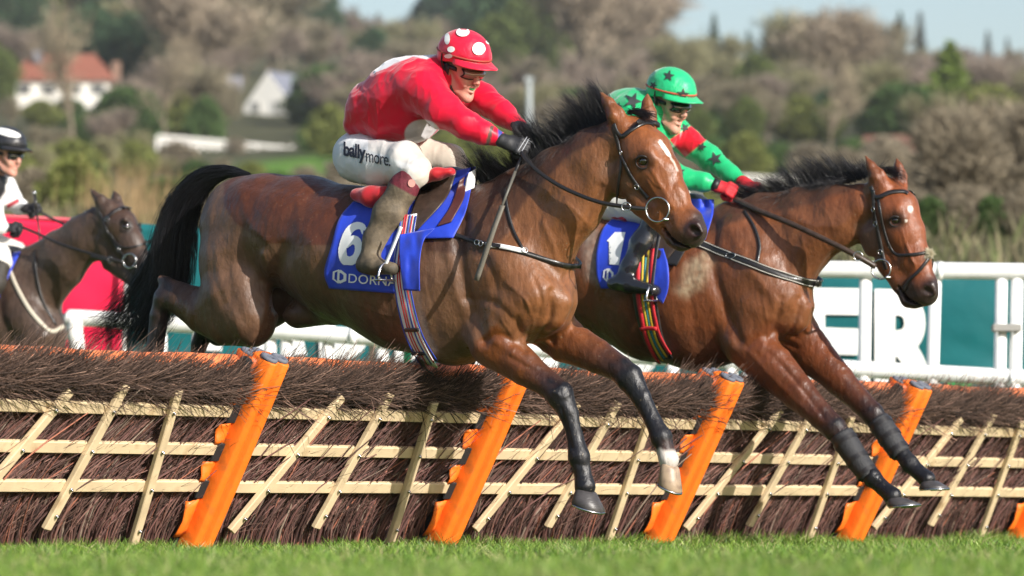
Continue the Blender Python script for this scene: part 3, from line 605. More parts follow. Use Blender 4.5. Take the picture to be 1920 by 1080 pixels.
# ------------------------------------------------------------------ banner behind the rail
WH = mat('rail_white', (.80, .80, .78), .32, nscale=14, namp=.06, bump=.15, bscale=40, coat=.2)
def poly_prism(mb, pts3, n, th):
    pts3 = [np.array(p, float) for p in pts3]; k = len(pts3); mb.add(pts3 + [p + n * th for p in pts3], [tuple(range(k)), tuple(range(2 * k - 1, k - 1, -1))] + [(i, k + i, k + (i + 1) % k, (i + 1) % k) for i in range(k)])
def bY(px): return np.interp(px, [-100, 240, 1240, 2000], [32.6, 32.5, 31.8, 31.4])
def btop(px): return np.interp(px, [-100, 240, 1540, 2000], [401, 418, 503, 512])
def banner(x0, x1, name, m, label, bot=800):
    nx = max(int((x1 - x0) / 12), 3); ny = 26; V = []
    for j in range(ny + 1):
        for i in range(nx + 1):
            px = x0 + (x1 - x0) * i / nx; t = j / ny; py = btop(px) * (1 - t) + bot * t; p = at(px, py, bY(px))
            p = p + np.array([0, 1, 0]) * (.02 * (vnoise(np.array([px / 70, py / 26, 2.0])) - .5) + .012 * math.sin(py / 33 + px / 300)); V.append(p)
    F = [[j * (nx + 1) + i, (j + 1) * (nx + 1) + i, (j + 1) * (nx + 1) + i + 1, j * (nx + 1) + i + 1] for j in range(ny) for i in range(nx)]
    c = V[nx // 2]; root = empty(name, (c[0], c[1], 0), 0, label, 'banner'); o = mesh_obj('sheet', V, F, m, root); solid(o, .006)
    hm = MB()
    for px in np.arange(x0 + 8, x1, 260):
        a = at(px, btop(px), bY(px)) + np.array([0, .05, .02]); hm.tube([a, (a[0], a[1], 0)], .025, 6)
    hm.build('support', mat('steel_dull', (.3, .3, .3), .5, metal=.6), root)
    return root, bvh(np.array(V), F)
teal, tt = banner(239, 1990, 'advertising_banner', mat('banner_teal', (.005, .115, .125), .45, nscale=3, namp=.12, bump=.3, bscale=6, bdist=.02), 'long teal advertising banner with big white capital letters')
redb, rt = banner(-90, 232, 'advertising_banner', mat('banner_red', (.72, .006, .055), .5, nscale=3, namp=.08, bump=.2, bscale=6), 'plain red advertising banner at the left edge')
q = MB(); a = at(241, 416, 32.4); b_ = at(227, 790, 32.4); q.tube([a, b_], .016, 6); q.build('edge_strip', mat('print_white', (.82, .82, .80), .55), redb)
q = MB(); ed = [at(px, btop(px) - 1, bY(px)) for px in np.linspace(-88, 228, 12)]; q.tube(ed, .012, 6); q.build('hem', mat('hem_pink', (.7, .12, .16), .6), redb)
PW = mat('print_white')
for ch, x0, x1 in (('P', 386, 468), ('A', 474, 577), ('D', 600, 706), ('D', 742, 846), ('Y', 850, 968), ('P', 1010, 1108), ('O', 1120, 1252), ('W', 1262, 1484), ('E', 1500, 1616), ('R', 1640, 1770)):
    V2, Fc = text_geo(ch, .055)
    if ch == 'A': x1 = 577
    top = btop((x0 + x1) / 2) + 36 - (0 if x0 > 1400 else 8); bot = top + 198
    decal('lettering', V2, Fc, [(x0, bot + 2), (x1, bot + 4), (x1, top + 2), (x0, top)], tt, PW, teal, off=.02, maxe=14)
def disc2(n=24): q = np.linspace(0, 2 * math.pi, n, endpoint=False); return np.array([[.5 + .5 * math.cos(a), .5 + .5 * math.sin(a)] for a in q]), [list(range(n))]
V2, Fc = disc2(); decal('logo_dot', V2, Fc, [(1776, 738), (1826, 739), (1826, 688), (1776, 687)], tt, mat('print_green', (.02, .42, .10), .5), teal, off=.02)
# ------------------------------------------------------------------ white running rail
rp = [(118, 593, 31.0), (600, 626, 30.7), (1220, 668, 30.4), (1590, 691, 30.2), (1970, 712, 30.0)]
tp_ = [(1120, 499, 30.5), (1545, 505, 30.2), (1970, 510, 30.0)]
P = [at(*p) for p in rp]; rail = empty('running_rail', (P[2][0], P[2][1], 0), 0, 'white plastic running rail with paired uprights in front of the banners', 'rail')
def railtube(pts, name):
    C_ = catmull(pts, 10); mb = MB(); mb.tube(C_, .053, 14); mb.build(name, WH, rail, True)
    for k in range(6, len(C_) - 1, 9):      # sleeve joints
        mb = MB(); mb.tube([C_[k], C_[k] + (C_[k + 1] - C_[k]) * .25], .057, 14); mb.build('joint_sleeve', WH, rail, True)
el = [at(147, 720, 31), at(144, 650, 31), at(140, 618, 31), at(146, 602, 31), at(165, 597, 31)]
railtube([np.array(p) for p in el] + P[1:], 'lower_rail'); railtube([at(*p) for p in tp_], 'upper_rail')
def upright(px0, py0, px1, Y, r=.040, name='upright', m=None):
    Y = float(np.interp(px0, [118, 1970], [31.0, 30.0])) + (.12 if name != 'upright' else 0)
    a = at(px0, py0, Y); b_ = atz(px1, 1022, 0.0); b_ = np.array([(px1 - 960) / FPX * Y, Y, -.05]); mb = MB(); mb.tube([a, b_], r, 12); return mb.build(name, m or WH, rail, True)
for a in ((1623, 515, 1615, 27.52), (1754, 512, 1738, 27.2), (1878, 515, 1868, 26.8), (1907, 515, 1897, 26.86), (507, 580, 508, 28.15), (537, 580, 538, 28.22), (616, 600, 616, 28.12), (717, 632, 717, 28.05), (1110, 650, 1112, 27.9), (1142, 655, 1143, 27.95), (1262, 660, 1262, 27.85), (1372, 672, 1370, 27.8), (1404, 672, 1402, 27.85), (890, 640, 890, 27.95), (1000, 645, 1000, 27.95), (302, 600, 302, 28.3), (372, 610, 372, 28.35)): upright(*a)
upright(698, 640, 698, 28.4, .022, 'canvas_strap', mat('strap_beige', (.45, .38, .25), .8)); upright(764, 640, 764, 28.5, .028, 'marker_stake', mat('stake_green', (.02, .36, .14), .5))
mb = MB(); t0 = at(1862, 613, 30.02); t1 = at(1912, 617, 30.02); mb.box((t0 + t1) / 2, np.linalg.norm(t1 - t0) + .01, .12, .046, bev=.006); mb.build('tie', mat('tie_grey', (.28, .27, .25), .8), rail)
# ------------------------------------------------------------------ hurdles
E_ = np.array([.5745, .8185, 0]); Nh = np.array([.8185, -.5745, 0]); Vd = Nh * .476 + np.array([0, 0, .879]); Mh = Nh * .879 - np.array([0, 0, .476]); SECL = 1.83
def base(i): return np.array([-1.442 + 1.0514 * i, 21.4 + 1.498 * i, 0.0])
def uv(px, py, i=0, off=.03):
    v = ray(px, py); P0 = base(i) + Mh * off; t = np.dot(P0 - CAM, Mh) / np.dot(v, Mh); p = CAM + v * t - P0; return np.dot(p, E_), np.dot(p, Vd)
def dep(P, u, v, m): return P + E_ * u + Vd * v + Mh * m
wood = mat('lath_wood', (.62, .48, .30), .62, nscale=7, namp=.16, col2=(.30, .20, .10), rpos=(.57, .78), stretch=(1, 1, 1), bump=.3, bdist=.002, bumps=[(30, 1, (1, 1, 6)), (9, 1.4, None)])
orange = mat('padding_orange', (.84, .165, .008), .58, nscale=11, namp=.06, col2=(.42, .115, .02), rpos=(.60, .80), bump=.45, bdist=.006, bumps=[(14, 1.6, None), (600, .12, None)], coat=.08)
blackm = mat('webbing_black', (.012, .012, .013), .8, bump=.3, bscale=300); greyf = mat('foam_grey', (.115, .125, .155), .75, bump=.4, bscale=90)
mat('twig', rough=.75, attr=True, spec=.3)
rows_v = [np.mean([uv(*a)[1], uv(*b_)[1]]) for a, b_ in (((491, 775), (895, 783)), ((453, 846), (856, 850)), ((422, 916), (817, 914)))]
diags = [(uv(633, 742), uv(426, 993)), (uv(723, 738), uv(585, 987)), (uv(803, 748), uv(721, 1013))]
print('rows', rows_v, 'diags', diags)
def brush_mesh(seed):
    r = np.random.default_rng(seed); Vs = []; Fs = []; Cs = []; off = 0
    def add(V, F, col):
        nonlocal off; Vs.append(V); Fs.append(F + off); Cs.append(col); off += len(V)
    def loc(u, v, m): return u[:, None] * E_ + v[:, None] * Vd + m[:, None] * Mh
    n = 2600; u = r.uniform(-.02, SECL + .02, n); m_ = r.uniform(-.13, -.005, n) - .0; P0 = loc(u, r.uniform(-.02, .02, n), m_)
    a = r.normal(0, .12, n) - .48; D = Vd + E_ * a[:, None] + Mh * r.normal(0, .04, n)[:, None]; D /= np.linalg.norm(D, axis=1, keepdims=True)
    V, F = strands(P0, D, r.uniform(.5, .95, n), r.uniform(.45, 1, n) ** 2.5 * .0085, seg=5, bend=E_ * r.normal(.52, .10, n)[:, None] + Mh * r.normal(0, .02, n)[:, None], jit=.006, sides=4, taper=.35)
    pal = np.array([[.16, .075, .065], [.10, .052, .045], [.21, .11, .09], [.06, .035, .03], [.34, .13, .085], [.24, .18, .14]]); ci = r.choice(6, n, p=[.28, .25, .15, .18, .06, .08])
    add(V, F, np.repeat(pal[ci] * r.uniform(.7, 1.25, (n, 1)), 24, 0))
    # side twigs lying in every direction between the laths
    n = 2600; u = r.uniform(0, SECL, n); v = r.uniform(.08, .75, n); P0 = loc(u, v, r.uniform(-.06, .004, n)); D = Vd * r.uniform(.4, 1, n)[:, None] + E_ * r.normal(.25, .45, n)[:, None] + Mh * r.normal(.0, .12, n)[:, None]; D /= np.linalg.norm(D, axis=1, keepdims=True)
    V, F = strands(P0, D, r.uniform(.08, .28, n), r.uniform(.0011, .0022, n), seg=4, bend=r.normal(0, .03, (n, 3)), jit=.004); add(V, F, np.repeat(np.array([[.15, .085, .065]]) * r.uniform(.4, 1.3, (n, 1)), 15, 0))
    # bushy tops, combed towards the far end of the hurdle
    n = 7400; u = r.uniform(-.02, SECL - .08, n); v = r.uniform(rows_v[0] + .04, .86, n); P0 = loc(u, v, r.uniform(-.05, .03, n)); lean = r.uniform(.0, 1.4, n)
    D = Vd * r.normal(.45, .30, n)[:, None] + E_ * lean[:, None] + Mh * r.normal(.10, .16, n)[:, None]; D /= np.linalg.norm(D, axis=1, keepdims=True); L = r.uniform(.10, .24, n)
    L = np.minimum(L, np.clip((.905 + .03 * np.sin(u * 7 + seed * 2) + .02 * np.sin(u * 19 + seed) + .035 - .055 * np.exp(-((u - 1.25) / .3) ** 2) - v) / np.maximum(D @ Vd, .08), .05, .3))
    V, F = strands(P0, D, L, r.uniform(.3, 1, n) ** 2 * .0038 + .0008, seg=4, bend=E_ * r.normal(.03, .05, n)[:, None] + Vd * r.normal(0, .05, n)[:, None], jit=.005)
    tipc = np.where(r.uniform(size=n) < .14, 4.5, 1.0); cc = np.array([[.078, .048, .036]]) * r.uniform(.2, 2.0, (n, 1)) * (.55 + .9 * vnoise(P0 * 9))[:, None]; cc = np.repeat(cc[:, None, :], 15, 1); cc[:, 12:, :] *= tipc[:, None, None]; add(V, F, cc.reshape(-1, 3))
    n = 420; u = r.uniform(0, SECL - .1, n); P0 = loc(u, r.uniform(.80, .90, n), r.uniform(-.04, .05, n)); D = Vd * r.uniform(.3, 1, n)[:, None] + E_ * r.uniform(-.4, .9, n)[:, None] + Mh * r.normal(.05, .3, n)[:, None]; D /= np.linalg.norm(D, axis=1, keepdims=True)
    V, F = strands(P0, D, r.uniform(.05, .15, n), r.uniform(.0009, .0016, n), seg=4, bend=r.normal(0, .03, (n, 3)), jit=.004); add(V, F, np.repeat(np.array([[.045, .030, .026]]), n * 15, 0))
    me = mesh_obj('brushwood', np.concatenate(Vs), np.concatenate(Fs), MATS['twig'], cols=np.concatenate(Cs)); COL.objects.unlink(me); return me
BM = [brush_mesh(s) for s in (41, 42, 43)]
def bar(a, b_, wd, th, nrm, bev=.004):
    """squared timber from a to b"""
    mb = MB(); a = np.array(a); b_ = np.array(b_); X = b_ - a; L = np.linalg.norm(X); X /= L; Z = nrm - X * np.dot(nrm, X); Z /= np.linalg.norm(Z); Yv = np.cross(Z, X); mb.box((a + b_) / 2, L, wd, th, X, Yv, Z, bev=bev); return mb
def padded(mb, P, prof, v0, v1, bulge=.0, segs=10, cap=True):
    """prof: closed outline in (u, m); swept up the slope"""
    n = len(prof); V = []
    for j in range(segs + 1):
        t = j / segs; v = v0 + (v1 - v0) * t; g = 1 + bulge * math.sin(t * math.pi)
        for (a, b_) in prof: V.append(dep(P, a * g, v, b_ * g + .0))
    F = [(j * n + k, j * n + (k + 1) % n, (j + 1) * n + (k + 1) % n, (j + 1) * n + k) for j in range(segs) for k in range(n)]
    if cap: F += [tuple(range(n - 1, -1, -1)), tuple(range(segs * n, (segs + 1) * n))]
    mb.add(V, F)
LBL = ['brush hurdle section at the left end, cut off by the photo edge', 'brush hurdle section under the belly of horse number 6', 'brush hurdle section under the front legs of horse number 6',
       'brush hurdle section left of the front hooves of horse number 1', 'brush hurdle section under the front hooves of horse number 1', 'brush hurdle section at the far right end, cut off by the photo edge']
def hurdle(i):
    P = base(i); r = np.random.default_rng(100 + i); root = empty('hurdle', tuple(P), 0, LBL[i + 1], 'hurdle', 'sections of the brush hurdle')
    b_ = BM[(i + 1) % 3].copy(); COL.objects.link(b_); b_.parent = root; b_['kind'] = 'stuff'
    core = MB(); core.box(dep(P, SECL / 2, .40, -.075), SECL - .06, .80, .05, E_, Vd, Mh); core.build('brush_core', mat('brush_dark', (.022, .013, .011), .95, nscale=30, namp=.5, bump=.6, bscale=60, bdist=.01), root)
    for v in rows_v:
        o = bar(dep(P, .02, v + r.normal(0, .002), .022), dep(P, SECL - .02, v + r.normal(0, .002), .022), .053, .024, Mh).build('lath', wood, root)
    for (a, c) in diags:
        j = r.normal(0, .012); o = bar(dep(P, a[0] + j, a[1] + r.normal(0, .01), .048), dep(P, c[0] + j, c[1], .044), .046, .026, Mh).build('lath', wood, root)
        for v in rows_v + [c[1] + .07]:
            t = (v - a[1]) / (c[1] - a[1]); u = a[0] + (c[0] - a[0]) * t + j; mb = MB(); mb.tube([dep(P, u, v, .059), dep(P, u, v, .066)], .0085, 8); mb.tube([dep(P, u, v, .065), dep(P, u, v, .072)], .0045, 6); mb.build('bolt', MATS['steel'], o, True)
    # padded top bar: faded orange, with glare painted into its paler colour
    mb = MB(); pts = [dep(P, u, .888 + .004 * math.sin(u * 5), -.085) for u in np.linspace(-.02, SECL + .02, 14)]; mb.tube(pts, [.046 + .002 * math.sin(k * 2.1) for k in range(14)], 14); mb.build('top_padding', mat('padding_orange_faded_glare', (.80, .21, .07), .5, nscale=6, namp=.15, bump=.4, bdist=.006, bscale=14), root, True)
    return root
def hurdle_post(root, i):
    """padded end frame standing at the near end of section i"""
    P = base(i)
    prof = [(-.062, -.03), (-.070, .05), (-.064, .085), (-.038, .096), (-.014, .088), (.004, .058), (.016, .092), (.044, .102), (.066, .085), (.072, .045), (.064, -.035), (.0, -.045)]
    mb = MB(); padded(mb, P, prof, -.03, .985, .03); o = mb.build('padded_post', orange, root, True)
    md = o.modifiers.new('edge', 'BEVEL'); md.width = .006; md.segments = 2; md.limit_method = 'ANGLE'
    mb = MB(); pr2 = [(a - .015, b_ * .9 - .07) for a, b_ in prof]; padded(mb, P, pr2, .55, .965, 0); mb.build('post_cap', mat('padding_orange_dull', (.62, .11, .01), .5, nscale=9, namp=.1, bump=.4, bscale=14), root, True)
    for c in ((-.036, .045), (.036, .045), (-.045, -.055), (.03, -.055)):
        mb = MB(); ring = [dep(P, c[0] + .025 * math.cos(q), .992 - (.025 if c[1] < 0 else 0), c[1] + .034 * math.sin(q)) for q in np.linspace(0, 2 * math.pi, 15)]; mb.tube(ring, .011, 7, cap=False); mb.build('foam_end', greyf, root, True)
        mb = MB(); mb.tube([dep(P, c[0], .90, c[1]), dep(P, c[0], .994 - (.025 if c[1] < 0 else 0), c[1])], .016, 10); mb.build('foam_core', mat('foam_pale', (.26, .28, .33), .7), root, True)
    # wrapped flaps and webbing on the side of the post, between the laths
    r = np.random.default_rng(i + 60); vs = [.10, rows_v[2], rows_v[1], rows_v[0], .90]
    for k in range(4):
        a, b2 = vs[k] + (.035 if k else 0), vs[k + 1] - .035; mid = (a + b2) / 2; mb = MB(); V = []; ns = 8; nt = 6
        for s_ in range(ns + 1):
            for t in range(nt + 1):
                w_ = s_ / ns; q = t / nt; V.append(dep(P, -.055 - .085 * w_, mid + .01 + (b2 - mid) * .78 * (2 * q - 1) - .03 * w_, .010 + .022 * math.sin(w_ * 2.6) + .014 * (w_ ** 2) * math.sin(q * 4 + k) + .002 * r.normal()))
        mb.add(V, [(s_ * (nt + 1) + t, (s_ + 1) * (nt + 1) + t, (s_ + 1) * (nt + 1) + t + 1, s_ * (nt + 1) + t + 1) for s_ in range(ns) for t in range(nt)]); o = mb.build('padding_flap', orange, root, True); solid(o, .006)
    for v in vs[1:4]:
        mb = MB(); mb.box(dep(P, -.085, v - .01, .030), .07, .085, .012, E_, Vd, Mh, bev=.003); mb.build('webbing_strap', blackm, root)
    mb = MB(); mb.box(dep(P, -.085, .5, -.02), .055, .92, .05, E_, Vd, Mh, bev=.01); mb.build('side_web', blackm, root)
for i in range(-1, 5):
    rt_ = hurdle(i)
    if i >= 0: hurdle_post(rt_, i)
# ------------------------------------------------------------------ turf
def blades(n, Y0, Y1, spread, h0, h1, w_, label=None, near=None):
    Y = Y0 + (Y1 - Y0) * rng.uniform(0, 1, n); x = rng.uniform(-1, 1, n) * (Y * .112 + spread)
    if near is not None:
        i = rng.uniform(-1.3, 5.3, n); x = -1.442 + 1.0514 * i + Nh[0] * rng.uniform(-.05, .22, n); Y = 21.4 + 1.498 * i + Nh[1] * rng.uniform(-.05, .22, n)
    P0 = np.stack([x, Y, np.zeros(n)], -1); cl = vnoise(P0 * [3.2, 1.6, 1]); D = rng.normal(0, .32, (n, 3)); D[:, 2] = 1; D /= np.linalg.norm(D, axis=1, keepdims=True)
    L = rng.uniform(h0, h1, n) * (.55 + .8 * cl); B = rng.normal(0, .4, (n, 3)) * L[:, None]; B[:, 2] = -np.abs(B[:, 2]) * .5
    V, F = ribbons(P0, D, L, rng.uniform(.6, 1.2, n) * w_, seg=3, bend=B)
    pal = np.array([[.125, .225, .026], [.065, .135, .016], [.22, .31, .05], [.38, .34, .17]])[rng.choice(4, n, p=[.38, .32, .20, .10])] * rng.uniform(.75, 1.25, (n, 1))
    return V, F, np.repeat(pal, 8, 0)
gm = mat('grass_blade', rough=.5, attr=True, spec=.35)
parts_ = [blades(42000, 8, 14, .25, .045, .085, .0024), blades(72000, 13, 19, .35, .04, .085, .0030), blades(66000, 19, 29, .4, .035, .07, .0034), blades(18000, 0, 0, 0, .06, .11, .0024, near=1)]
o_ = 0; Vs = []; Fs = []; Cs = []
for V, F, c in parts_: Vs.append(V); Fs.append(F + o_); Cs.append(c); o_ += len(V)
tag(mesh_obj('turf_grass', np.concatenate(Vs), np.concatenate(Fs), gm, cols=np.concatenate(Cs)), 'short green turf in front of and under the hurdles', 'grass', kind='stuff')
# ------------------------------------------------------------------ horses
def tubes(C, R, sides=3):
    n, m, _ = C.shape; T = np.gradient(C, axis=1); T /= np.linalg.norm(T, axis=2, keepdims=True) + 1e-9
    ref = rng.normal(size=(n, 1, 3)); A = np.cross(T, ref); A /= np.linalg.norm(A, axis=2, keepdims=True) + 1e-9; Bn = np.cross(T, A)
    rings = [C + (A * math.cos(2 * math.pi * k / sides) + Bn * math.sin(2 * math.pi * k / sides)) * R[:, :, None] for k in range(sides)]
    V = np.stack(rings, axis=2).reshape(-1, 3); base = (np.arange(n) * m * sides)[:, None, None]
    i = np.arange(m - 1)[None, :, None] * sides; k = np.arange(sides)[None, None, :]; k2 = (k + 1) % sides
    return V, np.stack([base + i + k, base + i + k2, base + i + sides + k2, base + i + sides + k], axis=-1).reshape(-1, 4)
def polydist(x, y, P, closed=False):
    P = np.asarray(P, float); Q = np.vstack([P, P[:1]]) if closed else P; d = np.full(x.shape, 1e9)
    for a, b_ in zip(Q[:-1], Q[1:]):
        ab = b_ - a; t = np.clip(((x - a[0]) * ab[0] + (y - a[1]) * ab[1]) / (ab @ ab + 1e-9), 0, 1)
        d = np.minimum(d, np.hypot(x - a[0] - t * ab[0], y - a[1] - t * ab[1]))
    return d
def region(x, y, P, soft=6):
    P = np.asarray(P, float); ins = np.zeros(x.shape, bool); j = len(P) - 1
    for i in range(len(P)):
        c = ((P[i, 1] > y) != (P[j, 1] > y)) & (x < (P[j, 0] - P[i, 0]) * (y - P[i, 1]) / (P[j, 1] - P[i, 1] + 1e-12) + P[i, 0]); ins ^= c; j = i
    d = polydist(x, y, P, True); return smoothstep(-soft, soft, np.where(ins, d, -d))
def mixc(c, k, col): return c + (np.array(col) - c) * k[:, None]
BLACK = (.0075, .0072, .0095)
def horse_mat(name, rough=.36):
    m = mat(name, rough=rough, attr=True, nscale=34, namp=.20, bump=.8, bdist=.004, spec=.42, sheen=.04, stretch=(1, 1, .5),
               bumps=[(48, 1.1, (1, 1, .6)), (420, .35, (1, 1, .3)), (9, 4.5, None)])
    N = m.node_tree.nodes; L = m.node_tree.links; b = N['Principled BSDF']; tc = N['Texture Coordinate']
    t = N.new('ShaderNodeTexNoise'); t.inputs['Scale'].default_value = 7; t.inputs['Detail'].default_value = 6; t.inputs['Roughness'].default_value = .65; L.new(tc.outputs['Object'], t.inputs['Vector']); mr = N.new('ShaderNodeMapRange')
    mr.inputs[1].default_value = .35; mr.inputs[2].default_value = .65; mr.inputs[3].default_value = rough - .11; mr.inputs[4].default_value = rough + .17; L.new(t.outputs['Fac'], mr.inputs[0]); L.new(mr.outputs[0], b.inputs['Roughness'])
    src = b.inputs['Base Color'].links[0].from_socket; t = N.new('ShaderNodeTexNoise'); t.inputs['Scale'].default_value = 105; t.inputs['Detail'].default_value = 2; L.new(tc.outputs['Object'], t.inputs['Vector'])
    cr = N.new('ShaderNodeValToRGB'); cr.color_ramp.elements[0].position = .69; cr.color_ramp.elements[1].position = .74; cr.color_ramp.elements[1].color = (.6, .6, .6, 1); L.new(t.outputs['Fac'], cr.inputs[0])
    mx = N.new('ShaderNodeMix'); mx.data_type = 'RGBA'; L.new(cr.outputs[0], mx.inputs[0]); L.new(src, mx.inputs[6]); mx.inputs[7].default_value = (.22, .17, .11, 1); L.new(mx.outputs[2], b.inputs['Base Color']); return m
def make_hoof(fr, cor, toe, heel, w, rpx, root, m, mrim=None):
    """hoof wall: coronet ring at cor, sole plane through heel and toe (all photograph px in the leg's own plane)"""
    C = fr.P(*cor, w); Tt = fr.P(*toe, w); H = fr.P(*heel, w); sc = C[1] / FPX; r = rpx * sc
    fwd = Tt - H; L = np.linalg.norm(fwd); fwd /= L; lat = fr.R - fwd * np.dot(fr.R, fwd); lat /= np.linalg.norm(lat); up = np.cross(fwd, lat)
    if np.dot(C - (Tt + H) / 2, up) < 0: up = -up
    mid = (Tt + H) / 2; V = []; F = []; n = 20
    cu = np.dot(C - mid, up)
    for lv, t in enumerate((0, .06, .5, .93, 1.0)):     # sole to coronet
        cen = mid + (C - mid) * t; a = (L / 2) * (1 - t) + r * 1.02 * t; b_ = (L / 2 * .92) * (1 - t) + r * .95 * t
        if lv == 0: a *= .93; b_ *= .93
        if lv == 4: a *= .9; b_ *= .9
        for k in range(n):
            q = 2 * math.pi * k / n; V.append(cen + fwd * math.cos(q) * a * (1 if math.cos(q) > 0 else .88) + lat * math.sin(q) * b_)
    for i in range(4):
        for k in range(n): F.append((i * n + k, i * n + (k + 1) % n, (i + 1) * n + (k + 1) % n, (i + 1) * n + k))
    F.append(tuple(range(n - 1, -1, -1))); F.append(tuple(range(4 * n, 5 * n)))
    o = mesh_obj('hoof', V, F, m, root, smooth=True)
    s = MB(); ring = [mid - up * .004 + fwd * math.cos(q) * L * .46 * (1 if math.cos(q) > 0 else .88) + lat * math.sin(q) * L * .43 for q in np.linspace(-2.3, 2.3, 19)]
    s.tube(ring, .0055, 6); s.build('horseshoe', MATS['steel'], o, True)
    return o
def make_ear(fr, base, tip, wbase, wtip, rw, opening, root_mb, tr=None):
    pass
def build_horse(S):
    fr = S['frame']; B = Body(fr)
    for kw in S['chains']:
        kw = dict(kw); n = kw.pop('n'); kw.pop('tag', 0); B.chain(n, **kw)
    V, F = B.mesh(S['h'], 2)
    N = normals(V, F)
    if np.sum(N * (V - V.mean(0))) < 0: F = F[:, ::-1]; N = -N
    k = (V - fr.C) @ fr.R; Vn = V + np.where(k < 0, -2 * k, 0)[:, None] * fr.R; x, y = proj(Vn); xr, yr = proj(V)
    disp = np.zeros(len(V))
    for (pts, wd, amp) in S.get('creases', []):
        disp += amp * np.exp(-(polydist(x, y, catmull(pts, 5)) / wd) ** 2)
    disp += .0035 * (vnoise(V * 9 + 3) - .5) + .002 * (vnoise(V * 27) - .5)
    V = V + N * disp[:, None]
    N = normals(V, F)
    base = np.tile(np.array(S['coat']), (len(V), 1)).astype(float)
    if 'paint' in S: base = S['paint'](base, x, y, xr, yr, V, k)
    for nodes, dark in S['legs']:
        P = np.array([fr.P(*n[:3]) for n in nodes]); r = np.array([n[3] * p[1] / FPX for n, p in zip(nodes, P)])
        best = np.full(len(V), 1e9); val = np.zeros(len(V))
        for i in range(len(P) - 1):
            ab = P[i + 1] - P[i]; t = np.clip(((V - P[i]) @ ab) / (ab @ ab), 0, 1); d = np.linalg.norm(V - P[i] - t[:, None] * ab, axis=1) / (r[i] + (r[i + 1] - r[i]) * t)
            u = d < best; best = np.where(u, d, best); val = np.where(u, dark[i] + (dark[i + 1] - dark[i]) * t, val)
        val = np.clip(val + .25 * (vnoise(V * 30) - .5) * (val > .05) * (val < .95), 0, 1)
        base = mixc(base, val * (best < 1.7), BLACK)
    if 'after' in S: base = S['after'](base, x, y, xr, yr, V, k)
    base *= (.86 + .28 * vnoise(V * 14 + 5))[:, None]
    base = np.clip(base, .004, 1)
    c = S['origin']; root = empty('horse', (c[0], c[1], 0), 0, S['label'], 'horse', S.get('group'))
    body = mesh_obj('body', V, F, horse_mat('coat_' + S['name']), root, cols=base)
    T = bvh(V, F); S['T'] = T; S['root'] = root; S['V'] = V
    # eye
    for (ex, ey, er) in S['eyes']:
        h, n = cast(T, ex, ey)
        if h is None: continue
        sc = h[1] / FPX; r = er * sc
        for p_, nn in ((h, n), (fr.mirror(h), n - 2 * np.dot(n, fr.R) * fr.R)):
            cen = p_ - nn * r * .45
            bm = bmesh.new(); bmesh.ops.create_uvsphere(bm, u_segments=20, v_segments=12, radius=r)
            e = mesh_obj('eye', np.array([v.co[:] for v in bm.verts]) + cen, [[v.index for v in f.verts] for f in bm.faces], MATS['eye'], root); bm.free()
            lid = MB(); u_ = np.cross(nn, [0, 0, 1.]); u_ /= np.linalg.norm(u_); v_ = np.cross(u_, nn)
            for sg in (1, -1):
                arc = [cen + nn * (r * (.80 + .25 * math.sin(q))) + u_ * math.cos(q) * r * 1.12 + v_ * sg * math.sin(q) * r * .98 for q in np.linspace(0, math.pi, 11)]
                lid.tube(arc, [r * .07 + r * (.15 if sg > 0 else .09) * math.sin(q) for q in np.linspace(0, math.pi, 11)], 6)
            lid.build('eyelid', MATS['hide_dark'], root, True)
    for hf in S['hooves']: make_hoof(fr, *hf, root=root)
    return root
def mane(fr, root, guide, n, seed=0, name='mane', r=.0008, m='hair_black'):
    """guide: list of (root px, root py, tip px, tip py, w) along the crest"""
    g = np.array(guide, float); u = rng.uniform(0, len(g) - 1.001, n); i = u.astype(int); f = (u - i)[:, None]; q = g[i] * (1 - f) + g[i + 1] * f
    C = np.zeros((n, 7, 3)); clump = np.floor(u * 5.0); cr = np.random.default_rng(seed).normal(0, 1, (400, 3))[clump.astype(int) % 400]
    for j in range(n):
        a = fr.P(q[j, 0] + rng.normal(0, 3), q[j, 1] + rng.normal(0, 3), rng.normal(0, .012)); ln = rng.uniform(.55, 1.12) + .12 * cr[j, 0]
        b_ = fr.P(q[j, 2] + rng.normal(0, 5) + 6 * cr[j, 1], q[j, 3] + rng.normal(0, 6) + 5 * cr[j, 2], q[j, 4] + rng.normal(0, .025)); d = (b_ - a) * ln
        mid = a + d * .5 + np.array([0, 0, 1.]) * np.linalg.norm(d) * .16
        t = np.linspace(0, 1, 7)[:, None]; C[j] = a * (1 - t) ** 2 + 2 * mid * t * (1 - t) + (a + d) * t ** 2
    C[:, 2:] += np.cumsum(rng.normal(0, .0022, (n, 5, 3)), axis=1)
    R = np.linspace(1, .3, 7)[None, :] * np.full((n, 1), r) * rng.uniform(.7, 1.3, (n, 1)); V, F = tubes(C, R)
    return tag(mesh_obj(name, V, F, MATS[m], root), kind='stuff') if False else mesh_obj(name, V, F, MATS[m], root)
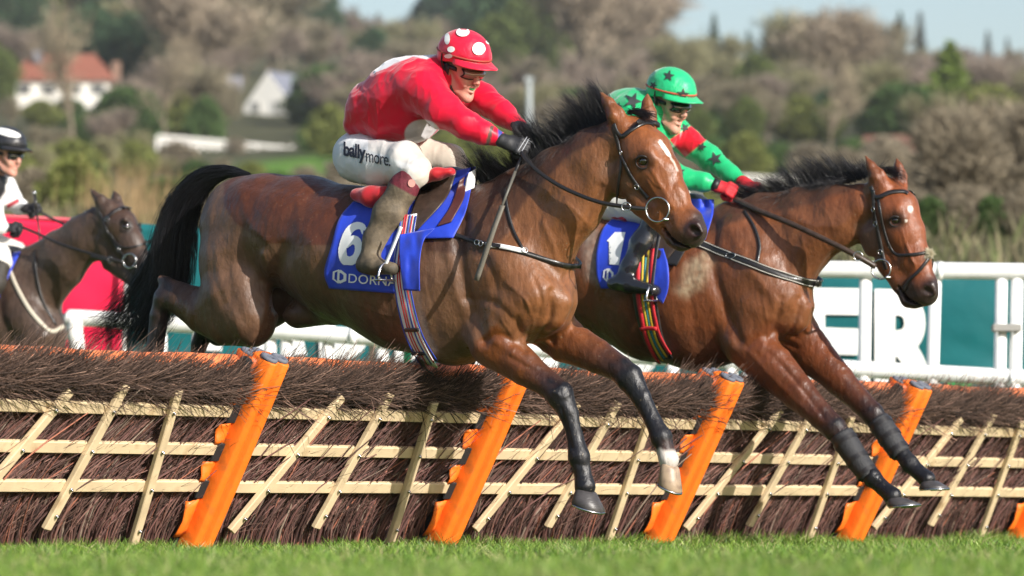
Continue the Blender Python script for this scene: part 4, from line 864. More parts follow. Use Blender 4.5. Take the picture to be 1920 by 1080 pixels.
def tail(fr, root, guide, rad, n, w=0, wisps=(), seed=0, name='tail', r=.00105):
    G = catmull([p[:2] for p in guide], 6); Wd = np.interp(np.linspace(0, 1, len(G)), np.linspace(0, 1, len(rad)), rad)
    P = np.array([fr.P(a, b_, w) for a, b_ in G]); m_ = 14; C = np.zeros((n, m_, 3)); tt = np.linspace(0, 1, len(P))
    off = rng.normal(0, 1, (n, 3)); off /= np.linalg.norm(off, axis=1, keepdims=True); off *= rng.uniform(0, 1, (n, 1)) ** .45; off2 = off + rng.normal(0, .35, (n, 3))
    for j in range(n):
        e = rng.uniform(.45, 1.0) ** .7; s0 = rng.uniform(0, .12); t = np.linspace(s0, e, m_)
        c = np.stack([np.interp(t, tt, P[:, a]) for a in range(3)], 1); rr = np.interp(t, tt, Wd) * P[0][1] / FPX
        k = (t / 1.0)[:, None]; C[j] = c + (off[j] * (1 - k) + off2[j] * k) * rr[:, None] * np.array([1, .8, 1])
        if wisps and rng.uniform() < .22:
            wx, wy = wisps[rng.integers(len(wisps))]; tip = fr.P(wx + rng.normal(0, 16), wy + rng.normal(0, 10), w); q = smoothstep(.55, 1.0, np.linspace(0, 1, m_))[:, None]
            C[j] = C[j] * (1 - q) + tip * q
    C[:, 3:] += np.cumsum(rng.normal(0, .0022, (n, m_ - 3, 3)), axis=1)
    R = np.interp(np.linspace(0, 1, m_), [0, .7, 1], [1, .9, .35])[None, :] * np.full((n, 1), r); V, F = tubes(C, R)
    return mesh_obj(name, V, F, MATS['hair_black'], root)
def forelimb(sh): pass
mat('hoof_dark', (.055, .05, .05), .38, nscale=18, namp=.35, bump=.4, bumps=[(40, 1, (1, 1, 6))])
mat('hoof_pale', (.45, .33, .22), .45, nscale=25, namp=.3, col2=(.16, .11, .08), bump=.3)
# --- horse in front: bay with a blanket clip
f1 = Frame(720, 500, 22.3, 35)
nf1 = [(925, 640, .13, 50, 34), (985, 690, .13, 34, 27), (1030, 722, .12, 25, 22), (1050, 740, .12, 27, 24), (1066, 775, .12, 19, 17), (1078, 818, .12, 16, 14), (1086, 857, .12, 21, 19), (1092, 884, .12, 16, 15), (1097, 912, .12, 21, 20)]
ff1 = [(1010, 590, -.12, 52, 38), (1060, 637, -.13, 42, 30), (1120, 668, -.13, 32, 25), (1163, 692, -.13, 25, 22), (1180, 708, -.13, 27, 23), (1202, 745, -.13, 19, 16), (1224, 788, -.13, 16, 14), (1240, 820, -.13, 21, 19), (1247, 842, -.13, 16.5, 15), (1254, 862, -.13, 20, 19)]
nh1 = [(470, 590, .14, 62, 50), (425, 598, .14, 50, 40), (378, 584, .14, 40, 30), (336, 560, .14, 29, 23), (310, 560, .14, 24, 20), (299, 592, .14, 19, 17), (291, 650, .14, 17, 15), (283, 705, .14, 18, 17), (270, 730, .14, 14.5, 14), (262, 748, .14, 19, 18)]
fh1 = [(500, 560, -.13, 55, 45), (455, 610, -.13, 40, 32), (410, 622, -.13, 27, 23), (388, 612, -.13, 23, 20), (374, 645, -.13, 16, 15), (362, 700, -.13, 14, 13), (354, 745, -.13, 18, 17), (340, 768, -.13, 14.5, 14), (332, 785, -.13, 19, 18)]
def paint1(c, x, y, xr, yr, V, k):
    wob = 5 * (vnoise(V * 12) - .5)
    clip = (.120, .062, .035); full = (.078, .023, .010); warm = (.185, .068, .023)
    c[:] = clip
    c = mixc(c, smoothstep(800, 1010, x) * .8, warm)
    rump = region(x + wob, y + wob, [(418, 300), (420, 385), (440, 418), (500, 455), (560, 460), (700, 462), (760, 450), (760, 300)], 3)
    c = mixc(c, rump * .95, full)
    crest = region(x + wob, y + wob, [(1150, 190), (1140, 245), (1060, 300), (985, 372), (950, 440), (900, 480), (800, 470), (760, 300), (1000, 150)], 5)
    c = mixc(c, crest * .9, (.055, .023, .012))
    legs = region(x, y + wob, [(890, 640), (930, 610), (985, 655), (1010, 625), (1060, 600), (1400, 640), (1400, 1000), (700, 1000), (880, 690)], 6)
    c = mixc(c, legs * .9, (.165, .048, .012))
    gask = region(x + wob, y + wob, [(455, 645), (400, 622), (375, 580), (366, 540), (280, 480), (200, 600), (200, 800), (470, 800)], 8)
    c = mixc(c, gask * .9, (.115, .050, .022))
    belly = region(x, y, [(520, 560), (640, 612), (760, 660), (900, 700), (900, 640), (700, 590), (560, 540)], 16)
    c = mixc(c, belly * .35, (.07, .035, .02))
    head = region(x, y, [(1140, 180), (1150, 250), (1162, 300), (1130, 345), (1230, 480), (1360, 500), (1340, 380), (1240, 180)], 10)
    c = mixc(c, head * .92, (.195, .062, .019))
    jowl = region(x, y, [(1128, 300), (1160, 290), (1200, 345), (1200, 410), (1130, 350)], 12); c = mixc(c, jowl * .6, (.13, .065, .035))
    muz = smoothstep(52, 20, polydist(x, y, [(1322, 425), (1292, 468), (1270, 470)])); c = mixc(c, muz * .93, (.022, .016, .015))
    c = mixc(c, smoothstep(22, 10, np.hypot(x - 1300, y - 431)), (.03, .012, .012))
    eye = smoothstep(26, 13, np.hypot((x - 1206) / 1.2, y - 303)); c = mixc(c, eye * .75, (.05, .022, .013))
    return c
def after1(c, x, y, xr, yr, V, k):
    # white star and snip running down the face (both sides of the midline)
    midl = np.abs(k - .0); px_, py_ = proj(V - k[:, None] * f1.R)
    st = smoothstep(4.4, 2.8, polydist(xr, yr, [(1238, 266), (1245, 276), (1254, 290)])); c = mixc(c, st, (.75, .72, .68))
    st = smoothstep(2.6, 1.0, polydist(xr, yr, [(1254, 290), (1264, 306), (1270, 320)])); c = mixc(c, st * .7, (.65, .58, .52))
    sock = smoothstep(843, 853, yr + 8 * vnoise(V * 40)) * (k < 0) * (xr > 1210) * (yr < 960); c = mixc(c, sock * .9, (.55, .5, .46))
    return c
H1 = dict(name='a', frame=f1, h=.0078, coat=(.15, .08, .045), origin=f1.C, legs=[(nf1, [0, .25, .8, 1, 1, 1, 1, 1, 1]), (ff1, [0, 0, .45, .9, 1, 1, 1, 1, .9, .6]), (nh1, [0, 0, .1, .55, .85, .9, 1, 1, 1, 1]), (fh1, [0, .5, .9, 1, 1, 1, 1, 1, 1, 1])],
    paint=paint1, after=after1,
    label='bay racehorse with a white star and number 6 cloth leaping the hurdle in front', group='racehorses jumping the hurdles',
    chains=[dict(n=[(458, 410, 0, 80, 78), (500, 420, 0, 92, 96), (570, 440, 0, 108, 108), (660, 478, 0, 126, 122), (760, 505, 0, 148, 128), (855, 520, 0, 162, 118), (925, 510, 0, 152, 98), (985, 540, 0, 112, 84), (1010, 560, 0, 80, 70)], k=.03, kin=.05),
            dict(n=[(425, 425, .10, 52, 46), (440, 480, .12, 70, 52), (442, 550, .14, 74, 50), (458, 595, .14, 48, 40)], k=.06, kin=.05),
            dict(n=[(500, 440, -.10, 60, 46), (500, 500, -.12, 66, 50), (510, 560, -.13, 60, 48)], k=.06, kin=.04),
            dict(n=nh1, k=.045, kin=.012), dict(n=fh1, k=.045, kin=.012),
            dict(n=[(345, 556, .14, 14, 12), (312, 530, .14, 12, 11), (303, 524, .14, 9, 9)], k=.03),     # point of hock
            dict(n=[(372, 560, .14, 20, 14), (325, 537, .14, 8, 7)], k=.03),
            dict(n=[(412, 600, -.13, 12, 10), (378, 590, -.13, 10, 9)], k=.03),
            dict(n=[(560, 590, 0, 26, 34), (620, 588, 0, 20, 26)], k=.05),                                 # sheath
            # shoulder, breast and neck
            dict(n=[(905, 430, .12, 62, 34), (950, 500, .15, 60, 36), (1000, 560, .14, 50, 36)], k=.06, kin=.03),
            dict(n=[(905, 430, -.12, 62, 34), (950, 500, -.15, 60, 36), (1000, 560, -.14, 50, 36)], k=.06, kin=.03),
            dict(n=[(960, 575, .15, 50, 34), (915, 640, .14, 52, 36)], k=.05, kin=.03),
            dict(n=[(960, 575, -.15, 50, 34), (945, 620, -.14, 46, 34)], k=.05, kin=.03),
            dict(n=[(1030, 560, .055, 50, 34), (1022, 590, .06, 44, 30)], k=.03), dict(n=[(1040, 560, -.055, 46, 32), (1035, 590, -.06, 42, 28)], k=.03),
            dict(n=nf1, k=.035, kin=.012), dict(n=ff1, k=.035, kin=.012),
            dict(n=[(940, 460, 0, 128, 72), (1000, 410, 0, 104, 58), (1062, 352, 0, 82, 47), (1120, 298, 0, 61, 41), (1160, 264, 0, 46, 36)], k=.06, kin=.05),
            dict(n=[(1010, 480, .03, 60, 44), (1085, 400, .03, 40, 34), (1130, 340, .02, 30, 28)], k=.06, kin=.03),
            # head
            dict(n=[(1186, 252, 0, 36, 36), (1214, 288, 0, 45, 42), (1236, 330, 0, 43, 34), (1258, 375, 0, 36, 25), (1280, 414, 0, 30, 22)], k=.03, kin=.04),
            dict(n=[(1288, 420, 0, 34, 29), (1296, 436, 0, 31, 29)], k=.03),
            dict(n=[(1176, 318, .035, 47, 20), (1190, 345, .03, 44, 18)], k=.03, kin=.03), dict(n=[(1176, 318, -.035, 47, 20), (1190, 345, -.03, 44, 18)], k=.03, kin=.03),
            dict(n=[(1196, 370, .02, 32, 18), (1236, 408, .01, 22, 16), (1268, 445, 0, 19, 18), (1277, 456, 0, 15, 17)], k=.03, kin=.03),
            dict(n=[(1213, 284, .085, 11, 8), (1224, 300, .08, 10, 7)], k=.03), dict(n=[(1213, 284, -.085, 11, 8), (1224, 300, -.08, 10, 7)], k=.03),
            dict(n=[(1225, 325, .058, 7, 5), (1262, 385, .04, 5, 4)], k=.025), dict(n=[(1225, 325, -.058, 7, 5), (1262, 385, -.04, 5, 4)], k=.025),
            dict(n=[(1206, 303, .095, 9.5, 6)], k=.01, op='sub'), dict(n=[(1200, 303, -.1, 9.5, 6)], k=.01, op='sub'),
            dict(n=[(1303, 424, .050, 15, 10), (1311, 437, .045, 11, 8)], k=.02), dict(n=[(1303, 424, -.050, 15, 10), (1311, 437, -.045, 11, 8)], k=.02),
            dict(n=[(1297, 432, .072, 10, 9), (1305, 436, .060, 8, 9)], k=.008, op='sub'), dict(n=[(1302, 430, -.072, 9, 9)], k=.006, op='sub'),
            dict(n=[(1240, 428, .06, 2.5, 26), (1262, 452, .05, 2.8, 26), (1290, 464, .03, 2.4, 22)], k=.008, op='sub'),
            # ears
            dict(n=[(1168, 240, .055, 20, 17), (1154, 216, .065, 18, 14), (1140, 193, .068, 11, 9), (1127, 174, .068, 3.2, 3)], k=.02, kin=.02),
            dict(n=[(1217, 236, -.075, 18, 16), (1215, 212, -.085, 16, 13), (1213, 192, -.088, 10, 8), (1214, 176, -.088, 3, 3)], k=.02, kin=.02),
            dict(n=[(1180, 236, .105, 11, 11), (1163, 212, .10, 10, 9), (1146, 192, .09, 5, 5)], k=.006, op='sub'),
            dict(n=[(1228, 222, -.055, 8, 9), (1223, 200, -.06, 6, 6)], k=.006, op='sub')],
    creases=[([(1128, 352), (1105, 400), (1085, 450), (1062, 520)], 7, -.010), ([(870, 410), (862, 470), (872, 540), (895, 600), (905, 640)], 12, -.016),
             ([(905, 640), (940, 628), (985, 655)], 7, -.008), ([(970, 600), (985, 650)], 7, -.009), ([(1035, 545), (1030, 600), (1008, 640)], 6, -.014),
             ([(900, 430), (940, 500), (975, 560)], 12, .006), ([(870, 560), (930, 570), (975, 620)], 7, -.006), ([(535, 470), (515, 530), (520, 575)], 14, -.016), ([(495, 480), (505, 540), (490, 600), (470, 640)], 10, .010),
             ([(420, 480), (430, 540), (455, 600)], 10, -.006), ([(960, 672), (1010, 700), (1040, 722)], 5, -.005), ([(930, 640), (960, 660), (1000, 690)], 9, .005),
             ([(600, 500), (700, 520), (780, 545)], 14, -.003), ([(560, 370), (560, 420), (585, 455)], 12, .006), ([(470, 345), (520, 350), (600, 372)], 12, -.006),
             ([(1150, 300), (1152, 340), (1185, 395)], 6, -.006), ([(1222, 318), (1262, 388)], 4, .004), ([(1200, 345), (1240, 395), (1252, 420)], 9, -.004),
             ([(985, 560), (1000, 600), (990, 640)], 3, .003), ([(950, 530), (985, 560), (995, 590)], 3, .003), ([(1215, 340), (1232, 368), (1250, 380)], 3, .003), ([(640, 560), (720, 590), (800, 600)], 3, .002), ([(1212, 325), (1228, 345), (1244, 352)], 2, .002), ([(1180, 300), (1188, 330), (1200, 350)], 8, .004), ([(1262, 350), (1276, 380), (1290, 400)], 5, -.003), ([(1270, 445), (1290, 452)], 3, -.002), ([(940, 600), (965, 640), (960, 665)], 2.5, .003), ([(1000, 520), (1015, 560), (1010, 590)], 4, -.005), ([(900, 470), (930, 540), (925, 600)], 8, -.005), ([(840, 440), (850, 520), (870, 580)], 10, .005), ([(640, 390), (700, 400), (760, 420)], 12, -.003), ([(450, 360), (470, 420), (500, 450)], 9, .005), ([(1052, 765), (1062, 800), (1072, 840)], 3, -.006), ([(1040, 735), (1056, 745), (1066, 738)], 4, .004), ([(1190, 742), (1210, 780), (1228, 812)], 3, -.006), ([(1078, 870), (1100, 874)], 3, -.004), ([(1010, 700), (1035, 716)], 3, .004), ([(395, 460), (400, 520), (420, 570)], 7, -.004), ([(1060, 380), (1085, 400), (1100, 420)], 3, .0025), ([(1020, 420), (1040, 470), (1050, 520)], 6, .005),
             ([(800, 480), (806, 560), (826, 640)], 9, -.003), ([(740, 500), (746, 570), (764, 630)], 9, -.003), ([(680, 500), (690, 560), (706, 610)], 9, -.003)],
    eyes=[(1207, 303, 12.5)],
    hooves=[((1099, 918), (1131, 962), (1072, 938), .12, 20), ((1256, 870), (1276, 926), (1234, 902), -.13, 19), ((262, 752), (240, 790), (222, 752), .14, 18), ((332, 790), (308, 826), (292, 792), -.13, 18)])
for i_, hf in enumerate(H1['hooves']): H1['hooves'][i_] = hf
def finish_horse(S, pale=()):
    hs = S['hooves']; S['hooves'] = [h for h in hs]
    S['hooves'] = []; root = build_horse(S)
    for i, h in enumerate(hs): make_hoof(S['frame'], *h, root, MATS['hoof_pale' if i in pale else 'hoof_dark'])
    return root
h1 = finish_horse(H1, pale=(1,))
mane(f1, h1, [(905, 345, 880, 300, .05), (930, 345, 905, 290, .06), (960, 335, 925, 300, .06), (985, 315, 950, 255, .03), (1010, 300, 975, 225, .02), (1040, 285, 1000, 235, .02), (1070, 265, 1030, 225, .02), (1095, 250, 1055, 195, .0), (1120, 232, 1085, 175, -.01), (1145, 222, 1108, 160, -.02), (1165, 215, 1120, 190, -.02)], 5600, 3)
mane(f1, h1, [(960, 335, 930, 380, .14), (1000, 310, 960, 345, .12), (1040, 285, 1005, 318, .10), (1085, 255, 1050, 285, .08), (1130, 230, 1105, 252, .07)], 1300, 5, name='mane_underside')
mane(f1, h1, [(1175, 212, 1195, 200, .02), (1190, 210, 1222, 222, .0), (1200, 214, 1236, 232, -.01)], 420, 4, name='forelock')
tail(f1, h1, [(468, 330), (425, 322), (375, 343), (338, 400), (326, 470), (318, 540), (285, 600), (240, 640)], [6, 12, 24, 32, 36, 33, 26, 18], 3400, wisps=[(190, 600), (175, 640), (205, 625), (225, 655), (230, 560), (260, 660)])
# --- second horse, behind and to the right
f2 = Frame(1300, 540, 24.7, 33)
nf2 = [(1400, 640, .12, 50, 34), (1445, 684, .12, 44, 30), (1495, 735, .12, 34, 25), (1540, 780, .12, 25, 21), (1564, 803, .12, 24, 20), (1588, 832, .12, 19, 15), (1616, 871, .12, 16, 14), (1636, 896, .12, 18, 16), (1656, 915, .12, 14.5, 13), (1674, 930, .12, 18, 17)]
ff2 = [(1480, 610, -.11, 50, 32), (1525, 665, -.12, 40, 27), (1575, 715, -.12, 30, 23), (1615, 755, -.12, 23, 19), (1636, 776, -.12, 22, 18), (1660, 808, -.12, 17, 14), (1688, 848, -.12, 15, 13), (1706, 870, -.12, 17, 15), (1722, 885, -.12, 14, 13), (1738, 899, -.12, 17, 16)]
nh2 = [(985, 540, .13, 55, 44), (960, 590, .14, 40, 32), (910, 600, .14, 28, 22), (870, 585, .14, 22, 18), (850, 592, .14, 19, 16), (832, 625, .14, 14, 13), (800, 665, .14, 13, 12), (782, 692, .14, 16, 15), (765, 705, .14, 13, 13), (752, 716, .14, 17, 16)]
fh2 = [(1010, 540, -.12, 50, 40), (985, 600, -.12, 38, 30), (940, 622, -.12, 26, 21), (905, 618, -.12, 20, 17), (890, 650, -.12, 14, 13), (870, 700, -.12, 12, 12), (856, 725, -.12, 15, 14), (840, 740, -.12, 13, 12), (828, 750, -.12, 16, 15)]
def paint2(c, x, y, xr, yr, V, k):
    wob = 5 * (vnoise(V * 12) - .5)
    c[:] = (.142, .045, .016)
    c = mixc(c, region(x, y, [(1480, 370), (1430, 420), (1380, 480), (1380, 600), (1520, 640), (1560, 480), (1610, 440), (1600, 400)], 25) * .7, (.165, .062, .026))
    c = mixc(c, region(x + wob, y + wob, [(1640, 325), (1600, 352), (1520, 385), (1440, 400), (1380, 415), (1300, 440), (1200, 380), (1500, 300)], 6) * .85, (.060, .026, .014))
    c = mixc(c, region(x, y + wob, [(1392, 640), (1440, 600), (1500, 610), (1560, 640), (1900, 700), (1800, 1000), (1300, 1000), (1380, 700)], 8) * .9, (.125, .034, .010))
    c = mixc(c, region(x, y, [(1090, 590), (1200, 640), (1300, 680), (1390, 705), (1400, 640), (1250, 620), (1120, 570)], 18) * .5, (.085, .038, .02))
    c = mixc(c, region(x, y, [(1650, 300), (1655, 380), (1690, 500), (1740, 590), (1790, 540), (1700, 330)], 10) * .85, (.20, .056, .019))
    c = mixc(c, region(x, y, [(1604, 420), (1640, 400), (1655, 440), (1655, 500), (1610, 470)], 10) * .7, (.10, .06, .04))
    c = mixc(c, smoothstep(46, 18, polydist(x, y, [(1757, 545), (1725, 575), (1698, 560)])) * .93, (.020, .015, .014))
    c = mixc(c, smoothstep(24, 11, np.hypot((x - 1679) / 1.2, y - 414)) * .8, (.035, .018, .012))
    mud = region(x + wob * 3, y + wob * 3, [(1262, 540), (1285, 500), (1325, 462), (1335, 490), (1318, 545), (1285, 556)], 14); c = mixc(c, mud * .65 * (.5 + vnoise(V * 60)), (.36, .28, .18))
    mud = region(x + wob * 3, y + wob * 3, [(1090, 430), (1120, 420), (1125, 535), (1095, 520)], 10); c = mixc(c, mud * .45 * (.5 + vnoise(V * 60)), (.36, .30, .24))
    return c
def after2(c, x, y, xr, yr, V, k):
    c = mixc(c, smoothstep(6.5, 3.5, np.hypot(xr - 1707, (yr - 392) / 1.2)), (.6, .55, .5)); c = mixc(c, smoothstep(3.5, 2, np.hypot(xr - 1699, yr - 414)), (.55, .5, .45))
    return c
H2 = dict(name='b', frame=f2, h=.0085, coat=(.15, .062, .027), origin=f2.C, legs=[(nf2, [0, 0, .25, .6, .9, 1, 1, 1, 1, 1]), (ff2, [0, 0, .25, .6, .9, 1, 1, 1, 1, 1]), (nh2, [0, .2, .5, .9, 1, 1, 1, 1, 1, 1]), (fh2, [0, .2, .5, .9, 1, 1, 1, 1, 1, 1])],
    paint=paint2, after=after2,
    label='bay racehorse leading on the right with the number 1 cloth and black shin boots', group='racehorses jumping the hurdles',
    chains=[dict(n=[(960, 470, 0, 72, 70), (1000, 478, 0, 84, 88), (1070, 492, 0, 100, 98), (1150, 515, 0, 122, 112), (1230, 535, 0, 140, 114), (1310, 545, 0, 149, 106), (1375, 535, 0, 142, 88), (1430, 545, 0, 118, 74), (1462, 560, 0, 80, 60)], k=.03, kin=.05),
            dict(n=[(955, 470, .10, 50, 42), (958, 530, .12, 62, 46), (970, 580, .13, 50, 38)], k=.06, kin=.05), dict(n=[(985, 470, -.10, 50, 42), (990, 530, -.12, 62, 46), (1000, 580, -.13, 46, 38)], k=.06, kin=.05),
            dict(n=nh2, k=.045), dict(n=fh2, k=.045), dict(n=[(880, 582, .14, 13, 11), (850, 568, .14, 9, 9)], k=.03), dict(n=[(915, 612, -.12, 12, 10), (886, 600, -.12, 9, 9)], k=.03),
            dict(n=[(1370, 440, .12, 55, 28), (1415, 510, .14, 54, 30), (1458, 568, .12, 48, 32)], k=.06, kin=.03), dict(n=[(1370, 440, -.12, 55, 28), (1415, 510, -.14, 54, 30), (1458, 568, -.12, 48, 32)], k=.06, kin=.03),
            dict(n=[(1420, 580, .14, 48, 30), (1392, 640, .13, 46, 32)], k=.05, kin=.03), dict(n=[(1440, 580, -.14, 46, 30), (1430, 620, -.13, 44, 30)], k=.05, kin=.03),
            dict(n=[(1482, 570, .045, 46, 30), (1478, 600, .05, 42, 28)], k=.03), dict(n=[(1490, 570, -.045, 42, 28), (1486, 600, -.05, 38, 26)], k=.03),
            dict(n=nf2, k=.035), dict(n=ff2, k=.035),
            dict(n=[(1400, 480, 0, 112, 66), (1450, 452, 0, 94, 52), (1512, 426, 0, 76, 42), (1570, 406, 0, 60, 37), (1618, 390, 0, 48, 34)], k=.06, kin=.05),
            dict(n=[(1478, 500, .03, 58, 38), (1540, 445, .03, 36, 30), (1585, 425, .02, 30, 26)], k=.06, kin=.03),
            dict(n=[(1652, 360, 0, 34, 32), (1680, 396, 0, 42, 37), (1697, 440, 0, 38, 29), (1714, 488, 0, 32, 22), (1728, 525, 0, 27, 20)], k=.03, kin=.04),
            dict(n=[(1732, 538, 0, 29, 25), (1734, 550, 0, 26, 25)], k=.03),
            dict(n=[(1646, 432, .03, 44, 18), (1655, 462, .026, 40, 16)], k=.03, kin=.03), dict(n=[(1646, 432, -.03, 44, 18), (1655, 462, -.026, 40, 16)], k=.03, kin=.03),
            dict(n=[(1664, 485, .02, 30, 16), (1690, 530, .01, 19, 14), (1706, 560, 0, 16, 15), (1716, 566, 0, 13, 14)], k=.03, kin=.03),
            dict(n=[(1686, 394, .078, 9, 7), (1694, 410, .074, 8, 6)], k=.03), dict(n=[(1686, 394, -.078, 9, 7), (1694, 410, -.074, 8, 6)], k=.03),
            dict(n=[(1690, 430, .055, 6, 4), (1716, 500, .035, 4, 3)], k=.025),
            dict(n=[(1679, 414, .088, 8, 5)], k=.01, op='sub'), dict(n=[(1679, 414, -.088, 8, 5)], k=.01, op='sub'),
            dict(n=[(1742, 535, .045, 13, 8), (1748, 550, .04, 10, 7)], k=.02), dict(n=[(1742, 535, -.045, 13, 8), (1748, 550, -.04, 10, 7)], k=.02),
            dict(n=[(1735, 545, .070, 8, 8), (1744, 549, .06, 6, 7)], k=.006, op='sub'), dict(n=[(1740, 545, -.066, 8, 8)], k=.006, op='sub'),
            dict(n=[(1684, 538, .05, 2.2, 22), (1700, 560, .04, 2.5, 22), (1724, 572, .03, 2.0, 20)], k=.008, op='sub'),
            dict(n=[(1656, 352, .05, 19, 15), (1644, 330, .058, 16, 12), (1633, 311, .06, 9, 8), (1623, 293, .06, 3, 3)], k=.02, kin=.02),
            dict(n=[(1688, 352, -.07, 15, 14), (1688, 330, -.075, 13, 11), (1684, 312, -.078, 8, 7), (1681, 298, -.078, 3, 3)], k=.02, kin=.02),
            dict(n=[(1668, 348, .095, 10, 10), (1654, 328, .09, 8, 8), (1640, 310, .08, 4, 4)], k=.006, op='sub'), dict(n=[(1695, 340, -.05, 7, 7), (1692, 318, -.055, 5, 5)], k=.006, op='sub')],
    creases=[([(1590, 470), (1560, 480), (1535, 520), (1520, 570)], 6, -.010), ([(1340, 420), (1335, 490), (1352, 560), (1385, 640)], 11, -.018), ([(1400, 650), (1430, 630), (1475, 650)], 6, -.008),
             ([(1370, 430), (1405, 500), (1450, 560)], 11, .006), ([(1465, 560), (1455, 610), (1440, 640)], 6, -.010), ([(1430, 560), (1440, 620), (1425, 660)], 3, .003), ([(1500, 560), (1492, 600), (1478, 630)], 5, -.010),
             ([(1440, 660), (1500, 720), (1545, 775)], 6, -.005), ([(1405, 660), (1460, 720), (1520, 780)], 5, .004), ([(1612, 420), (1610, 465), (1640, 505)], 5, -.006), ([(1690, 430), (1716, 500)], 3, .004),
             ([(1480, 400), (1520, 420), (1570, 425)], 8, .004), ([(1500, 430), (1480, 480), (1470, 530)], 8, -.005), ([(1290, 480), (1292, 560), (1306, 640)], 8, -.003), ([(1185, 560), (1190, 610), (1200, 640)], 8, -.003),
             ([(1540, 390), (1555, 405), (1560, 425)], 2.5, .002), ([(1470, 690), (1510, 738), (1545, 785)], 3, -.005), ([(1550, 690), (1590, 735), (1625, 770)], 3, -.005), ([(1640, 905), (1660, 910)], 3, -.003), ([(1500, 440), (1510, 480), (1495, 520)], 2.5, .002), ([(1700, 460), (1712, 490), (1730, 500)], 2.5, .003)],
    eyes=[(1680, 414, 10)],
    hooves=[((1678, 934), (1725, 945), (1664, 952), .12, 17), ((1742, 902), (1779, 915), (1722, 918), -.12, 16), ((752, 720), (735, 750), (722, 722), .14, 16), ((828, 754), (812, 780), (798, 756), -.12, 15)])
h2 = finish_horse(H2)
mane(f2, h2, [(1400, 372, 1350, 362, .02), (1440, 372, 1405, 345, .02), (1475, 368, 1440, 332, .02), (1510, 358, 1478, 312, .01), (1545, 350, 1512, 300, .0), (1580, 342, 1550, 300, .0), (1610, 336, 1585, 302, .0), (1632, 328, 1612, 300, .0)], 3000, 13)
mane(f2, h2, [(1420, 376, 1380, 388, .09), (1480, 368, 1445, 378, .08), (1540, 350, 1505, 358, .07), (1600, 338, 1570, 345, .06)], 900, 15, name='mane_underside')
mane(f2, h2, [(1645, 322, 1665, 308, .0), (1660, 318, 1690, 330, .0), (1668, 322, 1702, 345, -.01)], 350, 14, name='forelock')
tail(f2, h2, [(975, 400), (940, 396), (900, 420), (870, 470), (858, 530), (850, 590)], [7, 14, 28, 36, 38, 30], 1200)
# feather of hair behind the fetlocks
for fr_, rt_, lst in ((f1, h1, [(1080, 872, .12), (1233, 830, -.13)]), (f2, h2, [(1628, 905, .12), (1699, 877, -.12)])):
    for (x, y, w_) in lst:
        n = 130; c = fr_.P(x, y, w_); P0 = c + rng.normal(0, .010, (n, 3)); D = -fr_.F * .6 + np.array([0, 0, -.9]) + rng.normal(0, .25, (n, 3)); D /= np.linalg.norm(D, axis=1, keepdims=True)
        V, F = strands(P0, D, rng.uniform(.015, .045, n), np.full(n, .0008), seg=3, bend=rng.normal(0, .008, (n, 3))); mesh_obj('fetlock_hair', V, F, MATS['hair_black'], rt_)
# --- third horse, galloping up to the hurdle behind
f3 = Frame(-60, 580, 30.0, 35)
def leg3(x0, y0, w, pts, rr): return [(x0, y0, w, rr[0], rr[0] * .75)] + [(a, b_, w, r, r * .9) for (a, b_), r in zip(pts, rr[1:])]
nf3 = leg3(40, 690, .12, [(62, 740), (74, 775), (80, 790), (84, 830), (86, 870), (92, 893), (102, 912), (108, 925)], [34, 26, 18, 17, 13, 11, 13, 11, 14])
ff3 = leg3(75, 690, -.12, [(115, 715), (150, 738), (158, 755), (150, 790), (138, 825), (132, 842), (122, 856), (116, 866)], [34, 26, 18, 17, 13, 11, 13, 11, 14])
nh3 = leg3(-330, 640, .13, [(-320, 730), (-355, 790), (-362, 805), (-345, 860), (-325, 910), (-318, 935), (-306, 955), (-298, 965)], [58, 32, 19, 17, 13, 12, 14, 11, 14])
fh3 = leg3(-290, 640, -.13, [(-260, 730), (-270, 800), (-272, 815), (-240, 860), (-205, 900), (-195, 918), (-180, 930), (-170, 940)], [58, 32, 19, 17, 13, 12, 14, 11, 14])
def paint3(c, x, y, xr, yr, V, k):
    c[:] = (.066, .040, .028); c = mixc(c, region(x, y, [(185, 350), (200, 420), (290, 560), (320, 500), (240, 350)], 10) * .6, (.05, .028, .02))
    c = mixc(c, smoothstep(45, 18, polydist(x, y, [(285, 500), (270, 530)])) * .8, (.02, .014, .013)); return mixc(c, smoothstep(18, 9, np.hypot(x - 237, y - 425)) * .6, (.02, .014, .012))
